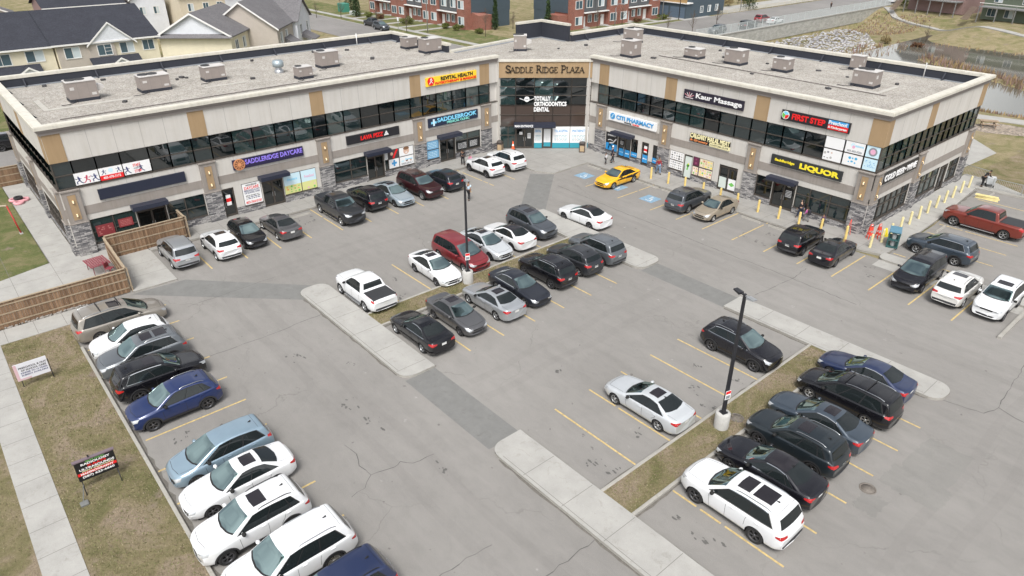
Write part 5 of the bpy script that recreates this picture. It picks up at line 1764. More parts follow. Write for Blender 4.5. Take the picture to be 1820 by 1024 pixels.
# silhouettes: distance from the front bumper, height
TYPES = dict(
    sedan=dict(L=4.82, W=1.83, H=1.45, wb=2.80, fo=0.95, r=.33, zb=.19, rh=.60,
               prof=[(0, .62), (.06, .70), (.3, .78), (.8, .87), (1.45, .965), (2.25, 1.375), (2.55, 1.43), (3.0, 1.45), (3.45, 1.40), (4.20, 1.085), (4.60, 1.06), (4.74, 1.03), (4.82, .88)],
               belt=[(0, .60), (.3, .72), (1.45, .90), (3, .95), (4.2, 1.0), (4.7, .98), (4.82, .86)],
               ws=(1.40, 2.28), rg=(3.42, 4.14), dlo=(1.62, 2.50, 3.42, 3.95), nose=.66, suv=False),
    fastback=dict(L=4.72, W=1.83, H=1.43, wb=2.74, fo=0.92, r=.33, zb=.18, rh=.59,
                  prof=[(0, .60), (.06, .68), (.3, .76), (.8, .85), (1.35, .95), (2.15, 1.36), (2.5, 1.42), (2.9, 1.43), (3.4, 1.36), (4.25, 1.10), (4.52, 1.07), (4.65, 1.04), (4.72, .88)],
                  belt=[(0, .58), (.3, .70), (1.35, .88), (3, .94), (4.2, 1.0), (4.6, .98), (4.72, .86)],
                  ws=(1.30, 2.2), rg=(3.30, 4.16), dlo=(1.52, 2.40, 3.30, 3.95), nose=.64, suv=False),
    oldsedan=dict(L=4.62, W=1.74, H=1.46, wb=2.66, fo=0.88, r=.31, zb=.20, rh=.58,
                  prof=[(0, .60), (.06, .70), (.3, .80), (.8, .89), (1.30, .97), (2.02, 1.38), (2.35, 1.45), (2.9, 1.46), (3.25, 1.41), (3.85, 1.07), (4.35, 1.04), (4.52, 1.01), (4.62, .86)],
                  belt=[(0, .58), (.3, .74), (1.3, .91), (3, .95), (3.9, .98), (4.5, .96), (4.62, .84)],
                  ws=(1.25, 2.05), rg=(3.22, 3.80), dlo=(1.45, 2.25, 3.2, 3.6), nose=.68, suv=False),
    suv=dict(L=4.60, W=1.86, H=1.68, wb=2.69, fo=0.92, r=.36, zb=.24, rh=.66,
             prof=[(0, .78), (.06, .88), (.25, .99), (.8, 1.07), (1.25, 1.12), (1.98, 1.57), (2.3, 1.65), (2.9, 1.68), (3.5, 1.66), (4.05, 1.60), (4.14, 1.565), (4.42, 1.14), (4.50, 1.06), (4.56, .9), (4.60, .75)],
             belt=[(0, .74), (.3, .92), (1.3, 1.03), (3, 1.08), (4.2, 1.13), (4.5, 1.0), (4.6, .74)],
             ws=(1.18, 2.0), rg=None, dlo=(1.45, 2.22, 3.75, 4.05), nose=.86, suv=True),
    bigsuv=dict(L=5.02, W=1.98, H=1.75, wb=2.88, fo=0.96, r=.39, zb=.25, rh=.70,
                prof=[(0, .80), (.06, .92), (.25, 1.04), (.9, 1.12), (1.35, 1.17), (2.08, 1.62), (2.4, 1.71), (3.0, 1.75), (3.9, 1.73), (4.45, 1.66), (4.55, 1.63), (4.84, 1.18), (4.92, 1.08), (4.98, .9), (5.02, .75)],
                belt=[(0, .76), (.3, .96), (1.4, 1.08), (3, 1.12), (4.6, 1.17), (4.9, 1.02), (5.02, .74)],
                ws=(1.28, 2.10), rg=None, dlo=(1.56, 2.34, 4.12, 4.45), nose=.90, suv=True),
    crossover=dict(L=4.42, W=1.82, H=1.60, wb=2.64, fo=0.88, r=.345, zb=.22, rh=.62,
                   prof=[(0, .74), (.06, .83), (.25, .93), (.8, 1.02), (1.2, 1.07), (1.95, 1.50), (2.3, 1.58), (2.8, 1.60), (3.3, 1.56), (3.85, 1.46), (3.95, 1.43), (4.24, 1.10), (4.33, 1.03), (4.39, .9), (4.42, .75)],
                   belt=[(0, .70), (.3, .87), (1.2, .99), (3, 1.05), (4.05, 1.10), (4.32, .98), (4.42, .72)],
                   ws=(1.13, 1.98), rg=None, dlo=(1.38, 2.2, 3.5, 3.85), nose=.80, suv=True),
    hatch=dict(L=4.30, W=1.76, H=1.50, wb=2.62, fo=0.86, r=.32, zb=.19, rh=.60,
               prof=[(0, .64), (.06, .74), (.25, .83), (.8, .92), (1.15, .98), (1.95, 1.42), (2.3, 1.49), (2.8, 1.50), (3.3, 1.46), (3.75, 1.37), (3.86, 1.33), (4.12, 1.02), (4.20, .97), (4.26, .86), (4.30, .72)],
               belt=[(0, .62), (.3, .76), (1.15, .91), (3, .97), (3.95, 1.02), (4.2, .92), (4.30, .68)],
               ws=(1.09, 1.98), rg=None, dlo=(1.32, 2.2, 3.4, 3.75), nose=.70, suv=False),
    minivan=dict(L=5.10, W=1.98, H=1.74, wb=3.0, fo=0.95, r=.345, zb=.20, rh=.72,
                 prof=[(0, .68), (.06, .80), (.25, .91), (.7, 1.0), (1.05, 1.07), (2.0, 1.60), (2.4, 1.69), (3.0, 1.74), (4.0, 1.73), (4.65, 1.67), (4.74, 1.63), (4.96, 1.12), (5.02, 1.0), (5.07, .85), (5.10, .7)],
                 belt=[(0, .64), (.3, .84), (1.05, .98), (3, 1.04), (4.7, 1.08), (5.0, .94), (5.10, .68)],
                 ws=(.98, 2.02), rg=None, dlo=(1.40, 2.28, 4.35, 4.62), nose=.76, suv=False),
    mpv=dict(L=4.62, W=1.78, H=1.63, wb=2.76, fo=0.90, r=.33, zb=.20, rh=.63,
             prof=[(0, .64), (.06, .76), (.25, .88), (.7, .97), (1.0, 1.04), (1.95, 1.52), (2.35, 1.60), (2.9, 1.63), (3.6, 1.60), (4.18, 1.52), (4.27, 1.48), (4.47, 1.06), (4.53, .97), (4.59, .84), (4.62, .7)],
             belt=[(0, .62), (.3, .82), (1.05, .96), (3, 1.01), (4.2, 1.06), (4.52, .92), (4.62, .68)],
             ws=(.94, 1.98), rg=None, dlo=(1.32, 2.22, 3.85, 4.15), nose=.72, suv=False),
    wagon_suv=dict(L=4.63, W=1.85, H=1.73, wb=2.69, fo=0.86, r=.36, zb=.27, rh=.68,
                   prof=[(0, .84), (.05, .95), (.2, 1.05), (.9, 1.12), (1.38, 1.15), (1.98, 1.60), (2.2, 1.69), (2.9, 1.73), (3.9, 1.71), (4.25, 1.67), (4.32, 1.63), (4.50, 1.16), (4.55, 1.02), (4.6, .9), (4.63, .78)],
                   belt=[(0, .80), (.3, .98), (1.4, 1.06), (3, 1.08), (4.3, 1.10), (4.55, .98), (4.63, .76)],
                   ws=(1.36, 2.0), rg=None, dlo=(1.54, 2.14, 4.0, 4.2), nose=.92, suv=True),
    pickup=dict(L=5.85, W=2.02, H=1.93, wb=3.62, fo=1.0, r=.41, zb=.32, rh=.72,
                prof=[(0, .98), (.05, 1.10), (.2, 1.20), (1.0, 1.27), (1.55, 1.29), (2.12, 1.76), (2.4, 1.88), (2.9, 1.93), (3.6, 1.90), (3.85, 1.86), (4.02, 1.31), (4.06, 1.29), (5.6, 1.30), (5.78, 1.29), (5.83, 1.16), (5.85, 1.0)],
                belt=[(0, .92), (.3, 1.12), (1.6, 1.22), (3, 1.24), (4.0, 1.22), (5.7, 1.21), (5.85, 1.0)],
                ws=(1.53, 2.16), rg=None, dlo=(1.72, 2.36, 3.62, 3.80), nose=1.08, suv=True, bed=(4.12, 5.68)),
    sportpickup=dict(L=5.26, W=1.97, H=1.79, wb=3.10, fo=0.98, r=.38, zb=.28, rh=.70,
                     prof=[(0, .90), (.05, 1.0), (.2, 1.10), (.9, 1.17), (1.40, 1.20), (2.05, 1.64), (2.35, 1.74), (2.8, 1.79), (3.4, 1.76), (3.60, 1.71), (3.74, 1.24), (3.80, 1.22), (5.05, 1.17), (5.20, 1.16), (5.24, 1.05), (5.26, .9)],
                     belt=[(0, .86), (.3, 1.02), (1.4, 1.12), (3, 1.14), (3.7, 1.12), (5.1, 1.08), (5.26, .9)],
                     ws=(1.36, 2.08), rg=None, dlo=(1.58, 2.28, 3.35, 3.55), nose=1.0, suv=True, bed=(3.86, 5.10)),
)


for _k in ('suv', 'bigsuv', 'crossover', 'wagon_suv'):
    _t = TYPES[_k]
    _t['prof'] = [(s, z + (.055 if z > .7 else 0) + (.03 if s > .72 * _t['L'] and z > 1.4 else 0)) for s, z in _t['prof']]
    _t['belt'] = [(s, z + .05) for s, z in _t['belt']]
    _t['H'] += .055
    _t['nose'] += .045
    _t['rh'] += .035


def interp(pl, s):
    if s <= pl[0][0]:
        return pl[0][1]
    for (a, za), (c, zc) in zip(pl[:-1], pl[1:]):
        if s <= c:
            return za + (zc - za) * (s - a) / (c - a)
    return pl[-1][1]


def smooth_interp(pl, s, w):
    k = [(-1.5, .08), (-.9, .17), (-.35, .25), (.35, .25), (.9, .17), (1.5, .08)]
    return sum(f * interp(pl, s + t * w) for t, f in k)


class Shape:
    pass


SHAPES = {}


def car_shape(tn):
    if tn in SHAPES:
        return SHAPES[tn]
    T = TYPES[tn]
    L, W, H = T['L'], T['W'], T['H']
    hw = W / 2
    st = []
    s = 0.0
    while s < L:
        st.append(s)
        e = min(s, L - s)
        step = 0.012 if e < .04 else 0.025 if e < .2 else 0.05
        s += step
    st.append(L)
    beltmid = interp(T['belt'], L * .6)
    tum = (0.925 * hw - T['rh']) / (H - .08 - beltmid)
    bed = T.get('bed')

    def section(s):
        h = smooth_interp(T['prof'], s, 0.05 if not bed or s < 3.3 else 0.025)
        e0, e1 = s, L - s
        h = h
        zs = min(interp(T['belt'], s), h - 0.035)
        # plan taper at both ends
        kf = max(0.0, 1 - e0 / .95)
        kr = max(0.0, 1 - e1 / .75)
        w = hw * (1 - .20 * kf ** 2.2 - .13 * kr ** 2.4)
        # waist: slightly slimmer doors, fuller fenders
        fl = 0.018 * (math.exp(-((s - T['fo']) / .45) ** 2) + math.exp(-((s - T['fo'] - T['wb']) / .5) ** 2)) - 0.012
        w += fl * (1 if kf < .4 and kr < .4 else .3)
        zb = T['zb'] + .10 * max(0, 1 - e0 / .5) ** 2 + .14 * max(0, 1 - e1 / .5) ** 2
        g = max(0.0, h - zs)

        def ys(z):
            return .925 * w - tum * max(0, z - zs)
        zr = zs + max(.012, g - .075)
        yr = ys(zr)
        rad = min(.11, .05 + .5 * g)
        key = [(0, zb), (.78 * w, zb), (.915 * w, zb + .05), (.965 * w, zb + .16), (.992 * w, zb + .45 * (zs - zb)), (.998 * w, zb + .68 * (zs - zb)), (.985 * w, zs - .075), (.955 * w, zs - .012),
               (.925 * w, zs + .010), (ys(zs + .33 * (zr - zs)), zs + .33 * (zr - zs) + .005), (ys(zs + .7 * (zr - zs)), zs + .7 * (zr - zs)), (yr, zr), (yr - rad * .55, h - .028), (yr - rad * 1.5, h - .010), (yr * .5, h - .002 + .004), (0, h + .006)]
        if bed and bed[0] <= s <= bed[1]:
            zf = T.get('bedz', h - .42)
            key[11:] = [(yr, h - .02), (yr - .05, h), (yr - .12, h - .01), (yr - .13, h - .42), (0, h - .42)]
        return key
    b = MB()
    rows = []
    for s in st:
        key = section(s)
        x = L / 2 - s
        half = []
        # round the fascia: lateral bow at the ends
        for (y, z) in key:
            e = min(s, L - s)
            xx = x
            if s < .5:
                xx = x - .16 * (abs(y) / hw) ** 2.2 * (1 - s / .5)
            elif L - s < .4:
                xx = x + .10 * (abs(y) / hw) ** 2.4 * (1 - (L - s) / .4)
            half.append((xx, y, z))
        rows.append(half + [(px, -py, pz) for px, py, pz in half[-2:0:-1]])
    nkey = len(section(1.0))
    # subdivide round each ring with a smooth curve
    wc = [(L / 2 - T['fo'], 'f'), (L / 2 - T['fo'] - T['wb'], 'r')]
    R = T['r'] + (.055 if T['suv'] else .045)
    n = len(rows[0])
    bm = bmesh.new()
    grid = []
    for r in rows:
        ring = []
        for k in range(n):
            p0, p1, p2, p3 = (Vector(r[(k + o) % n]) for o in (-1, 0, 1, 2))
            ring.append(p1)
            sharp = bed is not None
            mid = (p1 + p2) * .5 + ((p1 - p0) - (p3 - p2)) * (.0 if sharp else .045)
            ring.append(mid)
        grid.append([bm.verts.new(p) for p in ring])
    bm.verts.ensure_lookup_table()
    m = len(grid[0])
    for i in range(len(grid) - 1):
        for k in range(m):
            f = bm.faces.new((grid[i][k], grid[i][(k + 1) % m], grid[i + 1][(k + 1) % m], grid[i + 1][k]))
            f.smooth = True
    bm.faces.new(grid[0])
    bm.faces.new(grid[-1][::-1])
    bmesh.ops.recalc_face_normals(bm, faces=bm.faces)
    S = Shape()
    S.T = T
    S.bvh = BVHTree.FromBMesh(bm)
    # wheel arches: drop what lies inside the circle, pull the cut edge onto it
    zc = T['r']
    dead = []
    for f in bm.faces:
        c = f.calc_center_median()
        if len(f.verts) > 4 or abs(c.y) < hw * .62:
            continue
        for cx, _ in wc:
            if hypot(c.x - cx, c.z - zc) < R:
                dead.append(f)
                break
    bmesh.ops.delete(bm, geom=dead, context='FACES')
    for v in bm.verts:
        if not v.is_boundary or abs(v.co.y) < hw * .66:
            continue
        for cx, _ in wc:
            d = hypot(v.co.x - cx, v.co.z - zc)
            if .3 * R < d < R + .12 and v.co.z > T['zb'] - .02:
                v.co.x = cx + (v.co.x - cx) * R / d
                v.co.z = zc + (v.co.z - zc) * R / d
                break
    # open the shell behind the windscreen
    w0, w1 = T['ws']
    ws = []
    for f in bm.faces:
        c = f.calc_center_median()
        if f.normal.z < .15 or len(f.verts) > 4 or not (L / 2 - w1 - .1 < c.x < L / 2 - w0 + .02):
            continue
        for k in range(1, 40):
            v = k / 40
            hwv = T['rh'] * .93 + (hw * .80 - T['rh'] * .93) * v
            t_ = abs(c.y) / hwv
            if t_ < .93:
                xt, xb = L / 2 - w1 - .05 * t_ ** 2, L / 2 - w0 - .20 * t_ ** 2.2
                if abs(c.x - (xt + (xb - xt) * v)) < .02 and .05 < v < .95:
                    ws.append(f)
                    break
    bmesh.ops.delete(bm, geom=ws, context='FACES')
    me = bpy.data.meshes.new("body")
    bm.to_mesh(me)
    bm.free()
    S.me = me
    S.wc = [c for c, _ in wc]
    S.R = R
    S.hw = hw
    # dark tubs behind the arches and the underside
    b = MB()
    for cx in S.wc:
        for sg in (-1, 1):
            ro, ri = [], []
            for k in range(19):
                a = -0.35 + (pi + .7) * k / 18
                x, z = cx + R * 1.02 * cos(a), zc + R * 1.02 * sin(a)
                ro.append((x, sg * hw * .955, z))
                ri.append((x, sg * hw * .52, z))
            b.grid([ro, ri], 0)
            b.face(ri)
    b.box(-L / 2 + .35, L / 2 - .35, -hw * .8, hw * .8, T['zb'] - .05, T['zb'] + .1)
    S.under = b.mesh("underbody", WELL)
    SHAPES[tn] = S
    S.parts = {}
    return S


def cast(S, o, d):
    hit, nrm, _, _ = S.bvh.ray_cast(Vector(o), Vector(d).normalized())
    return hit, nrm


def patch(S, top, bot, proj, nu=8, nv=4, off=.008):
    """conform a four-sided outline to the body. top/bot: polylines of 2-D points; proj(p2)->(origin, direction)"""
    def along(pl, t):
        ls = [0]
        for a, c in zip(pl[:-1], pl[1:]):
            ls.append(ls[-1] + hypot(c[0] - a[0], c[1] - a[1]))
        d = t * ls[-1]
        for i in range(len(pl) - 1):
            if d <= ls[i + 1] + 1e-9:
                f = (d - ls[i]) / max(1e-9, ls[i + 1] - ls[i])
                return (pl[i][0] + (pl[i + 1][0] - pl[i][0]) * f, pl[i][1] + (pl[i + 1][1] - pl[i][1]) * f)
        return pl[-1]
    rows = []
    for j in range(nv + 1):
        row = []
        for i in range(nu + 1):
            a, c = along(top, i / nu), along(bot, i / nu)
            p = (a[0] + (c[0] - a[0]) * j / nv, a[1] + (c[1] - a[1]) * j / nv)
            o, d = proj(p)
            h, nr = cast(S, o, d)
            row.append(None if h is None else h + nr * off)
        rows.append(row)
    b = MB()
    for j in range(nv):
        for i in range(nu):
            q = [rows[j][i], rows[j][i + 1], rows[j + 1][i + 1], rows[j + 1][i]]
            if all(p is not None for p in q):
                b.face(q, 0, True)
    return b


def merge(bs):
    o = MB()
    for b in bs:
        k = len(o.v)
        o.v += b.v
        o.f += [tuple(i + k for i in f) for f in b.f]
        o.mi += b.mi
        o.sm += b.sm
    return o


def weld(b, name, m):
    me = b.mesh(name, m)
    bm = bmesh.new()
    bm.from_mesh(me)
    bmesh.ops.remove_doubles(bm, verts=bm.verts, dist=.0003)
    bm.to_mesh(me)
    bm.free()
    return me


def car_parts(tn):
    """meshes shared by all cars of one body shape: list of (name, mesh)"""
    S = car_shape(tn)
    if S.parts:
        return S
    T = S.T
    L, W, H, hw = T['L'], T['W'], T['H'], S.hw
    X = lambda s: L / 2 - s
    zt = lambda s: smooth_interp(T['prof'], s, .05)
    bz = lambda s: interp(T['belt'], s)
    down = lambda p: ((p[0], p[1], 4.0), (0, 0, -1))
    side = lambda sg: (lambda p: ((p[0], sg * 3.0, p[1]), (0, -sg, 0)))
    front = lambda p: ((5.0, p[0], p[1]), (-1, 0, 0))
    rear = lambda p: ((-5.0, p[0], p[1]), (1, 0, 0))
    P_ = S.parts
    tum_y = lambda s, z: None
    # windscreen
    w0, w1 = T['ws']
    rh = T['rh']
    yb = hw * .80
    ys = [-1, -.6, 0, .6, 1]
    P_['windscreen'] = [weld(patch(S, [(X(w1 + .05 * abs(t) ** 2 - .0), t * (rh * .93)) for t in ys], [(X(w0 + .20 * abs(t) ** 2.2), t * yb) for t in ys], down, 12, 7), "windscreen", WSGLASS)]
    # rear glass
    if T['rg']:
        r0, r1 = T['rg']
        P_['rear_window'] = [weld(patch(S, [(X(r0 - .04 * t * t), t * rh * .90) for t in ys], [(X(r1 - .16 * t * t), t * hw * .74) for t in ys], down, 12, 6), "rear_window", CGLASS)]
    else:
        ztop = None
        sE = T['dlo'][2] + (.36 if not T.get('bed') else .20)
        if T.get('bed'):
            za, zc_ = zt(T['bed'][0] - .34) - .07, bz(T['bed'][0]) + .20
            P_['rear_window'] = [weld(patch(S, [(t * rh * .86, za) for t in ys], [(t * hw * .70, zc_) for t in ys], rear, 12, 5), "rear_window", CGLASS)]
        else:
            # find the tailgate glass band
            za = H - .17
            zc_ = bz(L * .9) + .05
            P_['rear_window'] = [weld(patch(S, [(t * rh * .92, za) for t in ys], [(t * hw * .78, zc_ + .02 * abs(t)) for t in ys], rear, 12, 6), "rear_window", CGLASS)]
    # side glass
    a, b_, c, d = T['dlo']

    def dl(u0, u1, sg, gb=.035, gt=.095, off=.010, e=0.0):
        tp, bt = [], []
        for k in range(7):
            u = u0 + (u1 - u0) * k / 6
            s_b = a + (d - a) * u
            s_t = b_ + (c - b_) * u
            zt_ = min(zt(s_t) - gt, H - gt - .0)
            tp.append((X(s_t), zt_ + e))
            bt.append((X(s_b), bz(s_b) + gb - e))
        return patch(S, tp, bt, side(sg), 10, 4, off)
    long_ = (d - a) > 2.6
    cuts = [0, .30, .635, 1.0] if long_ else [0, .47, .86, 1.0]
    if T.get('bed'):
        cuts = [0, .5, 1.0]
    P_['side_window'] = []
    P_['window_trim'] = []
    for sg in (-1, 1):
        P_['window_trim'].append(weld(dl(-.015, 1.015, sg, .035, .095, .005, .022), "window_trim", TRIM))
        for u0, u1 in zip(cuts[:-1], cuts[1:]):
            P_['side_window'].append(weld(dl(u0 + .012, u1 - .012, sg), "side_window", CGLASS))
    # cabin seen through the windscreen
    b = MB()
    bb = bz(w0 + .4)
    e = min(d, w1 + 2.2)
    b.box(X(e), X(w0 + .35), -hw * .80, hw * .80, .42, .46, 0)
    b.hexa([(X(w0 + .80), -hw * .74, .55), (X(w0 + .18), -hw * .74, .55), (X(w0 + .18), hw * .74, .55), (X(w0 + .80), hw * .74, .55), (X(w0 + .72), -hw * .74, bb - .03), (X(w0 + .22), -hw * .66, bb - .04), (X(w0 + .22), hw * .66, bb - .04), (X(w0 + .72), hw * .74, bb - .03)], 0)
    for sg in (-1, 1):
        b.box(X(e), X(w0 + .5), min(sg * hw * .82, sg * hw * .80), max(sg * hw * .82, sg * hw * .80), .4, bz(3) - .03, 0)
        y = sg * .37
        s0 = w1 + .30
        b.rbox(X(s0 + .55), X(s0), y - .24, y + .24, .46, .68 + T['zb'] - .2, .05, 1)
        hb = H - .52
        b.hexa([(X(s0 + .66), y - .22, .6), (X(s0 + .50), y - .24, .6), (X(s0 + .50), y + .24, .6), (X(s0 + .66), y + .22, .6), (X(s0 + .86), y - .16, hb), (X(s0 + .76), y - .19, hb), (X(s0 + .76), y + .19, hb), (X(s0 + .86), y + .16, hb)], 1)
        b.rbox(X(s0 + .90), X(s0 + .80), y - .12, y + .12, hb + .04, hb + .20, .03, 1)
    b.box(X(e), X(e - .15), -hw * .78, hw * .78, .5, bz(3) + .05, 1)
    b.tube([(X(w0 + .86) + .10 * sin(k * pi / 6), .37 + .18 * cos(k * pi / 6), bb - .03 + .15 * sin(k * pi / 6)) for k in range(13)], .014, 5, 0)
    hl = patch(S, [(X(w1 + .04), -rh * .86), (X(w1 + .02), 0), (X(w1 + .04), rh * .86)], [(X(c), -rh * .86), (X(c), rh * .86)], down, 6, 6, -.035)
    b = merge([b, hl])
    P_['interior'] = [b.mesh("interior", [CABIN, SEATF])]
    # lamps
    nz = T['nose']
    P_['headlight'], P_['taillight'], P_['door_mirror'], P_['door_handle'] = [], [], [], []
    for sg in (-1, 1):
        q = [(sg * hw * .42, nz - .05), (sg * hw * .66, nz), (sg * hw * .88, nz + .085)]
        q2 = [(sg * hw * .45, nz - .14), (sg * hw * .66, nz - .16), (sg * hw * .87, nz - .09)]
        f1 = patch(S, q, q2, front, 8, 4)
        P_['headlight'].append(weld(f1, "headlight", HEADL))
        zl = (1.02 if T['suv'] else .93) if not T.get('bed') else 1.16
        if tn in ('minivan', 'mpv'):
            zl = 1.02
        hh = .12 if not T.get('bed') else .20
        inn = (.52 if not T.get('bed') else .80)
        f1 = patch(S, [(sg * hw * inn, zl), (sg * hw * .88, zl + .04)], [(sg * hw * inn, zl - hh * .8), (sg * hw * .88, zl - hh * 1.1)], rear, 7, 3)
        f2 = patch(S, [(X(L - .16), zl + .035), (X(L - .36), zl + .02)], [(X(L - .12), zl - hh * 1.05), (X(L - .34), zl - hh * .45)], side(sg), 4, 3)
        P_['taillight'].append(weld(merge([f1, f2]), "taillight", TAILL))
        # mirror
        m = MB()
        sx = X(a + .20)
        zm = bz(a) + .10
        y0 = sg * (hw * .93)
        rows = []
        for (t, w_, h_) in ((0, .02, .03), (.02, .07, .055), (.07, .095, .075), (.14, .095, .075), (.19, .075, .06), (.205, .03, .03)):
            rows.append([(sx - .02 + w_ * cos(2 * pi * k / 10) * .9, y0 + sg * (.02 + t), zm + h_ * sin(2 * pi * k / 10)) for k in range(10)])
        m.grid(rows, 0, True, True)
        m.face(rows[-1], 0)
        m.box(sx - .04, sx + .03, min(y0 - sg * .04, y0 + sg * .06), max(y0 - sg * .04, y0 + sg * .06), zm - .05, zm - .01)
        P_['door_mirror'].append(m.mesh("door_mirror", TRIM))
        # handles
        for u in ((.40, .80) if not T.get('bed') else (.46, .92)):
            s_ = a + (d - a) * u
            h, nr = cast(S, (X(s_), sg * 3, bz(s_) - .10), (0, -sg, 0))
            if h is None:
                continue
            m = MB()
            m.rbox(h.x - .10, h.x + .10, h.y - .02, h.y + .028 if sg > 0 else h.y + .02, h.z - .016, h.z + .016, .008)
            if sg < 0:
                m = MB()
                m.rbox(h.x - .10, h.x + .10, h.y - .028, h.y + .02, h.z - .016, h.z + .016, .008)
            P_['door_handle'].append(m.mesh("door_handle", TRIM))
    # grille, lower intake, plate
    g = patch(S, [(-hw * .42, nz - .05), (0, nz - .02), (hw * .42, nz - .05)], [(-hw * .36, nz - .17), (hw * .36, nz - .17)], front, 8, 3, .006)
    if T.get('bed'):
        g = patch(S, [(-hw * .46, nz + .02), (hw * .46, nz + .02)], [(-hw * .42, nz - .28), (hw * .42, nz - .28)], front, 8, 4, .006)
    P_['grille'] = [weld(g, "grille", TRIM)]
    zl0 = T['zb'] + .24
    P_['lower_intake'] = [weld(patch(S, [(-hw * .58, zl0), (hw * .58, zl0)], [(-hw * .46, zl0 - .10), (hw * .46, zl0 - .10)], front, 8, 2, .006), "lower_intake", TRIM)]
    zp = .84 if T['suv'] else .74
    if T['rg']:
        zp = .80
    P_['licence_plate'] = [weld(patch(S, [(-.16, zp + .08), (.16, zp + .08)], [(-.16, zp - .08), (.16, zp - .08)], rear, 2, 2, .012), "licence_plate", PLATE)]
    P_['rear_bumper'] = [weld(patch(S, [(-hw * .80, T['zb'] + .30), (hw * .80, T['zb'] + .30)], [(-hw * .74, T['zb'] + .17), (hw * .74, T['zb'] + .17)], rear, 10, 3, .008), "rear_bumper", CLAD)]
    # door and bonnet seams
    sm = []

    def seam_side(pts, sg):
        for (p, q) in zip(pts[:-1], pts[1:]):
            dx, dz = q[0] - p[0], q[1] - p[1]
            l_ = hypot(dx, dz)
            ox, oz = -dz / l_ * .007, dx / l_ * .007
            sm.append(patch(S, [(p[0] + ox, p[1] + oz), (q[0] + ox, q[1] + oz)], [(p[0] - ox, p[1] - oz), (q[0] - ox, q[1] - oz)], side(sg), max(2, int(l_ / .12)), 1, .004))
    zb1 = T['zb'] + .12
    nd = 2
    u_cut = cuts[1]
    sB = a + (d - a) * u_cut
    sC = a + (d - a) * (cuts[2] if len(cuts) > 2 else 1) + .02
    sC = min(sC, T['fo'] + T['wb'] - S.R - .02 + .25)
    for sg in (-1, 1):
        seam_side([(X(a + .04), bz(a) - .02), (X(a + .10), zb1 + .1), (X(a + .14), zb1)], sg)
        seam_side([(X(sB), bz(sB) + .02), (X(sB), zb1)], sg)
        seam_side([(X(sC), bz(sC) + .02), (X(sC - .08), bz(sC) - .25), (X(min(sC - .1, T['fo'] + T['wb'] - S.R - .04)), zb1 + .25)], sg)
        seam_side([(X(a + .14), zb1), (X(T['fo'] + T['wb'] - S.R - .06), zb1)], sg)
        for (p, q) in (((X(.35), sg * hw * .66), (X(w0 - .04), sg * hw * .80)),):
            sm.append(patch(S, [(p[0], p[1] + .006), (q[0], q[1] + .006)], [(p[0], p[1] - .006), (q[0], q[1] - .006)], down, 12, 1, .004))
    sm.append(patch(S, [(X(.30), -hw * .62), (X(.22), 0), (X(.30), hw * .62)], [(X(.315), -hw * .62), (X(.235), 0), (X(.315), hw * .62)], down, 12, 1, .004))
    if T['rg']:
        r1 = T['rg'][1]
        for sg in (-1, 1):
            sm.append(patch(S, [(X(r1 - .02), sg * hw * .73), (X(L - .12), sg * hw * .68)], [(X(r1 - .02), sg * (hw * .73 + .012)), (X(L - .12), sg * (hw * .68 + .012))], down, 6, 1, .004))
    else:
        if not T.get('bed'):
            sE = L - .62
            sm.append(patch(S, [(X(sE), -rh * .9), (X(sE), rh * .9)], [(X(sE + .012), -rh * .9), (X(sE + .012), rh * .9)], down, 8, 1, .004))
    P_['panel_seam'] = [weld(merge(sm), "panel_seam", SEAM)]
    # wiper well at the foot of the windscreen
    P_['cowl'] = [weld(patch(S, [(X(w0 + .02 + .20 * abs(t) ** 2.2), t * yb) for t in ys], [(X(w0 - .07 + .20 * abs(t) ** 2.2), t * yb) for t in ys], down, 12, 2, .006), "cowl", TRIM)]
    # optional parts
    S.opt = {}
    if T['suv']:
        cl = []
        for sg in (-1, 1):
            for cx in S.wc:
                R0, R1 = S.R - .004, S.R + .075
                pts0 = [(cx + R0 * cos(t), T['r'] + R0 * sin(t)) for t in [-.25 + (pi + .5) * k / 16 for k in range(17)]]
                pts1 = [(cx + R1 * cos(t), T['r'] + R1 * sin(t)) for t in [-.25 + (pi + .5) * k / 16 for k in range(17)]]
                cl.append(patch(S, pts1, pts0, side(sg), 18, 2, .014))
            cl.append(patch(S, [(S.wc[0] - S.R - .02, T['zb'] + .21), (S.wc[1] + S.R + .02, T['zb'] + .21)], [(S.wc[0] - S.R - .02, T['zb'] + .03), (S.wc[1] + S.R + .02, T['zb'] + .03)], side(sg), 10, 3, .012))
        S.opt['cladding'] = weld(merge(cl), "cladding", CLAD)
    zr0, zr1 = b_ + .25, c + .12
    S.rail = []
    for sg in (-1, 1):
        b = MB()
        pts = []
        for k in range(9):
            s_ = zr0 + (zr1 - zr0) * k / 8
            h, nr = cast(S, (X(s_), sg * rh * .90, 4), (0, 0, -1))
            pts.append((h.x, h.y, h.z + (.045 if 0 < k < 8 else .0)))
        b.tube(pts, .018, 6)
        S.rail.append(b.mesh("roof_rail", CHROME))
    S.crossbar = None
    m0, m1 = b_ + .16, b_ + .72
    sr = rh * .60
    S.opt['sunroof'] = weld(patch(S, [(X(m0), -sr), (X(m0 - .03), 0), (X(m0), sr)], [(X(m1), -sr), (X(m1), sr)], down, 8, 4, .007), "sunroof", SUNROOF)
    S.opt['sunroof_long'] = weld(patch(S, [(X(m1 + .14), -sr), (X(m1 + .14), sr)], [(X(min(m1 + .95, c - .05)), -sr * .95), (X(min(m1 + .95, c - .05)), sr * .95)], down, 8, 7, .007), "sunroof", SUNROOF)
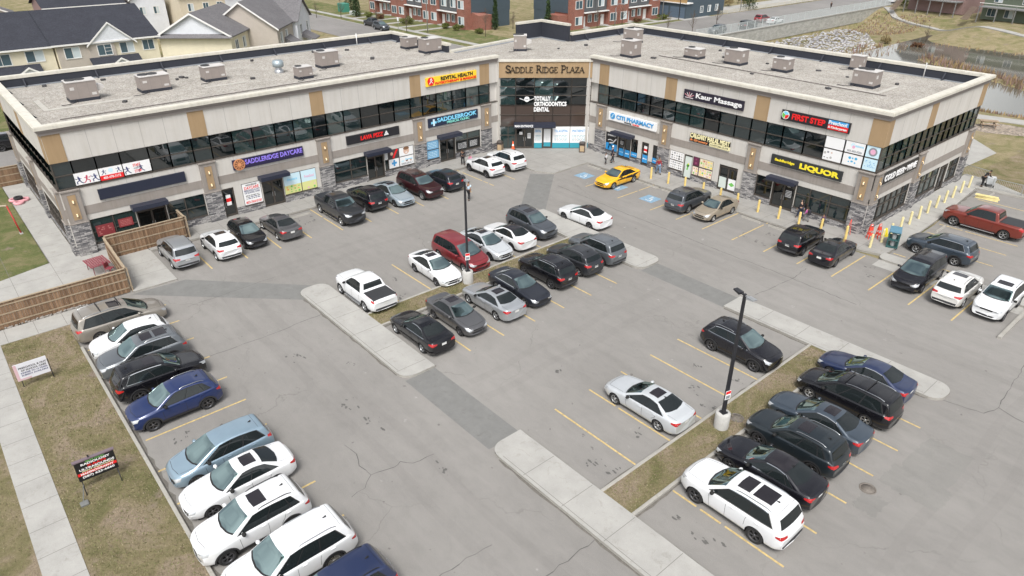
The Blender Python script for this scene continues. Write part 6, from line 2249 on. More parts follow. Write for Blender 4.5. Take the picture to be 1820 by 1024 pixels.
    S.opt['roof_panel'] = weld(patch(S, [(X(w1 - .02), -rh * .9), (X(w1 - .06), 0), (X(w1 - .02), rh * .9)], [(X((T['rg'] or (c + .2, 0))[0]), -rh * .88), (X((T['rg'] or (c + .2, 0))[0]), rh * .88)], down, 10, 12, .006), "roof_panel", SUNROOF)
    # chrome line along the window base / around it
    ch = []
    for sg in (-1, 1):
        for e0, e1 in ((.040, .014),):
            tp = [(X(a + (d - a) * k / 10 - .02), bz(a + (d - a) * k / 10) + e0) for k in range(11)]
            bt = [(X(a + (d - a) * k / 10 - .02), bz(a + (d - a) * k / 10) + e1) for k in range(11)]
            ch.append(patch(S, tp, bt, side(sg), 14, 1, .014))
        tp = [(X(b_ + (c - b_) * k / 10), zt(b_ + (c - b_) * k / 10) - .068) for k in range(11)]
        bt = [(X(b_ + (c - b_) * k / 10), zt(b_ + (c - b_) * k / 10) - .090) for k in range(11)]
        ch.append(patch(S, tp, bt, side(sg), 14, 1, .014))
        ch.append(patch(S, [(X(c), zt(c) - .068), (X(d), bz(d) + .040)], [(X(c + .03), zt(c) - .068), (X(d + .035), bz(d) + .014)], side(sg), 6, 1, .014))
    S.opt['chrome_line'] = weld(merge(ch), "chrome_line", CHROME)
    h, nr = cast(S, (X(c - .05), 0, 4), (0, 0, -1))
    if h:
        b = MB()
        b.hexa([(h.x - .09, -.03, h.z), (h.x + .07, -.02, h.z), (h.x + .07, .02, h.z), (h.x - .09, .03, h.z), (h.x - .09, -.006, h.z + .075), (h.x - .04, -.006, h.z + .06), (h.x - .04, .006, h.z + .06), (h.x - .09, .006, h.z + .075)])
        S.opt['antenna_fin'] = b.mesh("antenna_fin", TRIM)
    if T.get('bed'):
        s0, s1 = T['bed']
        yy = hw * .925 - .13
        b = MB()
        z_ = zt((s0 + s1) / 2) + .012
        b.rbox(X(s1 + .03), X(s0 - .02), -yy - .04, yy + .04, z_ - .07, z_ + .012, .015)
        for k in (1, 2):
            xx = X(s0) + (X(s1) - X(s0)) * k / 3
            b.box(xx - .01, xx + .01, -yy, yy, z_ + .012, z_ + .016)
        S.opt['bed_cover'] = b.mesh("bed_cover", mat("tonneau_vinyl", (0.030, 0.031, 0.034), 0.6))
        b = MB()
        b.box(X(s1), X(s0), -yy, yy, z_ - .5, z_ - .425)
        S.opt['bed_liner'] = b.mesh("bed_liner", CLAD)
        S.boards = []
        for sg in (-1, 1):
            b = MB()
            xa, xb = S.wc[1] + S.R + .12, S.wc[0] - S.R - .12
            b.rbox(xa, xb, min(sg * hw * .92, sg * hw * 1.03), max(sg * hw * .92, sg * hw * 1.03), T['zb'] - .02, T['zb'] + .04, .012)
            S.boards.append(b.mesh("running_board", CHROME))
    return S


WHEELS = {}


def wheel_mesh(r, style):
    k = (round(r, 3), style)
    if k in WHEELS:
        return WHEELS[k]
    w = .105
    t = MB()
    rr = r * .68
    t.lathe([(rr, -w * .8), (rr + .01, -w), (r - .05, -w * 1.02), (r - .012, -w * .86), (r, -w * .6), (r, w * .6), (r - .012, w * .86), (r - .05, w * 1.02), (rr + .01, w), (rr, w * .8), (rr, -w * .8)], (0, 0, 0), 28, 'y')
    m1 = t.mesh("wheel", TYRE)
    al = ALLOY_DK if style >= 10 else ALLOY
    ns = style % 10
    b = MB()
    b.lathe([(rr, w * .84), (rr - .012, w * .86), (rr - .03, w * .72), (rr - .03, w * .2)], (0, 0, 0), 28, 'y', 0)
    b.lathe([(rr - .02, w * .15), (0, w * .15)], (0, 0, 0), 20, 'y', 1)
    b.lathe([(.062, w * .3), (.06, w * .74), (.04, w * .80), (0, w * .80)], (0, 0, 0), 14, 'y', 0)
    sp = {5: 5, 6: 6, 7: 7, 8: 10}[ns]
    for i in range(sp):
        a = 2 * pi * i / sp
        for da in ((-.10, .10) if ns in (5, 8) else (0,)):
            hwid = (.017 if ns in (5, 8) else .030) * (.7 if ns == 8 else 1)
            c0, s0 = cos(a + da * .4), sin(a + da * .4)
            c1, s1 = cos(a + da * 1.5), sin(a + da * 1.5)
            p, q = Vector((c0 * .05, 0, s0 * .05)), Vector((c1 * (rr - .018), 0, s1 * (rr - .018)))
            d = (q - p).normalized()
            n = Vector((-d.z, 0, d.x)) * hwid
            ya, yb_ = w * .58, w * .80
            b.hexa([tuple(p - n + Vector((0, ya, 0))), tuple(q - n + Vector((0, ya, 0))), tuple(q + n + Vector((0, ya, 0))), tuple(p + n + Vector((0, ya, 0))),
                    tuple(p - n * .8 + Vector((0, w * .72, 0))), tuple(q - n + Vector((0, yb_, 0))), tuple(q + n + Vector((0, yb_, 0))), tuple(p + n * .8 + Vector((0, w * .72, 0)))])
    m2 = b.mesh("rim", [al, WELL])
    WHEELS[k] = (m1, m2)
    return WHEELS[k]


PAINTED = {}
HEAD = {'+x': 0.0, '+y': pi / 2, '-x': pi, '-y': -pi / 2}


def car(tn, col, x, y, head, label, cat="car", opts=(), rims=5, dyaw=0.0, scale=1.0, name="parked_car", group="cars parked at the plaza", wide=True, glass=None, z=0.0, mirror=None):
    S = car_parts(tn)
    T = S.T
    t = thing(name, label, cat, (x, y, z), HEAD[head] + radians(dyaw), group)
    t.scale = (scale,) * 3
    pm = P[col]
    if (tn, col) not in PAINTED:
        me = S.me.copy()
        me.materials.append(pm)
        PAINTED[(tn, col)] = me
    link("body", PAINTED[(tn, col)], t)
    link("underbody", S.under, t)
    for nm, lst in S.parts.items():
        if nm == 'rear_bumper' and not T['suv'] and 'dkbumper' not in opts:
            continue
        for me in lst:
            o = link(nm, me, t)
            if nm in ('door_mirror', 'door_handle') and (mirror is None):
                o.data = painted_copy(me, pm)
            if nm == 'side_window' and glass:
                pass
    for nm in ('sunroof', 'sunroof_long', 'roof_panel', 'chrome_line', 'antenna_fin', 'bed_cover', 'bed_liner', 'running_board', 'cladding'):
        if nm in opts and nm in S.opt:
            link({'sunroof_long': 'sunroof'}.get(nm, nm), S.opt[nm], t)
    if 'running_board' in opts:
        for me in S.boards:
            link("running_board", me, t)
    if 'rails' in opts or 'dkrails' in opts:
        for me in S.rail:
            o = link("roof_rail", me if 'rails' in opts else painted_copy(me, TRIM), t)
    for k, cx in enumerate(S.wc):
        for sg in (-1, 1):
            m1, m2 = wheel_mesh(T['r'], rims)
            w = link("wheel", m1, t, (cx, sg * (S.hw - .125), T['r']), 0 if sg > 0 else pi)
            link("rim", m2, w)
    return t


PC = {}


def painted_copy(me, m):
    k = (me.name, m.name)
    if k not in PC:
        c = me.copy()
        c.materials.clear()
        c.materials.append(m)
        PC[k] = c
    return PC[k]


SU = ('cladding', 'antenna_fin')
# left edge of the lot, nearest the lawn
car('minivan', 'beige', -43.05, 5.55, '+y', "beige minivan with roof rack backed up to the lawn, beside the white preschool sign", "minivan", ('rails', 'sunroof'), 7, 1)
car('hatch', 'white', -40.35, 5.45, '-y', "small white hatchback between the beige minivan and a grey SUV", "hatchback", ('antenna_fin',), 5, -2)
car('suv', 'gunmetal', -37.95, 5.45, '-y', "mid grey SUV with glass roof panel beside the small white hatchback", "SUV", SU + ('sunroof', 'sunroof_long', 'rails', 'chrome_line'), 5, -2)
car('suv', 'black', -35.35, 5.55, '+y', "black SUV with chrome window line between the grey SUV and a blue crossover", "SUV", SU + ('sunroof', 'chrome_line', 'dkrails'), 15, 1)
car('crossover', 'blue', -32.45, 5.40, '-y', "bright dark-blue crossover with silver roof rails at the lawn edge", "SUV", SU + ('rails',), 15, 0)
car('mpv', 'ice', -27.22, 5.78, '-y', "light ice-blue compact minivan nose to the lawn", "minivan", ('antenna_fin',), 8, 0)
car('sedan', 'white', -25.0, 5.72, '-y', "white sedan with dark sunroof between the ice-blue minivan and white SUVs", "car", ('sunroof',), 15, 0)
car('suv', 'white', -22.25, 5.2, '-y', "white SUV with sunroof and black wheel-arch trim by the lawn kerb", "SUV", SU + ('sunroof', 'dkrails'), 15, 0)
car('bigsuv', 'white', -19.45, 5.55, '-y', "large white SUV with plain white roof at the bottom edge of the lot", "SUV", SU + ('rails',), 8, 0)
car('suv', 'navy', -16.75, 6.0, '-y', "blue SUV only its roof in view next to the large white SUV", "SUV", SU + ('dkrails',), 5, 0)
# in front of the left wing
car('wagon_suv', 'silver', -50.45, 11.35, '-x', "boxy silver SUV parked beside the wooden patio fence", "SUV", ('cladding', 'dkrails', 'dkbumper'), 5, 0)
car('crossover', 'white', -49.8, 14.2, '-x', "white compact SUV with slanting tail lamps between the boxy silver SUV and a black hatchback", "SUV", ('cladding', 'sunroof'), 5, 0)
car('hatch', 'black', -50.4, 16.5, '+x', "black hatchback backed up to the daycare pavement", "hatchback", (), 15, 0)
car('sedan', 'grey', -50.3, 19.1, '-x', "dark grey sedan with tan-grey roof in front of the daycare posters", "car", (), 5, 0)
car('pickup', 'charcoal', -50.15, 24.3, '+x', "dark charcoal crew-cab pickup with open bed backed to the pavement", "pickup truck", ('bed_liner', 'running_board'), 5, 0)
car('suv', 'jet', -50.9, 27.25, '-x', "black SUV beside the charcoal pickup, tail to the lot", "SUV", SU + ('dkrails',), 15, 0)
car('fastback', 'sky', -50.35, 29.65, '+x', "pale blue-grey sedan with sunroof between black and maroon SUVs", "car", ('sunroof',), 15, 0)
car('bigsuv', 'maroon', -50.3, 32.35, '+x', "maroon three-row SUV with bright grille in front of the pizza shop", "SUV", ('cladding', 'sunroof', 'rails', 'antenna_fin'), 8, 3)
car('crossover', 'ink', -50.35, 35.0, '-x', "dark blue-black hatch SUV with its tail to the lot in front of the dental posters", "SUV", SU, 5, 0)
car('crossover', 'white', -50.8, 40.25, '-x', "white small SUV with sunroof parked nearer the lot of the two by the medical clinic", "SUV", SU + ('sunroof',), 15, 0)
car('suv', 'white', -50.9, 43.0, '-x', "white SUV closest to the glazed corner entrance", "SUV", SU + ('dkrails',), 15, 0)
# centre island, far bays
car('sportpickup', 'white', -36.45, 18.72, '-x', "white sport pickup with black bed cover at the end of the concrete walk", "pickup truck", ('bed_cover', 'dkbumper', 'running_board'), 5, 0)
car('fastback', 'white', -36.2, 24.1, '+x', "white sedan with dark sunroof parked left of the red minivan", "car", ('sunroof', 'antenna_fin'), 15, -2)
car('minivan', 'red', -36.85, 26.8, '+x', "dark red minivan behind the nearer lamp post's sign", "minivan", (), 5, 0)
car('fastback', 'bright', -36.95, 29.3, '+x', "silver sedan with sunroof right of the red minivan", "car", ('sunroof', 'antenna_fin'), 15, 0)
car('sedan', 'white', -37.1, 31.6, '-x', "white sedan with black roof and rear glass beside the silver sedan", "car", ('roof_panel',), 15, 0)
car('suv', 'slate', -37.35, 34.2, '+x', "slate grey SUV in the bay next to the concrete walk by the entrance lane", "SUV", SU + ('sunroof', 'dkrails'), 5, 0)
car('sedan', 'white', -36.0, 38.78, '-x', "white sports sedan with black roof driving along the lane past the walk", "car", ('roof_panel',), 15, 2, name="moving_car", group=None)
# centre island, near bays
car('sedan', 'black', -30.05, 18.75, '-x', "black sedan with long red tail lamps at the near end of the island", "car", ('chrome_line', 'antenna_fin'), 5, 0)
car('oldsedan', 'grey', -30.2, 21.45, '+x', "older grey sedan with sunroof facing the lane, beside the black sedan", "car", ('sunroof',), 15, 0)
car('sedan', 'silver', -30.1, 24.3, '-x', "silver sedan with sunroof below the lamp post with the concrete foot", "car", ('sunroof', 'chrome_line'), 5, 0)
car('sedan', 'ink', -30.3, 26.75, '+x', "black-blue sedan facing the lane between the silver sedan and black SUVs", "car", ('chrome_line',), 5, 0)
car('suv', 'black', -30.8, 29.7, '-x', "black SUV with silver roof rails and red tail lamps, first of three on the island", "SUV", ('rails', 'chrome_line', 'antenna_fin', 'sunroof'), 15, 0)
car('crossover', 'charcoal', -30.85, 32.4, '-x', "charcoal compact SUV, middle of the three SUVs on the island", "SUV", SU + ('rails',), 5, 0)
car('suv', 'gunmetal', -30.95, 34.85, '-x', "metallic grey SUV with chrome window line against the concrete walk", "SUV", SU + ('rails', 'chrome_line'), 15, 0)
# in front of the right wing
car('sedan', 'taxi', -40.4, 47.75, '-y', "bright yellow taxi with a black side stripe in the accessible bay", "taxi", ('antenna_fin',), 5, 0, name="taxi", group=None)
car('bigsuv', 'slate', -32.5, 48.0, '+y', "dark slate SUV nose-in by the yellow bollards, left of the gold sedan", "SUV", SU + ('dkrails', 'sunroof'), 5, 2, scale=.96)
car('oldsedan', 'gold', -29.9, 48.2, '-y', "gold-beige older sedan facing out beside the slate SUV", "car", (), 6, 0)
car('suv', 'black', -21.95, 47.75, '+y', "black SUV in front of the liquor shop, left of a black sedan", "SUV", ('dkrails', 'antenna_fin', 'sunroof'), 15, 2)
car('sedan', 'jet', -19.45, 47.8, '+y', "black sedan with tinted rear glass parked right of the black SUV by the liquor shop", "car", ('antenna_fin',), 15, 2)
car('minivan', 'jet', -13.85, 48.75, '-y', "black minivan facing out, left of the two white SUVs at the right", "minivan", (), 15, 0)
car('suv', 'pearl', -11.25, 48.4, '+y', "pearl white SUV tail-out with sunroof, between black minivan and the other white SUV", "SUV", ('sunroof', 'rails', 'antenna_fin'), 5, 0)
car('suv', 'white', -8.95, 48.6, '-y', "white SUV with large dark grille facing out at the right edge", "SUV", ('sunroof', 'rails', 'cladding'), 15, 0)
car('suv', 'steelblue', -14.4, 54.05, '-x', "steel-grey SUV side-on below the red pickup", "SUV", SU + ('chrome_line',), 5, -2)
car('pickup', 'copper', -14.1, 61.75, '-x', "copper-red crew-cab pickup with grey bed cover at the right end lot", "pickup truck", ('bed_cover', 'running_board'), 5, -1)
# right island
car('sedan', 'bright', -16.85, 23.62, '-x', "silver sedan with sunroof alone among the empty bays", "car", ('sunroof', 'antenna_fin'), 5, 0)
car('crossover', 'jet', -16.65, 31.6, '+x', "black crossover with silver rails facing the grass island, near the lamp post", "SUV", SU + ('rails', 'chrome_line'), 15, 0, scale=1.04)
car('bigsuv', 'white', -9.95, 21.2, '-x', "white three-row SUV with two dark glass roof panels, lowest of the row", "SUV", ('sunroof', 'sunroof_long', 'rails', 'chrome_line', 'antenna_fin'), 15, 0)
car('sedan', 'jet', -10.2, 23.95, '-x', "glossy black sedan next to the white three-row SUV", "car", ('chrome_line', 'antenna_fin', 'roof_panel'), 15, 0)
car('suv', 'teal', -10.35, 26.45, '-x', "very dark teal SUV third from the bottom of the right row", "SUV", SU + ('rails', 'sunroof'), 15, 0)
car('sedan', 'steelblue', -10.5, 28.85, '-x', "dark steel-blue sedan below the black minivan in the right row", "car", ('sunroof', 'chrome_line'), 5, 0)
car('minivan', 'black', -10.45, 31.75, '-x', "black minivan with roof crossbars between two blue sedans", "minivan", ('rails',), 5, 0, scale=.98)
car('sedan', 'navy', -10.75, 34.3, '-x', "blue sedan beside the curved end of the concrete walk", "car", ('chrome_line',), 5, 0)
# beyond the building
car('suv', 'black', -90.1, 7.1, '+y', "black SUV on the lane past the left end of the building", "SUV", SU, 15, 0, group="cars in the streets behind")
car('pickup', 'charcoal', -142.4, 82.2, '-x', "dark pickup at the kerb of the rear street by the brick row houses", "pickup truck", ('bed_liner',), 5, 0, group="cars in the streets behind", scale=.93)
car('suv', 'slate', -136.4, 80.8, '+x', "grey SUV at the kerb of the rear street just behind the roof edge", "SUV", SU + ('rails',), 5, 0, group="cars in the streets behind")
car('suv', 'slate', -86.9, 130.6, '-y', "grey-blue SUV on the rear avenue nearest the rooftop parapet", "SUV", SU + ('rails',), 5, 0, group="cars in the streets behind")
car('bigsuv', 'charcoal', -86.6, 141.5, '+y', "charcoal SUV on the rear avenue beside the glass railing", "SUV", SU, 5, 0, group="cars in the streets behind")
car('suv', 'red', -90.0, 152.6, '+y', "red car on the rear avenue behind a white car", "car", ('rails',), 5, 0, group="cars in the streets behind")
car('sedan', 'white', -86.8, 152.6, '+y', "white car on the rear avenue in front of the red one", "car", (), 5, 0, group="cars in the streets behind")
car('sedan', 'white', -87.3, 214.5, '+y', "white car at the far end of the rear avenue", "car", (), 5, 0, group="cars in the streets behind")
# the taxi's stripe
S = car_parts('sedan')
tx = [o for o in bpy.data.objects if o.get("category") == "taxi"][0]
T_ = S.T
bs_ = []
for sg in (-1, 1):
    sd = (lambda sg: (lambda p: ((p[0], sg * 3.0, p[1]), (0, -sg, 0))))(sg)
    bs_.append(patch(S, [(1.0, .80), (-.1, .86), (-1.5, .92), (-2.15, .93)], [(1.0, .70), (-.1, .68), (-1.0, .62), (-1.05, .60)], sd, 16, 4, .006))
link("side_stripe", weld(merge(bs_), "side_stripe", SBLACK), tx)
# raised tailgate cargo on the black minivan's roof: crossbars
van = [o for o in bpy.data.objects if o.get("label", "").startswith("black minivan with roof crossbars")][0]
bge = [o for o in bpy.data.objects if o.get("label", "").startswith("beige minivan")][0]
for v in (van, bge):
    for xx in (0.15, -0.95):
        b = MB()
        b.box(xx - .03, xx + .03, -.66, .66, 1.775, 1.80)
        b.build("roof_bar", TRIM, v)

# ---------------------------------------------------------------- lamp posts
def lamp_post(x, y, top, label, rz):
    t = thing("lamp_post", label, "lamp post", (x, y, 0.1), rz, "tall lamp posts in the lot")
    b = MB()
    b.lathe([(.36, -.1), (.36, .86), (.33, .90), (0, .90)], (0, 0, 0), 24)
    b.build("concrete_foot", m_concrete("foot_concrete", (0.46, 0.45, 0.43), 2.0) if "foot_concrete" not in MATS else MATS["foot_concrete"], t)
    b = MB()
    b.box(-.16, .16, -.16, .16, .90, .93)
    b.box(-.075, .075, -.075, .075, .93, top, taper=.02)
    for sx in (-.12, .12):
        for sy in (-.12, .12):
            b.lathe([(.02, .93), (.02, .99), (0, .99)], (sx, sy, 0), 6)
    b.build("pole", DARKMETAL, t)
    for s in (1, -1):
        b = MB()
        b.box(min(s * .05, s * .25), max(s * .05, s * .25), -.03, .03, top - .10, top - .04)
        b.hexa([(s * .22, -.15, top - .12), (s * .62, -.13, top - .06), (s * .62, .13, top - .06), (s * .22, .15, top - .12),
                (s * .22, -.13, top - .02), (s * .62, -.11, top + .0), (s * .62, .11, top + .0), (s * .22, .13, top - .02)])
        b.build("lamp_head", mat("lamp_housing", (0.30, 0.31, 0.32), 0.4, 0.3) if s > 0 else DARKMETAL, t)
    b = MB()
    b.box(.08, .095, -.16, .16, 1.75, 2.25, 0)
    b.box(.095, .097, -.15, .15, 2.07, 2.23, 1)
    b.box(.095, .097, -.12, .12, 1.80, 1.98, 2)
    b.build("notice_plate", [SWHITE, RED, GREYTXT], t)
    return t


lamp_post(-33.7, 25.05, 7.5, "tall black lamp post on the far grass island behind the silver sedan", radians(-20))
lamp_post(-13.58, 25.28, 7.5, "tall black lamp post on the near grass island beside the rusty manhole", radians(-15))

# ---------------------------------------------------------------- yellow bollards
BOLL = mat("bollard_yellow", (0.66, 0.49, 0.17), 0.55, var=0.12, vs=6)
BOLLC = mat("bollard_ivory", (0.66, 0.58, 0.31), 0.55, var=0.12, vs=6)
proto = None
for (x, y, lean) in [(-38.95, 50.9, 0), (-37.05, 51.05, 0), (-35.2, 51.1, 0), (-33.3, 51.2, 0), (-31.5, 51.2, 0), (-29.75, 51.2, 0), (-27.75, 51.2, 0), (-25.85, 51.2, 0), (-24.1, 51.3, 0), (-22.3, 51.4, 0), (-20.3, 51.5, 0),
                     (-18.35, 51.4, 1), (-18.2, 53.0, 1), (-18.25, 54.6, 1), (-18.3, 56.5, 1), (-18.3, 58.2, 1), (-18.3, 60.0, 1), (-18.32, 61.8, 1), (-18.35, 63.6, 1), (-18.35, 65.4, 1), (-18.35, 67.2, 1), (-18.35, 69.1, 1), (-18.4, 71.1, 1)]:
    b = MB()
    b.lathe([(.10, 0), (.095, .02), (.095, 1.02), (.085, 1.07), (.05, 1.10), (0, 1.105)], (0, 0, 0), 14)
    if proto is None:
        proto = b.build("bollard", BOLL)
        pm = proto.data
        pm2 = pm.copy()
        pm2.materials.clear()
        pm2.materials.append(BOLLC)
        o = proto
    else:
        o = link("bollard", pm if not lean else pm2)
    o.location = (x, y, .12)
    o.rotation_euler = (random.uniform(-.03, .03), random.uniform(-.03, .03), 0)
    tag(o, "ivory-yellow bollard in the row along the right end wall" if lean else "yellow bollard in the row in front of the right wing shops", "bollard", "ivory bollards along the end wall" if lean else "yellow bollards along the right wing")

# ---------------------------------------------------------------- wooden fences
WOODN = m_wood("fence_boards", (0.165, 0.10, 0.058), (0.28, 0.18, 0.108))
WOODR = mat("fence_rail", (0.33, 0.26, 0.18), 0.8, var=0.15, vs=3)


def wood_fence(p, q, h, label, side=1, group="weathered board fences"):
    p, q = Vector(p), Vector(q)
    d = (q - p)
    Ln = d.length
    d.normalize()
    n = Vector((d.y, -d.x)) * side
    t = thing("board_fence", label, "fence", (p.x, p.y, 0), 0, group)
    F = frame(0, 0, d.x, d.y, n.x, n.y)
    r = random.Random(int(Ln * 10))
    pb = MB()
    u, k = 0.0, 0
    while u < Ln - .05:
        w = min(.135, Ln - u)
        pb.box(u, u + w, .0 if k % 2 else -.02, .022 if k % 2 else .002, .06, h - r.uniform(.0, .03), F=F)
        u += .14
        k += 1
    pb.build("boards", WOODN, t)
    for z in (.35, h * .55, h - .22):
        b = MB()
        b.box(0, Ln, -.065, -.022, z, z + .085, F=F)
        b.box(0, Ln, .024, .04, z, z + .085, F=F)
        b.build("rail", WOODR, t)
    b = MB()
    b.box(0, Ln, -.09, .06, h, h + .035, F=F)
    b.build("cap_rail", WOODR, t)
    m = max(1, round(Ln / 2.3))
    for k in range(m + 1):
        b = MB()
        uu = Ln * k / m
        b.box(uu - .05, uu + .05, -.16, -.067, -.02, h - .002, F=F)
        b.build("post", WOODR, t)
    return t


wood_fence((-47.45, -12), (-47.45, 7.2), 1.75, "long weathered board fence along the footpath at the left edge", 1)
wood_fence((-47.55, 7.25), (-53.75, 7.45), 1.75, "short board fence run with diagonal brace between the long fence and the patio", -1)
wood_fence((-53.7, 7.55), (-53.7, 13.0), 1.85, "board fence screening the patio in front of the left end shop", 1)
wood_fence((-53.75, 13.1), (-55.5, 13.1), 1.85, "short board fence return joining the patio fence to the shop wall", -1)
wood_fence((-76.6, 5.6), (-76.6, -14), 1.8, "board fence behind the green lawn at the far left", -1)
b = MB()
b.box(-47.40, -47.0, -12, 4.4, .0, .14)
b2 = MB()
rk = random.Random(4)
for k in range(240):
    x, y, s = rk.uniform(-47.42, -47.26), rk.uniform(-11, 4.6), rk.uniform(.03, .07)
    b2.rbox(x - s, x + s, y - s, y + s, .09, .10 + s * 1.2, s * .4)
tag(b2.build("gravel_strip", mat("river_gravel", (0.25, 0.23, 0.21), 0.9, var=0.3, vs=9)), kind="stuff")

# ---------------------------------------------------------------- lawn signs
F1 = frame(-39.77, 0, 0, 1, 1, 0)
t = thing("yard_sign", "white yard sign about preschool and out of school care on two thin posts", "yard sign", (-39.77, .55, .07))
b = MB()
b.box(-.30, 1.22, .0, .03, .52, 1.52, 0, F=F1)
b.box(-.30, -.16, .03, .032, .53, 1.5, 1, F=F1)
b.box(-.16, .35, .03, .032, .53, .62, 1, F=F1)
wpart(b, "board", [mat("sign_sheet", (0.68, 0.68, 0.72), 0.5), mat("sign_pinkish", (0.62, 0.42, 0.46), 0.5)], t)
for s, a, c, z0, z1, m_ in (("PRESCHOOL & OUT", -.10, 1.18, 1.18, 1.29, SBLACK), ("OF SCHOOL CARE", -.02, 1.14, 1.02, 1.13, SBLACK), ("KINDER TO 12 YEARS", -.06, 1.16, .88, .97, NAVY), ("SUBSIDY AVAILABLE", -.06, 1.16, .74, .83, NAVY)):
    lettering("lettering", s, F1, a, c, z0, z1, .031, .034, m_, t, bold=.03)
for u in (-.14, 1.26):
    b = MB()
    b.box(u - .02, u + .02, -.03, .0, .0, 1.3, F=F1)
    wpart(b, "post", DARKMETAL, t)
F2 = frame(-29.35, 0, .03, 1, 1, -.03)
t = thing("yard_sign", "black portable sign for radiology X-rays and ultrasounds with phone number on the lawn", "yard sign", (-29.35, 1.2, .07))
b = MB()
b.box(.42, 1.98, -.06, .06, .62, 1.62, 0, F=F2)
b.box(.38, 2.02, -.08, .08, 1.62, 1.68, 1, F=F2)
b.box(.44, 1.96, .06, .065, .90, 1.04, 2, F=F2)
wpart(b, "board", [SBLACK, mat("sign_shell", (0.16, 0.12, 0.14), 0.6), RED], t)
for s, a, c, z0, z1, m_ in (("XRAY CLINIC", .85, 1.6, 1.53, 1.59, SGREEN), ("RADIOLOGY", .66, 1.80, 1.40, 1.51, SWHITE), ("X-RAYS", .86, 1.62, 1.27, 1.38, RED), ("ULTRASOUNDS", .55, 1.92, 1.15, 1.26, SWHITE), ("JOINT INJECTIONS", .62, 1.88, 1.05, 1.125, SCREAM), ("MAMMOGRAPHY", .55, 1.85, .92, 1.02, SWHITE), ("(587) 623-6660", .58, 1.84, .72, .86, SWHITE)):
    lettering("lettering", s, F2, a, c, z0, z1, .066, .070, m_, t, bold=.035)
for u in (.5, 1.9):
    b = MB()
    b.tube([F2(u, -.05, .62), F2(u, .42, .03)], .02, 6)
    b.tube([F2(u, -.05, .62), F2(u, -.38, .03)], .02, 6)
    b.tube([F2(u, -.04, 1.65), F2(u, -.04, .45)], .022, 6)
    wpart(b, "leg", DARKMETAL, t)
b = MB()
b.tube([F2(.5, .1, .45), F2(.28, .85, .14)], .022, 6)
b.rbox(-29.35 + .75, -29.35 + 1.05, .12, .45, 0.0, .17, .03)
wpart(b, "weight_block", mat("ballast", (0.15, 0.155, 0.15), 0.8), t)
b = MB()
b.box(1.0, 1.06, -.02, .02, 1.68, 1.80, F=F2)
wpart(b, "lifting_tab", DARKMETAL, t)

# ---------------------------------------------------------------- bins, cones, barricades
for x, y, lab in ((-54.9, 45.6, "brown litter bin with a dark lid left of the entrance"), (-49.0, 51.9, "brown litter bin with a dark lid right of the entrance")):
    t = thing("litter_bin", lab, "litter bin", (x, y, .12), .7, "litter bins by the entrance")
    b = MB()
    b.rbox(-.30, .30, -.30, .30, .0, .84, .03, 0)
    for s in (-1, 1):
        b.box(-.22, .22, s * .30 - .008, s * .30 + .008, .12, .72, 1)
        b.box(s * .30 - .008, s * .30 + .008, -.22, .22, .12, .72, 1)
    b.build("bin_body", [mat("bin_brown", (0.08, 0.06, 0.05), 0.6), mat("pebble_panel", (0.42, 0.31, 0.19), 0.8, var=.2, vs=12)], t)
    b = MB()
    b.rbox(-.33, .33, -.33, .33, .84, 1.06, .10)
    b.box(-.2, .2, -.335, -.33, .88, .97)
    b.build("lid", mat("bin_lid", (0.045, 0.035, 0.03), 0.5), t)
CONEO = mat("cone_orange", (0.85, 0.12, 0.03), 0.5)


def cone(x, y, h, label, r=.15):
    t = thing("traffic_cone", label, "traffic cone", (x, y, .12), .3, "orange traffic cones")
    b = MB()
    b.rbox(-r * 1.25, r * 1.25, -r * 1.25, r * 1.25, 0, .035, .012)
    b.build("base", BLACK, t)
    b = MB()
    b.lathe([(r, .035), (.035, h), (0, h)], (0, 0, 0), 16)
    b.build("cone_body", CONEO, t)
    b = MB()
    b.lathe([(r - (r - .035) * .45 + .004, .035 + (h - .035) * .45), (r - (r - .035) * .68 + .004, .035 + (h - .035) * .68)], (0, 0, 0), 16)
    b.build("reflective_band", SWHITE, t)
    return t


cone(-54.3, 46.9, .9, "orange cone with white band left of the main entrance doors", .19)
BARR = mat("barricade_red", (0.72, 0.075, 0.045), 0.5, var=.1)


def barricade(x, y, rz, label):
    t = thing("barricade", label, "barricade", (x, y, .12), rz, "folded red barricades at the corner pier")
    t.scale = (.75, .62, .95)
    for s in (-1, 1):
        b = MB()
        for (a, c) in ((-.28, -.20), (.20, .28)):
            b.hexa([(s * .20 - .02, a, 0), (s * .20 + .02, a, 0), (s * .20 + .02, c, 0), (s * .20 - .02, c, 0), (s * .03 - .02, a + .04, 1.12), (s * .03 + .02, a + .04, 1.12), (s * .03 + .02, c + (.04 if a < 0 else -.04), 1.12), (s * .03 - .02, c + (.04 if a < 0 else -.04), 1.12)])
        for z0, z1 in ((.30, .52), (.72, .98)):
            f = lambda z: s * (.20 - .17 * z / 1.12)
            b.hexa([(f(z0) - .016, -.27, z0), (f(z0) + .016, -.27, z0), (f(z0) + .016, .27, z0), (f(z0) - .016, .27, z0), (f(z1) - .016, -.25, z1), (f(z1) + .016, -.25, z1), (f(z1) + .016, .25, z1), (f(z1) - .016, .25, z1)])
        b.build("panel", BARR, t)
    b = MB()
    b.box(-.05, .05, -.16, .16, 1.12, 1.26, 0)
    b.box(-.053, .053, -.12, .12, 1.15, 1.23, 1)
    b.build("top_grip", [BARR, SWHITE], t)


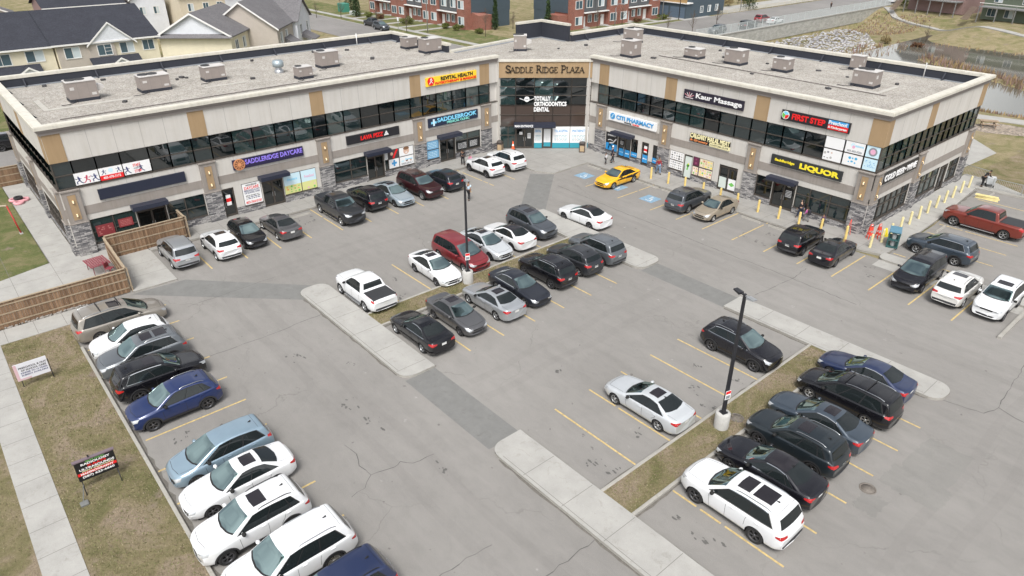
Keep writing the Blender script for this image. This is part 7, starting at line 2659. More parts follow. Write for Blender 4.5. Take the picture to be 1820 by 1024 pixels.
barricade(-20.6, 52.55, .4, "red folding barricade standing left of the corner stone pier")
barricade(-19.15, 52.95, -.5, "red folding barricade in front of the corner stone pier")
barricade(-18.75, 53.5, -.3, "red folding barricade leaning nearest the yellow caution stand")
b = MB()
b.hexa([(-18.75, 54.2, .12), (-18.35, 54.2, .12), (-18.35, 54.5, .12), (-18.75, 54.5, .12), (-18.62, 54.33, .80), (-18.48, 54.33, .80), (-18.48, 54.37, .80), (-18.62, 54.37, .80)])
tag(b.build("caution_stand", SYEL), "small yellow caution stand behind the red barricades", "caution stand")
# propane / newspaper cage
t = thing("gas_bottle_rack", "green wire rack with blue panels on the pavement corner between the bollards", "rack", (-17.45, 53.1, .12), radians(20))
RACK = mat("rack_green", (0.03, 0.10, 0.10), 0.5)
b = MB()
for x in (-.36, .36):
    for y in (-.62, .62):
        b.box(x - .03, x + .03, y - .03, y + .03, 0, 1.25)
for z in (.05, .62, 1.22):
    b.box(-.39, .39, -.65, .65, z - .02, z + .02)
b.build("frame", RACK, t)
for y in (-.31, .31):
    for z in (.1, .66):
        b = MB()
        for k in range(6):
            yy = y - .26 + .52 * k / 5
            b.box(.36, .375, yy - .012, yy + .012, z, z + .5)
        for k in range(3):
            b.box(.362, .372, y - .27, y + .27, z + .05 + .2 * k, z + .07 + .2 * k)
        b.build("cage_door", mat("rack_teal", (0.10, 0.26, 0.27), 0.5), t)
        b = MB()
        b.lathe([(.14, 0), (.15, .04), (.15, .30), (.08, .38), (.05, .42), (0, .42)], (0, y, z + .0), 12)
        b.build("gas_bottle", mat("bottle_grey", (0.36, 0.38, 0.38), 0.4), t)
b = MB()
b.box(-.40, .40, -.66, .66, 1.25, 1.30)
b.box(.38, .39, -.3, .3, .95, 1.15)
b.build("top_panel", mat("rack_blue", (0.10, 0.22, 0.30), 0.5), t)
# parking blocks
STOP = mat("stop_yellow", (0.66, 0.56, 0.26), 0.8, var=.15)


def wheel_stop(x, y, rz, label, m, z=0.0):
    b = MB()
    b.hexa([(-.9, -.09, 0), (.9, -.09, 0), (.9, .09, 0), (-.9, .09, 0), (-.86, -.05, .13), (.86, -.05, .13), (.86, .05, .13), (-.86, .05, .13)])
    tag(b.build("wheel_stop", m, None, (x, y, z), rz), label, "wheel stop", "concrete wheel stops")


for k, (dx, dz) in enumerate(((0, 0), (.06, .14), (-.03, .28))):
    wheel_stop(-16.3 + dx, 69.3 + dx * .5, .1 + .05 * k, ("yellow wheel stop at the bottom of the stack behind the red pickup", "yellow wheel stop in the middle of the stack behind the red pickup", "yellow wheel stop on top of the stack behind the red pickup")[k], STOP, dz)
for (x, y, lab) in ((-16.3, 59.3, "pale wheel stop in the bay below the red pickup"), (-16.2, 56.6, "pale wheel stop in the bay above the steel-grey SUV"), (-16.4, 70.6, "pale wheel stop in the last bay before the railing")):
    wheel_stop(x, y, pi / 2, lab, KERB)
for x in (-37.8, -35.6, -39.5, -27.3, -24.8):
    wheel_stop(x, 49.5, 0, {-37.8: "pale wheel stop nearest the yellow taxi's rear", -35.6: "pale wheel stop in the blue symbol bay right of the taxi", -39.5: "pale wheel stop under the yellow taxi's bay", -27.3: "pale wheel stop right of the gold sedan", -24.8: "pale wheel stop in the empty bay left of the black SUV"}[x], KERB)
for y, lab in ((21.7, "pale wheel stop in the empty bay left of the charcoal pickup"), (38.0, "pale wheel stop in the empty bay left of the white small SUV")):
    wheel_stop(-52.3, y, pi / 2, lab, KERB)
wheel_stop(-44.7, 49.3, 0, "pale wheel stop in the blue symbol bay left of the taxi", KERB)


# railing behind the end lot
def picket_rail(p, q, h, label, m, pitch=.14, pr=.010, z=0.0, posts=2.4, name="railing", group=None, lean=0):
    p, q = Vector(p), Vector(q)
    d = (q - p)
    Ln = d.length
    d.normalize()
    t = thing(name, label, "railing", (p.x, p.y, z), atan2(d.y, d.x), group)
    b = MB()
    u = pitch
    while u < Ln:
        b.box(u - pr, u + pr, -pr, pr, .1, h - .05)
        u += pitch
    b.build("pickets", m, t)
    for zz in (.1, h - .05):
        b = MB()
        b.box(0, Ln, -.022, .022, zz - .02, zz + .02)
        b.build("rail", m, t)
    n = max(1, round(Ln / posts))
    for k in range(n + 1):
        b = MB()
        u = Ln * k / n
        b.box(u - .03, u + .03, -.03, .03, -.05, h)
        b.build("post", m, t)
    return t


RAILM = mat("railing_grey", (0.36, 0.37, 0.37), 0.5, 0.4)
picket_rail((-20.3, 74.7), (-17.9, 74.2), 1.15, "short grey railing at the rear corner of the building", RAILM)
picket_rail((-16.9, 72.25), (30, 72.25), 1.15, "long grey railing along the end of the side lot", RAILM)
t = thing("utility_cart", "grey-white handcart standing at the gap in the railing", "cart", (-17.3, 72.9, .1), .4)
b = MB()
b.hexa([(-.3, -.35, .3), (.3, -.35, .3), (.3, .35, .3), (-.3, .35, .3), (-.38, -.42, .85), (.38, -.42, .85), (.38, .42, .85), (-.38, .42, .85)])
b.build("tub", mat("cart_grey", (0.5, 0.52, 0.53), 0.5), t)
b = MB()
b.tube([(-.38, -.4, .85), (-.55, -.4, 1.1), (-.55, .4, 1.1), (-.38, .4, .85)], .02, 6)
b.build("push_handle", STEEL, t)
for x in (-.25, .25):
    for y in (-.3, .3):
        b = MB()
        b.lathe([(.0, -.02), (.1, -.02), (.1, .02), (.0, .02)], (x, y, .1), 12, 'y')
        b.build("wheel", BLACK, t)
        b = MB()
        b.tube([(x, y, .12), (x, y, .32)], .015, 5)
        b.build("leg", STEEL, t)

# ---------------------------------------------------------------- play yard by the left end wall
PINK = mat("tyre_pink", (0.62, 0.30, 0.33), 0.7, var=.15)
TB = mat("tyre_black2", (0.02, 0.02, 0.022), 0.8)


def loose_tyre(x, y, z, r, m, label):
    b = MB()
    prof = [(r * .55, .02), (r * .62, .0), (r * .9, .0), (r, .06), (r, .16), (r * .9, .22), (r * .62, .22), (r * .55, .2), (r * .55, .02)]
    b.lathe(prof, (0, 0, 0), 22)
    tag(b.build("old_tyre", m, None, (x, y, z)), label, "tyre", "old painted tyres on the left path")


loose_tyre(-71.2, 4.9, .09, .42, PINK, "pink painted tyre nearest the building wall under the black one")
loose_tyre(-70.6, 4.4, .09, .42, PINK, "pink painted tyre on the right of the pile")
loose_tyre(-71.6, 4.2, .09, .42, PINK, "pink painted tyre on the lawn side of the pile")
loose_tyre(-71.2, 4.5, .32, .36, TB, "black tyre lying on top of the pink tyres")
t = thing("swing_frame", "red leaning post and pale beam of a play frame on the green lawn", "play frame", (-63.3, 3.4, .06))
b = MB()
b.tube([(0, 0, 0), (-.9, -.25, 2.1)], .06, 8)
b.build("post", mat("frame_red", (0.36, 0.03, 0.025), 0.5), t)
b = MB()
b.tube([(-.9, -.25, 2.1), (-3.6, -4.5, 2.1)], .07, 8)
b.build("beam", mat("frame_tan", (0.50, 0.42, 0.32), 0.7), t)
b = MB()
b.tube([(-3.6, -4.5, 2.1), (-2.8, -4.8, 0)], .06, 8)
b.build("post", MATS["frame_red"], t)
b = MB()
b.rbox(-.25, .25, -.12, .12, 0.0, .05, .015)
b.build("foot_pad", CONC, t)
t = thing("planter_box", "cream wooden planter box at the left edge of the green lawn", "planter", (-60.2, -1.3, .06), .5)
b = MB()
b.rbox(-1.3, 1.3, -.8, .8, 0, .75, .04)
b.build("box", mat("planter_cream", (0.55, 0.48, 0.38), 0.7, var=.1), t)
b = MB()
b.rbox(-1.2, 1.2, -.7, .7, .75, .82, .03)
b.build("lid", mat("planter_lid", (0.42, 0.25, 0.20), 0.7, var=.15), t)
t = thing("patio_table", "dark red slatted patio table inside the corner of the board fence", "table", (-52.1, 6.4, .09), .1)
MAR = mat("table_maroon", (0.23, 0.045, 0.06), 0.6)
b = MB()
for k in range(9):
    y = -.6 + .15 * k
    b.box(-.85, .85, y - .045, y + .045, .70, .74)
for k in range(7):
    x = -.8 + .267 * k
    b.box(x - .02, x + .02, -.65, .65, .68, .70)
b.build("tabletop", MAR, t)
for x in (-.7, .7):
    for y in (-.5, .5):
        b = MB()
        b.tube([(x, y, 0), (x * .95, y * .95, .68)], .025, 6)
        b.build("leg", MAR, t)
t = thing("chair", "small dark red metal chair beside the patio table", "chair", (-51.1, 6.9, .09), .8)
b = MB()
b.rbox(-.22, .22, -.22, .22, .42, .46, .01)
b.build("seat", MAR, t)
b = MB()
b.box(-.22, -.18, -.22, .22, .5, .86)
b.build("backrest", MAR, t)
for x in (-.19, .19):
    for y in (-.19, .19):
        b = MB()
        b.tube([(x, y, 0), (x, y, .42)], .015, 5)
        b.build("leg", MAR, t)
t = thing("notice_board", "small white sign with red disc hanging on the patio fence", "sign", (-53.9, 7.9, .9))
b = MB()
b.box(-.02, .02, -.25, .25, 0, .6, 0)
b.build("board", SWHITE, t)
b = MB()
b.lathe([(0, .0), (.15, .0), (.15, .01), (0, .01)], (0, 0, 0), 16)
o = b.build("disc", RED, t, (.021, 0, .34))
o.rotation_euler = (0, pi / 2, 0)

# ---------------------------------------------------------------- people
SKIN = [mat("skin_light", (0.48, 0.30, 0.22), 0.6), mat("skin_brown", (0.26, 0.145, 0.09), 0.6)]
HAIRB = mat("hair_black", (0.012, 0.010, 0.009), 0.6)


def skin_mesh(name, verts, edges, rads, m, root=0, sub=1):
    me = bpy.data.meshes.new(name)
    me.from_pydata(verts, edges, [])
    o = bpy.data.objects.new(name, me)
    COL.objects.link(o)
    md = o.modifiers.new("skin", 'SKIN')
    md.use_smooth_shade = True
    md.branch_smoothing = .6
    for i, r in enumerate(rads):
        sv = me.skin_vertices[0].data[i]
        sv.radius = r if isinstance(r, tuple) else (r, r)
        sv.use_root = (i == root)
    s = o.modifiers.new("sub", 'SUBSURF')
    s.levels = s.render_levels = sub
    dg = bpy.context.evaluated_depsgraph_get()
    dg.update()
    r = bpy.data.meshes.new_from_object(o.evaluated_get(dg))
    bpy.data.objects.remove(o)
    bpy.data.meshes.remove(me)
    r.name = name
    r.materials.clear()
    r.materials.append(m)
    r.polygons.foreach_set("use_smooth", [True] * len(r.polygons))
    return r


def person(x, y, z, rz, h, top, legs, label, skin=1, stride=.22, lean=0.0, arms=(.12, -.12), hair=HAIRB, short=False, long_hair=False, shoes=BLACK, bend=0.0, reach=None, group=None):
    """standing or walking figure facing +x; arms = swing of left and right hand"""
    t = thing("person", label, "person", (x, y, z), rz, group)
    k = h / 1.75
    s = stride

    def B(px, py, pz):  # forward lean above the hips
        if pz > .95:
            a = lean
            dz = pz - .95
            return ((px + dz * sin(a)) * k, py * k, (.95 + dz * cos(a) - px * sin(a) * .5) * k)
        return (px * k, py * k, pz * k)
    sw = arms
    V, E, R_ = [], [], []

    def add(p, r, par=None):
        V.append(B(*p))
        R_.append((r * k, r * k) if not isinstance(r, tuple) else (r[0] * k, r[1] * k))
        if par is not None:
            E.append((par, len(V) - 1))
        return len(V) - 1
    pel = add((0, 0, .95), (.15, .11))
    sp = add((0, 0, 1.14), (.135, .10), pel)
    ch = add((0, 0, 1.34), (.155, .105), sp)
    nb = add((-.01, 0, 1.46), (.07, .06), ch)
    nk = add((0, 0, 1.53), .05, nb)
    h1 = add((.015, 0, 1.61), (.076, .085), nk)
    h2 = add((.01, 0, 1.685), (.080, .094), h1)
    h3 = add((.0, 0, 1.74), (.05, .06), h2)
    add((.105, 0, 1.635), .014, h1)  # nose
    for sg in (1, -1):
        add((.0, sg * .088, 1.64), .016, h1)  # ears
    hands = []
    J = {}
    for sg, a in ((1, sw[0]), (-1, sw[1])):
        sh = add((-.01, sg * .175, 1.42), .058, ch)
        if reach:
            el = add((.20, sg * .22, 1.22), .042, sh)
            wr = add((.42, sg * .20, 1.18), .03, el)
            pm_ = add((.49, sg * .20, 1.17), (.035, .02), wr)
            fd = (.08, 0, -.01)
        else:
            el = add((a * .45 - .02, sg * .225, 1.13), .042, sh)
            wr = add((a * 1.15 + .04, sg * .235, .90), .030, el)
            pm_ = add((a * 1.3 + .06, sg * .235, .825), (.036, .020), wr)
            fd = (.02 + a * .12, 0, -.075)
        J[sg] = (sh, el, wr)
        px, py, pz = a * 1.3 + .06, sg * .235, .825
        if reach:
            px, py, pz = .49, sg * .20, 1.17
        for f in range(4):
            off = (f - 1.5) * .018
            ln = (.85, 1.0, .95, .72)[f]
            if reach:
                q = (px + fd[0] * ln, py + off, pz + fd[2] * ln - .012)
            else:
                q = (px + fd[0] * ln + off, py - sg * .012, pz + fd[2] * ln)
            add(q, .009, pm_)
        add((px + .045, py - sg * .02, pz - .012), .010, pm_)  # thumb
    L_ = {}
    for sg, st in ((1, s), (-1, -s)):
        hp = add((0, sg * .09, .90), .092, pel)
        kn = add((st * .55 + .03, sg * .10, .50), .062, hp)
        an = add((st - (.06 if st < 0 else 0), sg * .10, .085 + (.05 if st < 0 else 0)), .042, kn)
        to = add((st + .14, sg * .11, .04), .034, an)
        L_[sg] = (hp, kn, an, to)
    me = skin_mesh("body", V, E, R_, SKIN[skin], 0, 2)
    link("body", me, t)
    # clothes follow the same joints
    cv, ce, cr = [], [], []

    def cadd(i, r, par=None, f=None):
        p = V[i] if f is None else tuple(V[i][c] + (V[f[0]][c] - V[i][c]) * f[1] for c in range(3))
        cv.append(p)
        cr.append((r[0] * k, r[1] * k) if isinstance(r, tuple) else (r * k, r * k))
        if par is not None:
            ce.append((par, len(cv) - 1))
        return len(cv) - 1
    a0 = cadd(pel, (.175, .135))
    a1 = cadd(sp, (.165, .13), a0)
    a2 = cadd(ch, (.18, .13), a1)
    a3 = cadd(nb, (.085, .075), a2)
    for sg in (1, -1):
        sh, el, wr = J[sg]
        q = cadd(sh, .075, a2)
        if short:
            cadd(sh, .062, q, (el, .7))
        else:
            q2 = cadd(el, .056, q)
            cadd(el, .046, q2, (wr, .9))
    link("jacket" if not short else "shirt", skin_mesh("jacket", cv, ce, cr, top, 0, 1), t)
    cv, ce, cr = [], [], []
    a0 = cadd(pel, (.17, .13))
    for sg in (1, -1):
        hp, kn, an, to = L_[sg]
        q = cadd(hp, .108, a0)
        q = cadd(kn, .078, q)
        cadd(an, .062, q, (kn, .08))
    link("trousers", skin_mesh("trousers", cv, ce, cr, legs, 0, 1), t)
    for sg in (1, -1):
        hp, kn, an, to = L_[sg]
        cv, ce, cr = [], [], []
        q = cadd(an, .055)
        q = cadd(an, .052, q, (to, .5))
        cadd(to, .042, q)
        link("shoe", skin_mesh("shoe", cv, ce, cr, shoes, 0, 1), t)
    hc = Vector(V[h2])
    b = MB()
    hr = Vector(V[h1])
    rows = []
    ax = (Vector(V[h3]) - Vector(V[h1])).normalized()
    for i in range(8):
        a = pi * .62 * i / 7
        row = []
        for j in range(14):
            c = 2 * pi * j / 14
            fx = cos(c)
            drop = 1.0 if fx < .3 else .70
            aa = a * drop
            row.append(hc + Vector((-.012 * k + .108 * k * sin(aa) * fx, .099 * k * sin(aa) * sin(c), .088 * k * cos(aa) + .012 * k)))
        rows.append(row)
    b.grid(rows, 0, True, True)
    b.build("hair", hair, t)
    if long_hair:
        cv, ce, cr = [], [], []
        q = cadd(h2, .07)
        cv[0] = tuple(Vector(cv[0]) + Vector((-.06 * k, 0, 0)))
        for dz, r in ((-.12, .07), (-.25, .06), (-.36, .03)):
            cv.append(tuple(Vector(V[h2]) + Vector((-.09 * k, 0, dz * k))))
            cr.append((r * k, r * k))
            ce.append((len(cv) - 2, len(cv) - 1))
        link("hair", skin_mesh("hair", cv, ce, cr, hair, 0, 1), t)
    # eyes and mouth
    fc = Vector(V[h1])
    b = MB()
    for sg in (1, -1):
        c = fc + Vector((.075 * k, sg * .033 * k, .03 * k))
        b.rbox(c.x - .012, c.x + .010, c.y - .012, c.y + .012, c.z - .007, c.z + .007, .004)
    b.box(fc.x + .066 * k, fc.x + .080 * k, -.024 * k, .024 * k, fc.z - .042 * k, fc.z - .034 * k)
    b.build("face_features", mat("eye_dark", (0.03, 0.02, 0.02), 0.4), t)
    return t


CL = lambda n, c: mat("cloth_" + n, c, 0.85, var=.12, vs=9)
person(-46.0, 34.6, 0, radians(115), 1.76, CL("pale_tee", (0.45, 0.58, 0.68)), CL("black", (0.012, 0.012, 0.015)), "man in pale blue T-shirt and black trousers walking across the lot", 1, .24, .03, (.16, -.16), short=True)
pq = [(-53.9, 39.75)]
person(-53.7, 39.8, .12, radians(160), 1.68, CL("black2", (0.014, 0.013, 0.016)), CL("black", (0, 0, 0)), "woman in black by the medical clinic door beside a child in pink", 1, .12, 0, (.08, -.06), long_hair=True)
person(-53.1, 40.25, .12, radians(160), 1.15, CL("pink", (0.60, 0.22, 0.36)), CL("black", (0, 0, 0)), "small child in a pink jacket beside the woman in black at the clinic", 1, .14, 0, (.1, -.1))
person(-44.5, 51.6, .12, radians(60), 1.74, CL("navy", (0.02, 0.022, 0.04)), CL("charcoal", (0.03, 0.03, 0.034)), "tall person in dark clothes and white cap in front of the pharmacy", 0, .16, 0, (.1, -.1), hair=SWHITE)
person(-44.6, 50.75, .12, radians(80), 1.20, CL("white", (0.62, 0.62, 0.64)), CL("charcoal", (0, 0, 0)), "child in a white top near the taxi's nose, by the pharmacy", 1, .16, 0, (.1, -.1))
person(-39.3, 52.35, .12, radians(-15), 1.74, CL("red", (0.30, 0.02, 0.035)), CL("jeans", (0.16, 0.24, 0.36)), "person in dark red jacket and blue jeans walking past the pharmacy", 1, .22, .03, (.15, -.15))
person(-24.75, 52.6, .12, radians(175), 1.68, CL("black2", (0, 0, 0)), CL("dark_jeans", (0.03, 0.04, 0.07)), "woman in black carrying a bag, walking outside the liquor shop", 0, .22, .03, (.15, -.15), long_hair=True)
person(-24.05, 52.35, .12, radians(170), 1.30, CL("magenta", (0.62, 0.16, 0.44)), CL("grey", (0.2, 0.2, 0.21)), "child in a bright pink top with dark backpack outside the liquor shop", 1, .22, .03, (.1, -.1), long_hair=True)
person(-22.7, 52.4, .12, radians(165), 1.12, CL("plum", (0.10, 0.05, 0.12)), CL("black", (0, 0, 0)), "small child in a dark purple jacket behind a yellow bollard by the liquor shop", 1, .16, 0, (.1, -.1))
b = MB()
b.rbox(-.12, .12, -.15, .15, 0, .40, .05)
tag(b.build("backpack", mat("bag_dark", (0.02, 0.02, 0.028), 0.7), None, (-23.87, 52.32, .80), .1), "dark school backpack worn by the child in the pink top", "backpack")
b = MB()
b.rbox(-.09, .09, -.16, .16, 0, .34, .04)
b.tube([(0, -.1, .33), (0, 0, .48), (0, .1, .33)], .012, 5)
tag(b.build("handbag", mat("bag_orange", (0.55, 0.16, 0.10), 0.7), None, (-24.9, 52.95, .72), .2), "orange-red bag held by the woman in black outside the liquor shop", "bag")
person(-17.7, 72.15, .1, radians(55), 1.76, CL("black2", (0, 0, 0)), CL("black", (0, 0, 0)), "man in black leaning forward over the end of the railing", 1, .10, .75, reach=True)
person(-91.5, 187.0, .0, radians(90), 1.76, CL("black2", (0, 0, 0)), CL("black", (0, 0, 0)), "distant person in black walking along the rear avenue path", 1, .2, .02)

# ---------------------------------------------------------------- streets, paths and water behind the plaza
sheet("street", rect(-420, -103, 69.8, 81.6), 0.0, ROAD)
sheet("street", rect(-103, -86.3, 40, 420), 0.004, ROAD)
sheet("lane", rect(-95, -79, -60, 69.8), 0.002, ROAD)
for nm, r_ in (("street_verge", rect(-420, -104.5, 81.8, 94.5)), ("street_verge", rect(-109.5, -103.2, 98, 150)), ("lane_verge", rect(-119.5, -95.2, -40, 69))):
    sheet(nm, r_, -0.012, GRASS_GREEN)
b = MB()
for r_ in (rect(-420, -104, 84.0, 85.4), rect(-106.6, -105.2, 86, 152), rect(-420, -103, 81.55, 81.8), rect(-103.2, -103, 81.8, 170)):
    b.prism(r_, -.05, .03)
for x in (-163, -157, -150.5, -144, -137.5, -131):
    b.prism([(x, 85.4), (x + 1.3, 85.4), (x + 1.3, 95), (x, 95)], -.05, .026)
for y in (114, 121, 128, 135):
    b.prism(rect(-110, -106.6, y, y + 1.3), -.05, .026)
tag(b.build("street_pavement", CONC), kind="structure")
sheet("driveway", rect(-113, -103.2, 141.5, 152), 0.008, CONC)
sheet("avenue_path", rect(-112, -104, 160, 300), 0.01, CONC)


def ribbon(name, pts, w, m, dz):
    b = MB()
    L_, R_ = [], []
    fine = []
    for a, c in zip(pts[:-1], pts[1:]):
        n = max(1, int(hypot(c[0] - a[0], c[1] - a[1]) / 1.5))
        fine += [(a[0] + (c[0] - a[0]) * k / n, a[1] + (c[1] - a[1]) * k / n) for k in range(n)]
    fine.append(pts[-1])
    for i, p in enumerate(fine):
        a, c = Vector(fine[max(i - 1, 0)]), Vector(fine[min(i + 1, len(fine) - 1)])
        d = (c - a).normalized()
        n = Vector((-d.y, d.x)) * w / 2
        z = ground_z(p[0], p[1]) + dz
        L_.append((p[0] + n.x, p[1] + n.y, z))
        R_.append((p[0] - n.x, p[1] - n.y, z))
    b.grid([[(x, y, z - .5) for x, y, z in L_], L_, R_, [(x, y, z - .5) for x, y, z in R_]], 0, False)
    tag(b.build(name, m), kind="structure")


ribbon("pond_path", [(-84, 203), (-78.6, 196.5), (-72, 193), (-60, 186.5), (-45, 178.5), (-20, 170)], 2.2, CONC, .06)
ribbon("pond_path", [(-60, 94), (-40, 98), (-28, 99.5), (-22.8, 100.7), (0, 104)], 2.4, CONC, .06)
sheet("concrete_pad", [(-21.0, 76.5), (-20.5, 85), (-24.5, 89.4), (-30, 80), (-30, 76.5)], -0.02, CONC)
sheet("gravel_pad", [(-27.6, 93), (-24, 92.6), (-19, 95), (-20, 98.4), (-25, 98)], -0.03, m_gravel("pad_gravel", (0.30, 0.26, 0.22), 5, .4))
sheet("rear_lawn", [(-20, 72.5), (40, 72.5), (40, 99), (-19, 97), (-19, 86)], -0.035, GRASS_DRY)
WATER, ntw, bw_ = _nodes("pond_water")
bw_.inputs["Base Color"].default_value = (0.115, 0.11, 0.088, 1)
bw_.inputs["Roughness"].default_value = 0.04
tcw_ = ntw.nodes.new("ShaderNodeTexCoord")
bumpn(ntw, bw_, noise(ntw, tcw_, 1.2, 3), 0.06, 0.05)
sheet("pond", rect(-63, 120, 104, 178), -2.25, WATER)
# riprap stones below the wall and reeds along the shore
rq = random.Random(9)
b = MB()
for k in range(4800):
    x, y = rq.uniform(-84.3, -62), rq.uniform(100, 180)
    if x > -84 + 22 * (1 - abs(y - 145) / 42) + 3:
        continue
    s = rq.uniform(.09, .25)
    z = ground_z(x, y) + max(0, (x + 84.3) * -.08 + .8)
    pts = [(x + s * rq.uniform(.6, 1.2) * cx, y + s * rq.uniform(.6, 1.2) * cy, z + s * .55 * rq.uniform(.7, 1.1) * cz) for cz in (-.5, .8) for cx, cy in ((-1, -1), (1, -1), (1, 1), (-1, 1))]
    b.hexa(pts, rq.randrange(3))
tag(b.build("riprap_stones", [mat("rock_a", (0.40, 0.40, 0.42), 0.9, var=.2, vs=3), mat("rock_b", (0.50, 0.49, 0.50), 0.9), mat("rock_c", (0.25, 0.24, 0.26), 0.9)]), kind="stuff")
b = MB()


def blades(n, xr, yr, h, test=None):
    for k in range(n):
        x, y = rq.uniform(*xr), rq.uniform(*yr)
        if test and not test(x, y):
            continue
        z = ground_z(x, y)
        if z < -2.7:
            pass
        a = rq.uniform(0, pi)
        hh = h * rq.uniform(.5, 1.2)
        w = .10 + .08 * rq.random()
        lx, ly = rq.uniform(-.3, .3) * hh, rq.uniform(-.3, .3) * hh
        b.face([(x - w * cos(a), y - w * sin(a), z), (x + w * cos(a), y + w * sin(a), z), (x + lx, y + ly, z + hh)], rq.randrange(3))


blades(4500, (-66, 20), (104, 122), .55, lambda x, y: -2.75 < ground_z(x, y) < -.5)
blades(2200, (-70, 20), (156, 167), .5, lambda x, y: -2.75 < ground_z(x, y) < -.4)
blades(2600, (-52, -24), (129, 150), 1.3, lambda x, y: abs((y - 143) + (x + 46) * .62) < 2.4)
blades(900, (-84, -70), (180, 198), .5)
blades(1500, (-72, -58), (112, 160), 1.0, lambda x, y: x > -66 + rq.uniform(-3, 3))
tag(b.build("reeds", [mat("reed_straw", (0.33, 0.24, 0.12), 0.9), mat("reed_brown", (0.22, 0.15, 0.10), 0.9), mat("reed_mauve", (0.24, 0.16, 0.14), 0.9)]), kind="stuff")

# retaining wall and railings of the rear avenue
t = thing("retaining_wall", "long grey block retaining wall below the railing of the rear avenue", "wall", (-85.0, 120, 0))
b = MB()
b.box(-.5, .0, 0, 88, -2.9, -.02, 0)
b.build("block_face", m_brick("wall_block", (0.30, 0.30, 0.27), (0.38, 0.37, 0.34), (0.17, 0.17, 0.155), .9, .3), t)
b = MB()
b.box(-.6, .12, 0, 88, -.02, .16, 0)
b.build("cap", CONC, t)
picket_rail((-85.2, 121), (-85.2, 207), 1.75, "long pale railing on top of the grey retaining wall", mat("railing_pale", (0.52, 0.56, 0.56), 0.5), .42, .035, .1, 3.0)
picket_rail((-103.6, 156), (-103.6, 215), .9, "low pale railing along the far side of the rear avenue", mat("railing_buff", (0.52, 0.48, 0.38), 0.6), .55, .04, 0, 3.0)

# ---------------------------------------------------------------- plants
LEAF = dict(bush=m_leaf("leaf_olive", (0.075, 0.095, 0.025), (0.15, 0.16, 0.05)), red=m_leaf("leaf_russet", (0.10, 0.05, 0.03), (0.16, 0.09, 0.05)), fir=m_leaf("needle_green", (0.022, 0.045, 0.018), (0.06, 0.09, 0.035)), dry=m_leaf("leaf_straw", (0.22, 0.18, 0.09), (0.30, 0.23, 0.12)))
BARK = mat("bark", (0.10, 0.075, 0.055), 0.9, var=.2)
ro = random.Random(77)


def leaves(b, c, r, n, s):
    for k in range(n):
        while True:
            v = Vector((ro.uniform(-1, 1), ro.uniform(-1, 1), ro.uniform(-1, 1)))
            if .25 < v.length < 1:
                break
        p = Vector(c) + Vector((v.x * r[0], v.y * r[1], v.z * r[2]))
        a = Vector((ro.gauss(0, 1), ro.gauss(0, 1), ro.gauss(0, 1))).normalized()
        e = a.orthogonal().normalized()
        g = a.cross(e)
        ss = s * ro.uniform(.6, 1.4)
        b.face([p - e * ss, p + g * ss * .6, p + e * ss, p - g * ss * .6])


def plant(kind, x, y, h, label, m, z=0.0, r=None, group=None):
    cat = {"shrub": "bush", "fir": "fir tree", "bare": "bare tree"}[kind]
    t = thing({"shrub": "shrub", "fir": "fir_tree", "bare": "bare_tree"}[kind], label, cat, (x, y, z), ro.uniform(0, 6), group)
    tr, cr = MB(), MB()
    if kind == "shrub":
        r = r or h * .9
        for k in range(4):
            tr.tube([(0, 0, 0), (ro.uniform(-.4, .4) * r, ro.uniform(-.4, .4) * r, h * .6)], [.03, .015], 5)
        for k in range(7):
            q = ro.uniform(.3, .55)
            leaves(cr, (ro.uniform(-.6, .6) * r, ro.uniform(-.6, .6) * r, h * ro.uniform(.35, .7)), (r * q, r * q, h * q * .7), 90, .10 + .03 * h)
        tr.build("stems", BARK, t)
        cr.build("foliage", LEAF[m], t)
    elif kind == "fir":
        tr.tube([(0, 0, 0), (0, 0, h * .95)], [.14, .03], 7)
        n = int(h * 4.5)
        for k in range(n):
            f = k / n
            rr = (r or h * .24) * (1 - f) ** .8 * ro.uniform(.8, 1.15)
            leaves(cr, (ro.uniform(-.1, .1), ro.uniform(-.1, .1), h * (.06 + .93 * f)), (rr, rr, h * .035), 46, .16)
        tr.build("trunk", BARK, t)
        cr.build("crown", LEAF[m], t)
    else:
        tr.tube([(0, 0, 0), (.05, 0, h * .4), (0, .05, h * .9)], [.07, .05, .015], 6)
        tr.build("trunk", BARK, t)
        for k in range(26):
            a, f = ro.uniform(0, 2 * pi), ro.uniform(.25, .85)
            l_ = h * .38 * (1.1 - f)
            p = Vector((0, 0, h * f))
            q = p + Vector((cos(a) * l_ * .7, sin(a) * l_ * .7, l_ * .8))
            cr.tube([p, q], [.025, .008], 4, smooth=False)
            for j in range(3):
                w = p.lerp(q, ro.uniform(.3, .9))
                cr.tube([w, w + Vector((ro.uniform(-.4, .4), ro.uniform(-.4, .4), ro.uniform(.1, .5))) * l_ * .6], [.012, .006], 3, smooth=False)
        cr.build("crown", BARK, t)
    return t


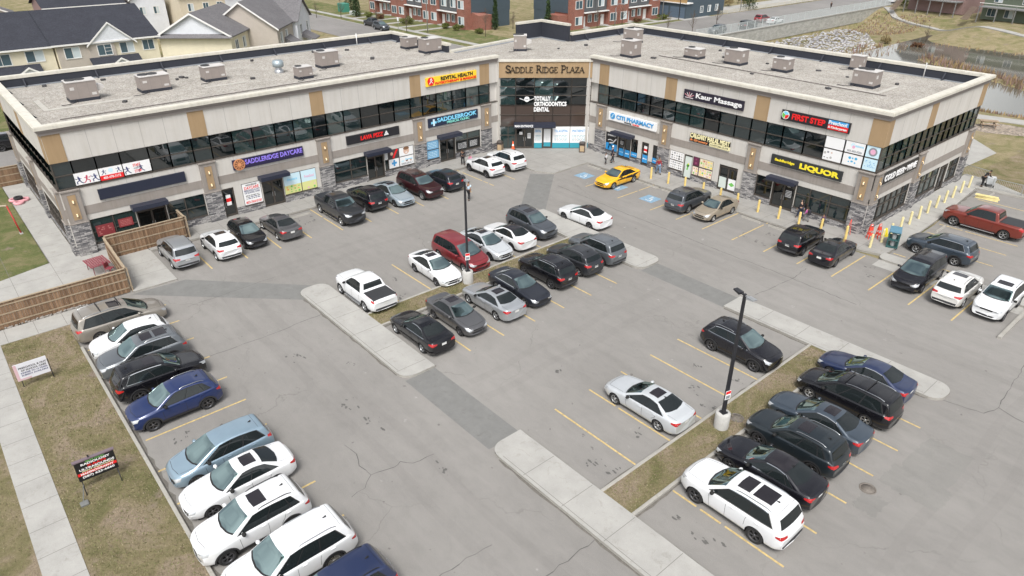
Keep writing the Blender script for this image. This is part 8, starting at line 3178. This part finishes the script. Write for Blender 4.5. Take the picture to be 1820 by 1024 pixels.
for x, y, h, m, lab in ((-155.6, 88.6, 1.5, "bush", "olive bush in front of the second brick house from the left"), (-150.4, 89.3, 1.3, "red", "russet bush on the lawn between two brick house doors"), (-139.6, 89.7, 1.8, "bush", "large olive bush beside the street lamp before the brick houses"),
                        (-129.2, 92.4, 1.4, "bush", "dark round bush near the slate end wall of the left brick row"), (-125.0, 92.7, 1.5, "bush", "yellow-green hedge bush at the corner lawn of the left brick row"), (-118.9, 93.4, 1.2, "bush", "small bush behind the roof parapet between the brick rows"),
                        (-108.4, 131.0, 1.2, "red", "russet bush under the window of the right brick row"), (-107.5, 139.0, 1.5, "bush", "olive bush at the driveway beside the right brick row"), (-83.0, 209.0, 2.4, "bush", "olive willow bush at the far end of the retaining wall"),
                        (-66, 163, 1.8, "dry", "straw-coloured thicket on the far pond bank"), (-58.5, 160, 1.5, "red", "reddish thicket at the far pond edge"), (-112, 172, 2.4, "dry", "dry brush on the slope beside the avenue path"), (-116, 190, 2.6, "dry", "larger dry brush farther up the avenue slope"), (-114, 182, 1.6, "bush", "green brush between dry shrubs on the avenue slope")):
    plant("shrub", x, y, h, lab, m, ground_z(x, y))
for x, y, h, r, lab in ((-157.9, 87.1, 8.5, 1.3, "dark spruce by the kerb at the left end of the brick houses"), (-121.0, 99.5, 8.0, .9, "narrow dark cypress in front of the left slate end wall"), (-113.2, 107.5, 7.0, 1.0, "narrow dark cypress in front of the right slate end wall"),
                        (-164.0, 74.5, 4.0, .9, "small fir at the corner of the grey-roofed house"), (-171, 93, 7.5, 2.2, "bushy evergreen behind the green utility box"), (-104.5, 170, 9, 2.0, "tall evergreen beside the avenue beyond the garages"), (-12.5, 78.0, 1.6, .8, "small fir beyond the railing at the right edge")):
    plant("fir", x, y, h, lab, "fir", 0, r)
for x, y, h, lab in ((-92.5, 121.5, 5, "bare sapling left of the grey-blue SUV on the avenue"), (-88.3, 124.0, 5.5, "bare sapling right of the grey-blue SUV on the avenue"), (-92.5, 138.5, 5, "bare sapling beside the charcoal SUV on the avenue"), (-126, 98, 4.5, "thin bare sapling near the left slate wall"), (-119.3, 103, 4, "pale bare sapling between the brick rows"), (-20.8, 96.4, 4, "bare young tree by the picnic table"), (-148, 86.6, 4, "bare sapling at the kerb before the brick houses"), (-163, 79.2, 4, "bare sapling by the sign at the rear street"), (-158, 83, 5, "bare tree on the street verge behind the parked dark pickup"), (-130, 83, 5.5, "bare tree on the verge right of the grey SUV in the rear street"), (-115, 92, 6, "bare tree on the lawn between the two brick rows"), (-107.8, 117, 5, "bare tree before the slate end of the right brick row"), (-107.8, 125, 5, "bare tree before the middle of the right brick row"), (-110, 165, 6, "bare tree on the slope beside the avenue path"), (-113, 178, 7, "taller bare tree up the slope beside the avenue"), (-60, 168, 4, "bare shrub-like tree on the far pond bank")):
    plant("bare", x, y, h, lab, None, ground_z(x, y))

# ---------------------------------------------------------------- houses
SH_DARK, SH_GREY = m_shingle("shingle_dark", (0.038, 0.040, 0.050)), m_shingle("shingle_grey", (0.145, 0.14, 0.145))
Y_SID, B_SID, W_SID = m_lap("siding_yellow", (0.72, 0.655, 0.50)), m_lap("siding_beige", (0.46, 0.41, 0.36)), m_lap("siding_white", (0.66, 0.68, 0.72))
C_SID, M_SID, SL_SID, GR_SID = m_lap("siding_cream", (0.60, 0.53, 0.41)), m_lap("siding_mauve", (0.27, 0.18, 0.17)), m_lap("siding_slate", (0.060, 0.085, 0.105)), m_lap("siding_green", (0.13, 0.16, 0.115))
BRICK = m_brick("brick_red", (0.28, 0.095, 0.062), (0.215, 0.07, 0.05), (0.30, 0.22, 0.18))
TRIMW = mat("house_trim", (0.72, 0.71, 0.69), 0.6)
HGLASS = mat("house_glass", (0.06, 0.10, 0.12), 0.04, ior=1.6)
CURT = mat("house_blind", (0.50, 0.56, 0.58), 0.5)


def hwin(t, F, u, z, w, h, cross=False):
    f, p = MB(), MB()
    for (a, c, e, g) in ((u - w / 2 - .1, u + w / 2 + .1, z - .1, z), (u - w / 2 - .1, u + w / 2 + .1, z + h, z + h + .1), (u - w / 2 - .1, u - w / 2, z, z + h), (u + w / 2, u + w / 2 + .1, z, z + h), (u - .03, u + .03, z, z + h)):
        f.box(a, c, .005, .07, e, g, F=F)
    if cross:
        for k in (1, 2):
            f.box(u + .03, u + w / 2, .03, .06, z + h * k / 3 - .02, z + h * k / 3 + .02, F=F)
    p.face([F(u - w / 2, .02, z), F(u, .02, z), F(u, .02, z + h), F(u - w / 2, .02, z + h)], 0)
    p.face([F(u, .02, z), F(u + w / 2, .02, z), F(u + w / 2, .02, z + h), F(u, .02, z + h)], 1)
    o = f.build("window", TRIMW, t)
    p.build("pane", [HGLASS, CURT if ro.random() < .6 else HGLASS], o)


def gable_house(name, label, x, y, rz, W, D, eave, ridge, wall, roof, axis='u', wins=(), gable=None, over=.45, lower=None):
    """front wall on local y=0 facing -y, width W along x, depth D; ridge along u (x) or d (y)"""
    t = thing(name, label, "house", (x, y, 0), rz)
    b = MB()
    b.box(0, W, 0, D, -.1, eave)
    b.build("walls", wall, t)
    o, th = over, .16
    r = MB()
    g = MB()
    k = (ridge - eave)
    if axis == 'u':
        s = k / (D / 2)
        for y0, y1, z0, z1 in ((-o, D / 2, eave - o * s, ridge), (D + o, D / 2, eave - o * s, ridge)):
            r.hexa([(-o, y0, z0), (W + o, y0, z0), (W + o, y1, z1), (-o, y1, z1), (-o, y0, z0 + th), (W + o, y0, z0 + th), (W + o, y1, z1 + th), (-o, y1, z1 + th)])
        for xx in (0.01, W - .01):
            g.face([(xx, 0, eave), (xx, D, eave), (xx, D / 2, ridge)])
        r.box(-o - .02, W + o + .02, -o - .08, -o, eave - o * s - .06, eave - o * s + th, 1)
    else:
        s = k / (W / 2)
        for x0, x1, z0, z1 in ((-o, W / 2, eave - o * s, ridge), (W + o, W / 2, eave - o * s, ridge)):
            r.hexa([(x0, -o, z0), (x0, D + o, z0), (x1, D + o, z1), (x1, -o, z1), (x0, -o, z0 + th), (x0, D + o, z0 + th), (x1, D + o, z1 + th), (x1, -o, z1 + th)])
            r.hexa([(x0, -o - .06, z0 - .12), (x0, -o - .005, z0 - .12), (x1, -o - .005, z1 - .12), (x1, -o - .06, z1 - .12), (x0, -o - .06, z0 + th), (x0, -o - .005, z0 + th), (x1, -o - .005, z1 + th), (x1, -o - .06, z1 + th)], 1)
        for yy in (-.01, D):
            g.face([(0, yy, eave), (W, yy, eave), (W / 2, yy, ridge)])
    r.build("roof", [roof, TRIMW], t)
    for q in range(2):
        h_ = MB()
        h_.face(g.v[3 * q:3 * q + 3])
        h_.build("gable", gable or wall, t)
    fr = dict(f=frame(0, 0, 1, 0, 0, -1), r=frame(W, 0, 0, 1, 1, 0), l=frame(0, D, 0, -1, -1, 0))
    for (sd, u, z, w, h) in wins:
        hwin(t, fr[sd], u, z, w, h)
    return t


R90 = pi / 2
tA = gable_house("town_house", "yellow town house with dark roof at the left edge behind the plaza", -120, -12, R90, 29.6, 20, 5.6, 9.2, Y_SID, SH_DARK, 'u', [("f", 23.2, 3.65, 2.1, 1.4), ("f", 27.2, 3.75, 2.1, 1.4), ("f", 18.2, 3.65, 1.9, 1.4), ("f", 12, 3.65, 1.9, 1.4)])
tB = gable_house("town_house", "yellow and beige town house with white front gable and dark porch roof", -119.6, 17.8, R90, 13.7, 19.6, 5.7, 9.25, Y_SID, SH_DARK, 'u', [("f", 9.3, 3.75, 1.8, 1.4), ("f", 12.3, 3.85, 1.5, 1.35)])
for (t, u0, u1, a, c, m_) in ((tB, .1, 4.1, .02, .10, B_SID), (tB, 4.1, 7.6, .02, .26, B_SID)):
    b = MB()
    b.box(u0, u1, -c, -a + .02, -.1, 5.35)
    b.build("bay", m_, t)
hwin(tB, frame(0, -.27, 1, 0, 0, -1), 6.2, 3.75, 1.8, 1.4, True)
hwin(tB, frame(0, -.11, 1, 0, 0, -1), 2.0, 3.75, 1.9, 1.4)


def porch_gable(t, u0, u1, z0, zp, dp, m, roof, back=1.5):
    b = MB()
    uc = (u0 + u1) / 2
    for a in (u0 - .3, u1 + .3):
        za = z0 - .3 * (zp - z0) / (uc - u0)
        b.hexa([(a, -dp - .15, za), (a, back, za), (uc, back, zp), (uc, -dp - .15, zp), (a, -dp - .15, za + .14), (a, back, za + .14), (uc, back, zp + .14), (uc, -dp - .15, zp + .14)])
        b.hexa([(a, -dp - .22, za - .1), (a, -dp - .155, za - .1), (uc, -dp - .155, zp - .1), (uc, -dp - .22, zp - .1), (a, -dp - .22, za + .15), (a, -dp - .155, za + .15), (uc, -dp - .155, zp + .15), (uc, -dp - .22, zp + .15)], 1)
    b.build("dormer_roof", [roof, TRIMW], t)
    b = MB()
    b.face([(u0, -dp, z0), (u1, -dp, z0), (uc, -dp, zp)])
    b.build("dormer_gable", m, t)


porch_gable(tB, 4.2, 10.4, 5.35, 8.1, .45, W_SID, SH_DARK, 6)
for t, u0, u1 in ((tB, 3.9, 10.6), (tA, 22.0, 27.5)):
    b = MB()
    b.hexa([(u0, -2.0, 2.4), (u1, -2.0, 2.4), (u1, -.28, 3.3), (u0, -.28, 3.3), (u0, -2.0, 2.55), (u1, -2.0, 2.55), (u1, -.28, 3.5), (u0, -.28, 3.5)])
    b.build("porch_roof", SH_DARK, t)
    porch_gable(t, u0 + 2.4, u0 + 5.2, 2.4, 3.3, 2.0, W_SID, SH_DARK, 1)
AN = atan2(.76, .65)
tC = gable_house("corner_house", "yellow house with wide white gable and grey roof behind the plaza", -119.8, 31.9, AN, 10.9, 13, 5.6, 8.7, Y_SID, SH_GREY, 'd', [("r", 2.2, 3.1, 1.2, 1.5), ("r", 5.6, 3.1, 1.2, 1.5)], W_SID)
b = MB()
b.hexa([(-.4, -.8, 5.25), (11.3, -.8, 5.25), (11.3, 0, 5.65), (-.4, 0, 5.65), (-.4, -.8, 5.35), (11.3, -.8, 5.35), (11.3, 0, 5.8), (-.4, 0, 5.8)])
b.build("eave_roof", SH_GREY, tC)
tD = gable_house("corner_house", "beige house with grey shingle roof and plain gable end beside the yellow one", -122.6, 40.6, AN, 10.9, 18, 5.6, 9.4, B_SID, SH_GREY, 'd', [("r", 2.0, 3.0, 1.1, 1.6), ("r", 5.0, 3.0, 1.1, 1.6), ("r", 11.0, 3.0, 1.1, 1.6), ("r", 14.2, 3.0, 1.1, 1.6)])
for t, u in ((tD, 9.0),):
    F = frame(10.9, 9, 0, 1, 1, 0)
    b = MB()
    b.box(10.85, 11.7, 9, 17.6, -.1, 5.6)
    b.build("bay", W_SID, t)
    b = MB()
    b.face([(11.7, 9, 5.6), (11.7, 17.6, 5.6), (11.7, 13.3, 8.6)])
    b.build("bay_gable", W_SID, t)
    b = MB()
    for y0 in (8.6, 18.0):
        b.hexa([(12.1, y0, 5.3), (12.1, 13.3, 8.65), (4, 13.3, 8.65), (4, y0, 5.3), (12.1, y0, 5.45), (12.1, 13.3, 8.8), (4, 13.3, 8.8), (4, y0, 5.45)])
    b.build("bay_roof", SH_GREY, t)
    for u in (2.2, 6.4):
        hwin(t, frame(11.7, 9, 0, 1, 1, 0), u, 3.0, 1.1, 1.6)
    for y0, dx in ((3.5, .9), (11.2, 1.6)):
        b = MB()
        b.hexa([(10.9, y0, 2.6), (12.4 + dx, y0, 2.0), (12.4 + dx, y0 + 3.6, 2.0), (10.9, y0 + 3.6, 2.6), (10.9, y0, 3.6), (12.4 + dx, y0, 2.15), (12.4 + dx, y0 + 3.6, 2.15), (10.9, y0 + 3.6, 3.6)])
        b.build("porch_roof", SH_GREY, t)
gable_house("back_house", "beige house with brown-edged double gable at the top left corner", -168, 6.0, R90, 15, 12, 4.6, 8.2, B_SID, SH_GREY, 'd')
gable_house("back_house", "mauve-walled house behind the dark roof ridge", -160, 24, R90, 13.5, 12, 6.5, 8.5, M_SID, SH_DARK, 'u', [("f", 9.5, 4.6, .8, .8), ("f", 12.2, 4.4, 1.6, 1.0), ("f", 3, 4.4, 1.6, 1.0)])
gable_house("back_house", "white house with small windows behind the mauve one", -161, 39, R90, 6.5, 12, 7.0, 9.5, W_SID, SH_GREY, 'd', [("f", 2, 4, 1, 1.3), ("f", 4.6, 4, 1, 1.3), ("f", 2, 1, 1, 1.3)])
gable_house("back_house", "cream three storey house behind the grey roofs", -155, 46.5, R90, 9.0, 12, 7.5, 10, C_SID, SH_DARK, 'u', [("f", 2, 4.6, 1, 1.3), ("f", 5, 4.6, 1, 1.3), ("f", 7.8, 4.6, 1, 1.3), ("f", 3, 1.4, 1, 1.3)])
gable_house("back_house", "dark-roofed white house peeping over the grey roof ridges", -172, 57.5, R90, 14, 12, 5.6, 9, W_SID, SH_DARK, 'u')


def row_house(label, x, y, rz, W, end=None, mirror=False):
    """three storey brick row house, front on local y=0 facing -y"""
    t = thing("row_house", label, "row house", (x, y, 0), rz, "brick row houses behind the rear streets")
    m = (lambda u: W - u) if mirror else (lambda u: u)

    def bx(b, u0, u1, y0, y1, z0, z1, mi=0):
        a, c = m(u0), m(u1)
        b.box(min(a, c), max(a, c), y0, y1, z0, z1, mi)
    b = MB()
    b.box(0, W, 0, 11, -.1, 9.6)
    b.build("walls", BRICK, t)
    b = MB()
    bx(b, .05, W * .46, -1.0, .02, -.1, 9.9)
    b.build("brick_bay", BRICK, t)
    b = MB()
    bx(b, W * .50, W - .05, -.55, .02, 3.3, 9.4)
    b.build("grey_bay", mat("bay_grey", (0.085, 0.09, 0.095), 0.7), t)
    b = MB()
    bx(b, W * .46 + .02, W - .02, -1.25, .02, 3.0, 3.16)
    b.build("porch_canopy", TRIMW, t)
    F = frame(0, -1.0, 1, 0, 0, -1)
    F2 = frame(0, 0, 1, 0, 0, -1)
    F3 = frame(0, -.55, 1, 0, 0, -1)
    for z in (.9, 4.1, 7.2):
        hwin(t, F, m(W * .24), z, 1.9, 1.5)
    for z in (4.1, 7.2):
        hwin(t, F3, m(W * .75), z, 1.7, 1.5)
    hwin(t, F2, m(W * .86), 1.0, 1.0, 1.4)
    b = MB()
    bx(b, W * .52, W * .66, -.05, .02, .05, 2.25)
    b.build("door", TRIMW, t)
    b = MB()
    bx(b, W * .48, W * .70, -1.3, -.06, -.05, .18)
    b.build("door_step", CONC, t)
    if end is not None:
        b = MB()
        u = W + .03 if end > 0 else -.03
        b.box(min(u, u + end * .1), max(u, u + end * .1), .5, 11.2, 3.2, 9.8, 0)
        b.box(min(u, u + end * .06), max(u, u + end * .06), 4.5, 11.1, -.1, 3.2, 0)
        b.build("slate_end_wall", SL_SID, t)
        b = MB()
        b.hexa([(min(u, u + end * 2.4), .6, -.1), (max(u, u + end * 2.4), .6, -.1), (max(u, u + end * 2.4), 4.3, -.1), (min(u, u + end * 2.4), 4.3, -.1), (min(u, u + end * 2.4), .6, 2.9 if end < 0 else 3.4), (max(u, u + end * 2.4), .6, 2.9), (max(u, u + end * 2.4), 4.3, 2.9), (min(u, u + end * 2.4), 4.3, 2.9)])
        b.build("brick_lean_to", BRICK, t)
    return t


for k in range(6):
    row_house("brick row house facing the rear street, " + ("leftmost", "second from the left", "third from the left", "fourth from the left", "fifth from the left", "at the slate end wall")[k], -164 + 6.6 * k, 95.2, 0, 6.6, 1 if k == 5 else None, k % 2 == 1)
for k in range(4):
    row_house("brick row house facing the rear avenue, " + ("at the slate end wall", "second from the slate end", "third from the slate end", "next to the garages")[k], -110.6, 111.3 + 7.2 * k, R90, 7.2, -1 if k == 0 else None, k % 2 == 1)
t = thing("garage_block", "slate garage block with blue-grey doors and wooden balcony", "building", (-114.5, 143.5, 0))
b = MB()
b.box(0, 10, 0, 15, -.1, 3.2)
b.box(0, 10, 2.0, 15, 3.2, 9)
b.build("walls", SL_SID, t)
for x in (.6, 5.4):
    b = MB()
    for k in range(4):
        b.box(x, x + 4.2, -.04, .02, .05 + .6 * k, .62 + .6 * k)
    b.build("garage_door", mat("garage_blue", (0.10, 0.14, 0.19), 0.6), t)
b = MB()
b.box(-.2, 10.3, -.3, 2.0, 3.2, 3.4, 1)
b.box(0, 10, -.1, 0, 3.4, 4.6, 0)
b.build("balcony", [mat("balcony_wood", (0.42, 0.27, 0.12), 0.7, var=.2), TRIMW], t)
for y in (6, 9, 12):
    hwin(t, frame(10, 0, 0, 1, 1, 0), y, 1.0, 1.0, 1.3)
t = gable_house("pond_house", "green house with grey deck beyond the pond at the top right", -60, 197, -.15, 17, 10, 6, 9, GR_SID, SH_GREY, 'u', [("f", 2.2, .7, 1.8, 1.6), ("f", 6, .7, 1.8, 1.6), ("f", 11, .7, 2.2, 1.6), ("f", 3, 3.8, 1.6, 1.5), ("f", 9, 3.8, 1.6, 1.5), ("f", 14, 3.8, 1.6, 1.5)])
t2 = gable_house("pond_house", "dark brown house with white deck beams beyond the pond path", -79, 203, -.15, 14, 10, 6, 9, M_SID, SH_DARK, 'u', [("f", 3, 3.8, 1.6, 1.5), ("f", 9, 3.8, 1.6, 1.5)])
for tt, W_ in ((t, 17), (t2, 14)):
    b = MB()
    b.box(.5, W_ - .5, -3, -.02, 2.7, 2.9, 0)
    b.box(.5, W_ - .5, -3.05, -2.95, 3.6, 3.72, 1)
    b.build("deck", [mat("deck_grey", (0.20, 0.20, 0.20), 0.8), TRIMW], tt)
    for k in range(5):
        b = MB()
        x = .7 + (W_ - 1.4) * k / 4
        b.box(x - .08, x + .08, -2.95, -2.75, -.6, 2.7)
        b.box(x - .05, x + .05, -3.0, -2.9, 2.9, 3.6)
        b.build("deck_post", MATS["deck_grey"], tt)
    b = MB()
    for k in range(12):
        b.box(-1.2, .3, -3.0 - .28 * k, -2.7 - .28 * k, 2.5 - .22 * k, 2.68 - .22 * k)
    b.build("deck_stair", mat("deck_brown", (0.20, 0.15, 0.12), 0.8), tt)
# street furniture behind
b = MB()
b.rbox(-1.4, 1.4, -.9, .9, 0, 2.0, .06)
b.box(-1.3, 1.3, -.93, -.9, .2, 1.8)
tag(b.build("utility_box", mat("utility_green", (0.05, 0.22, 0.16), 0.6), None, (-168.5, 89.5, 0)), "large green utility box on the verge of the rear street", "utility box")
b = MB()
b.rbox(-1.2, 1.2, -.8, .8, 0, .9, .1)
tag(b.build("utility_box", mat("utility_grey", (0.42, 0.45, 0.43), 0.6), None, (-161.2, 88.4, 0)), "low pale grey utility box beside the dark spruce", "utility box")
for x, y, dx, dy, h, lab in ((-126.7, 86.0, 0, -1, 9, "pale street lamp on the lawn in front of the left brick row"), (-107.0, 138.0, 1, 0, 8.5, "arched street lamp by the right brick row"), (-104.9, 141.5, 1, 0, 9, "dark street lamp post at the driveway by the garages"), (-104.6, 119.0, 1, 0, 5.2, "short pale street lamp with a large head over the roof parapet"), (-104.5, 166, 1, 0, 9, "pale street lamp on the avenue beyond the garages")):
    t = thing("street_lamp", lab, "street lamp", (x, y, 0), 0, "street lamps behind the plaza")
    b = MB()
    b.tube([(0, 0, 0), (0, 0, h * .8), (dx * .3, dy * .3, h * .93), (dx * 1.0, dy * 1.0, h), (dx * 1.9, dy * 1.9, h)], [.10, .08, .06, .05, .045], 8)
    b.build("pole", DARKMETAL if "dark" in lab else STEEL, t)
    b = MB()
    b.rbox(dx * 1.9 - .3 - abs(dx) * .15, dx * 1.9 + .3 + abs(dx) * .15, dy * 1.9 - .25 - abs(dy) * .15, dy * 1.9 + .25 + abs(dy) * .15, h - .10, h + .06, .05)
    b.build("lamp_head", STEEL, t)
b = MB()
b.tube([(0, 0, 0), (0, 0, 2.6)], .04, 6, 0)
b.box(-.3, .3, -.02, .02, 1.9, 2.6, 1)
tag(b.build("street_sign", [STEEL, SWHITE], None, (-133.5, 83.2, 0)), "small white sign on a post at the kerb behind the grey SUV", "street sign")
t = thing("picnic_table", "wooden picnic table on the gravel pad right of the building", "picnic table", (-24.8, 95.4, 0), .5)
WD = mat("picnic_wood", (0.30, 0.22, 0.15), 0.8, var=.2)
for nm, y0, y1, z in (("tabletop", -.4, .4, .74), ("bench", -.85, -.6, .45), ("bench", .6, .85, .45)):
    b = MB()
    b.rbox(-.95, .95, y0, y1, z - .05, z, .01)
    b.build(nm, WD, t)
for x in (-.65, .65):
    b = MB()
    b.hexa([(x - .04, -.85, -.02), (x + .04, -.85, -.02), (x + .04, -.75, -.02), (x - .04, -.75, -.02), (x - .04, -.25, .69), (x + .04, -.25, .69), (x + .04, -.15, .69), (x - .04, -.15, .69)])
    b.hexa([(x - .04, .75, -.02), (x + .04, .75, -.02), (x + .04, .85, -.02), (x - .04, .85, -.02), (x - .04, .15, .69), (x + .04, .15, .69), (x + .04, .25, .69), (x - .04, .25, .69)])
    b.box(x - .039, x + .039, -.8, .8, .34, .40)
    b.build("leg", WD, t)
b = MB()
b.lathe([(0, 0), (.30, 0), (.33, .3), (.33, .6), (.30, .95), (.27, 1.0), (0, 1.0)], (0, 0, 0), 18)
tag(b.build("barrel", mat("barrel_blue", (0.03, 0.30, 0.62), 0.45), None, (-20.6, 96.0, -.03)), "bright blue barrel at the right edge near the picnic table", "barrel")
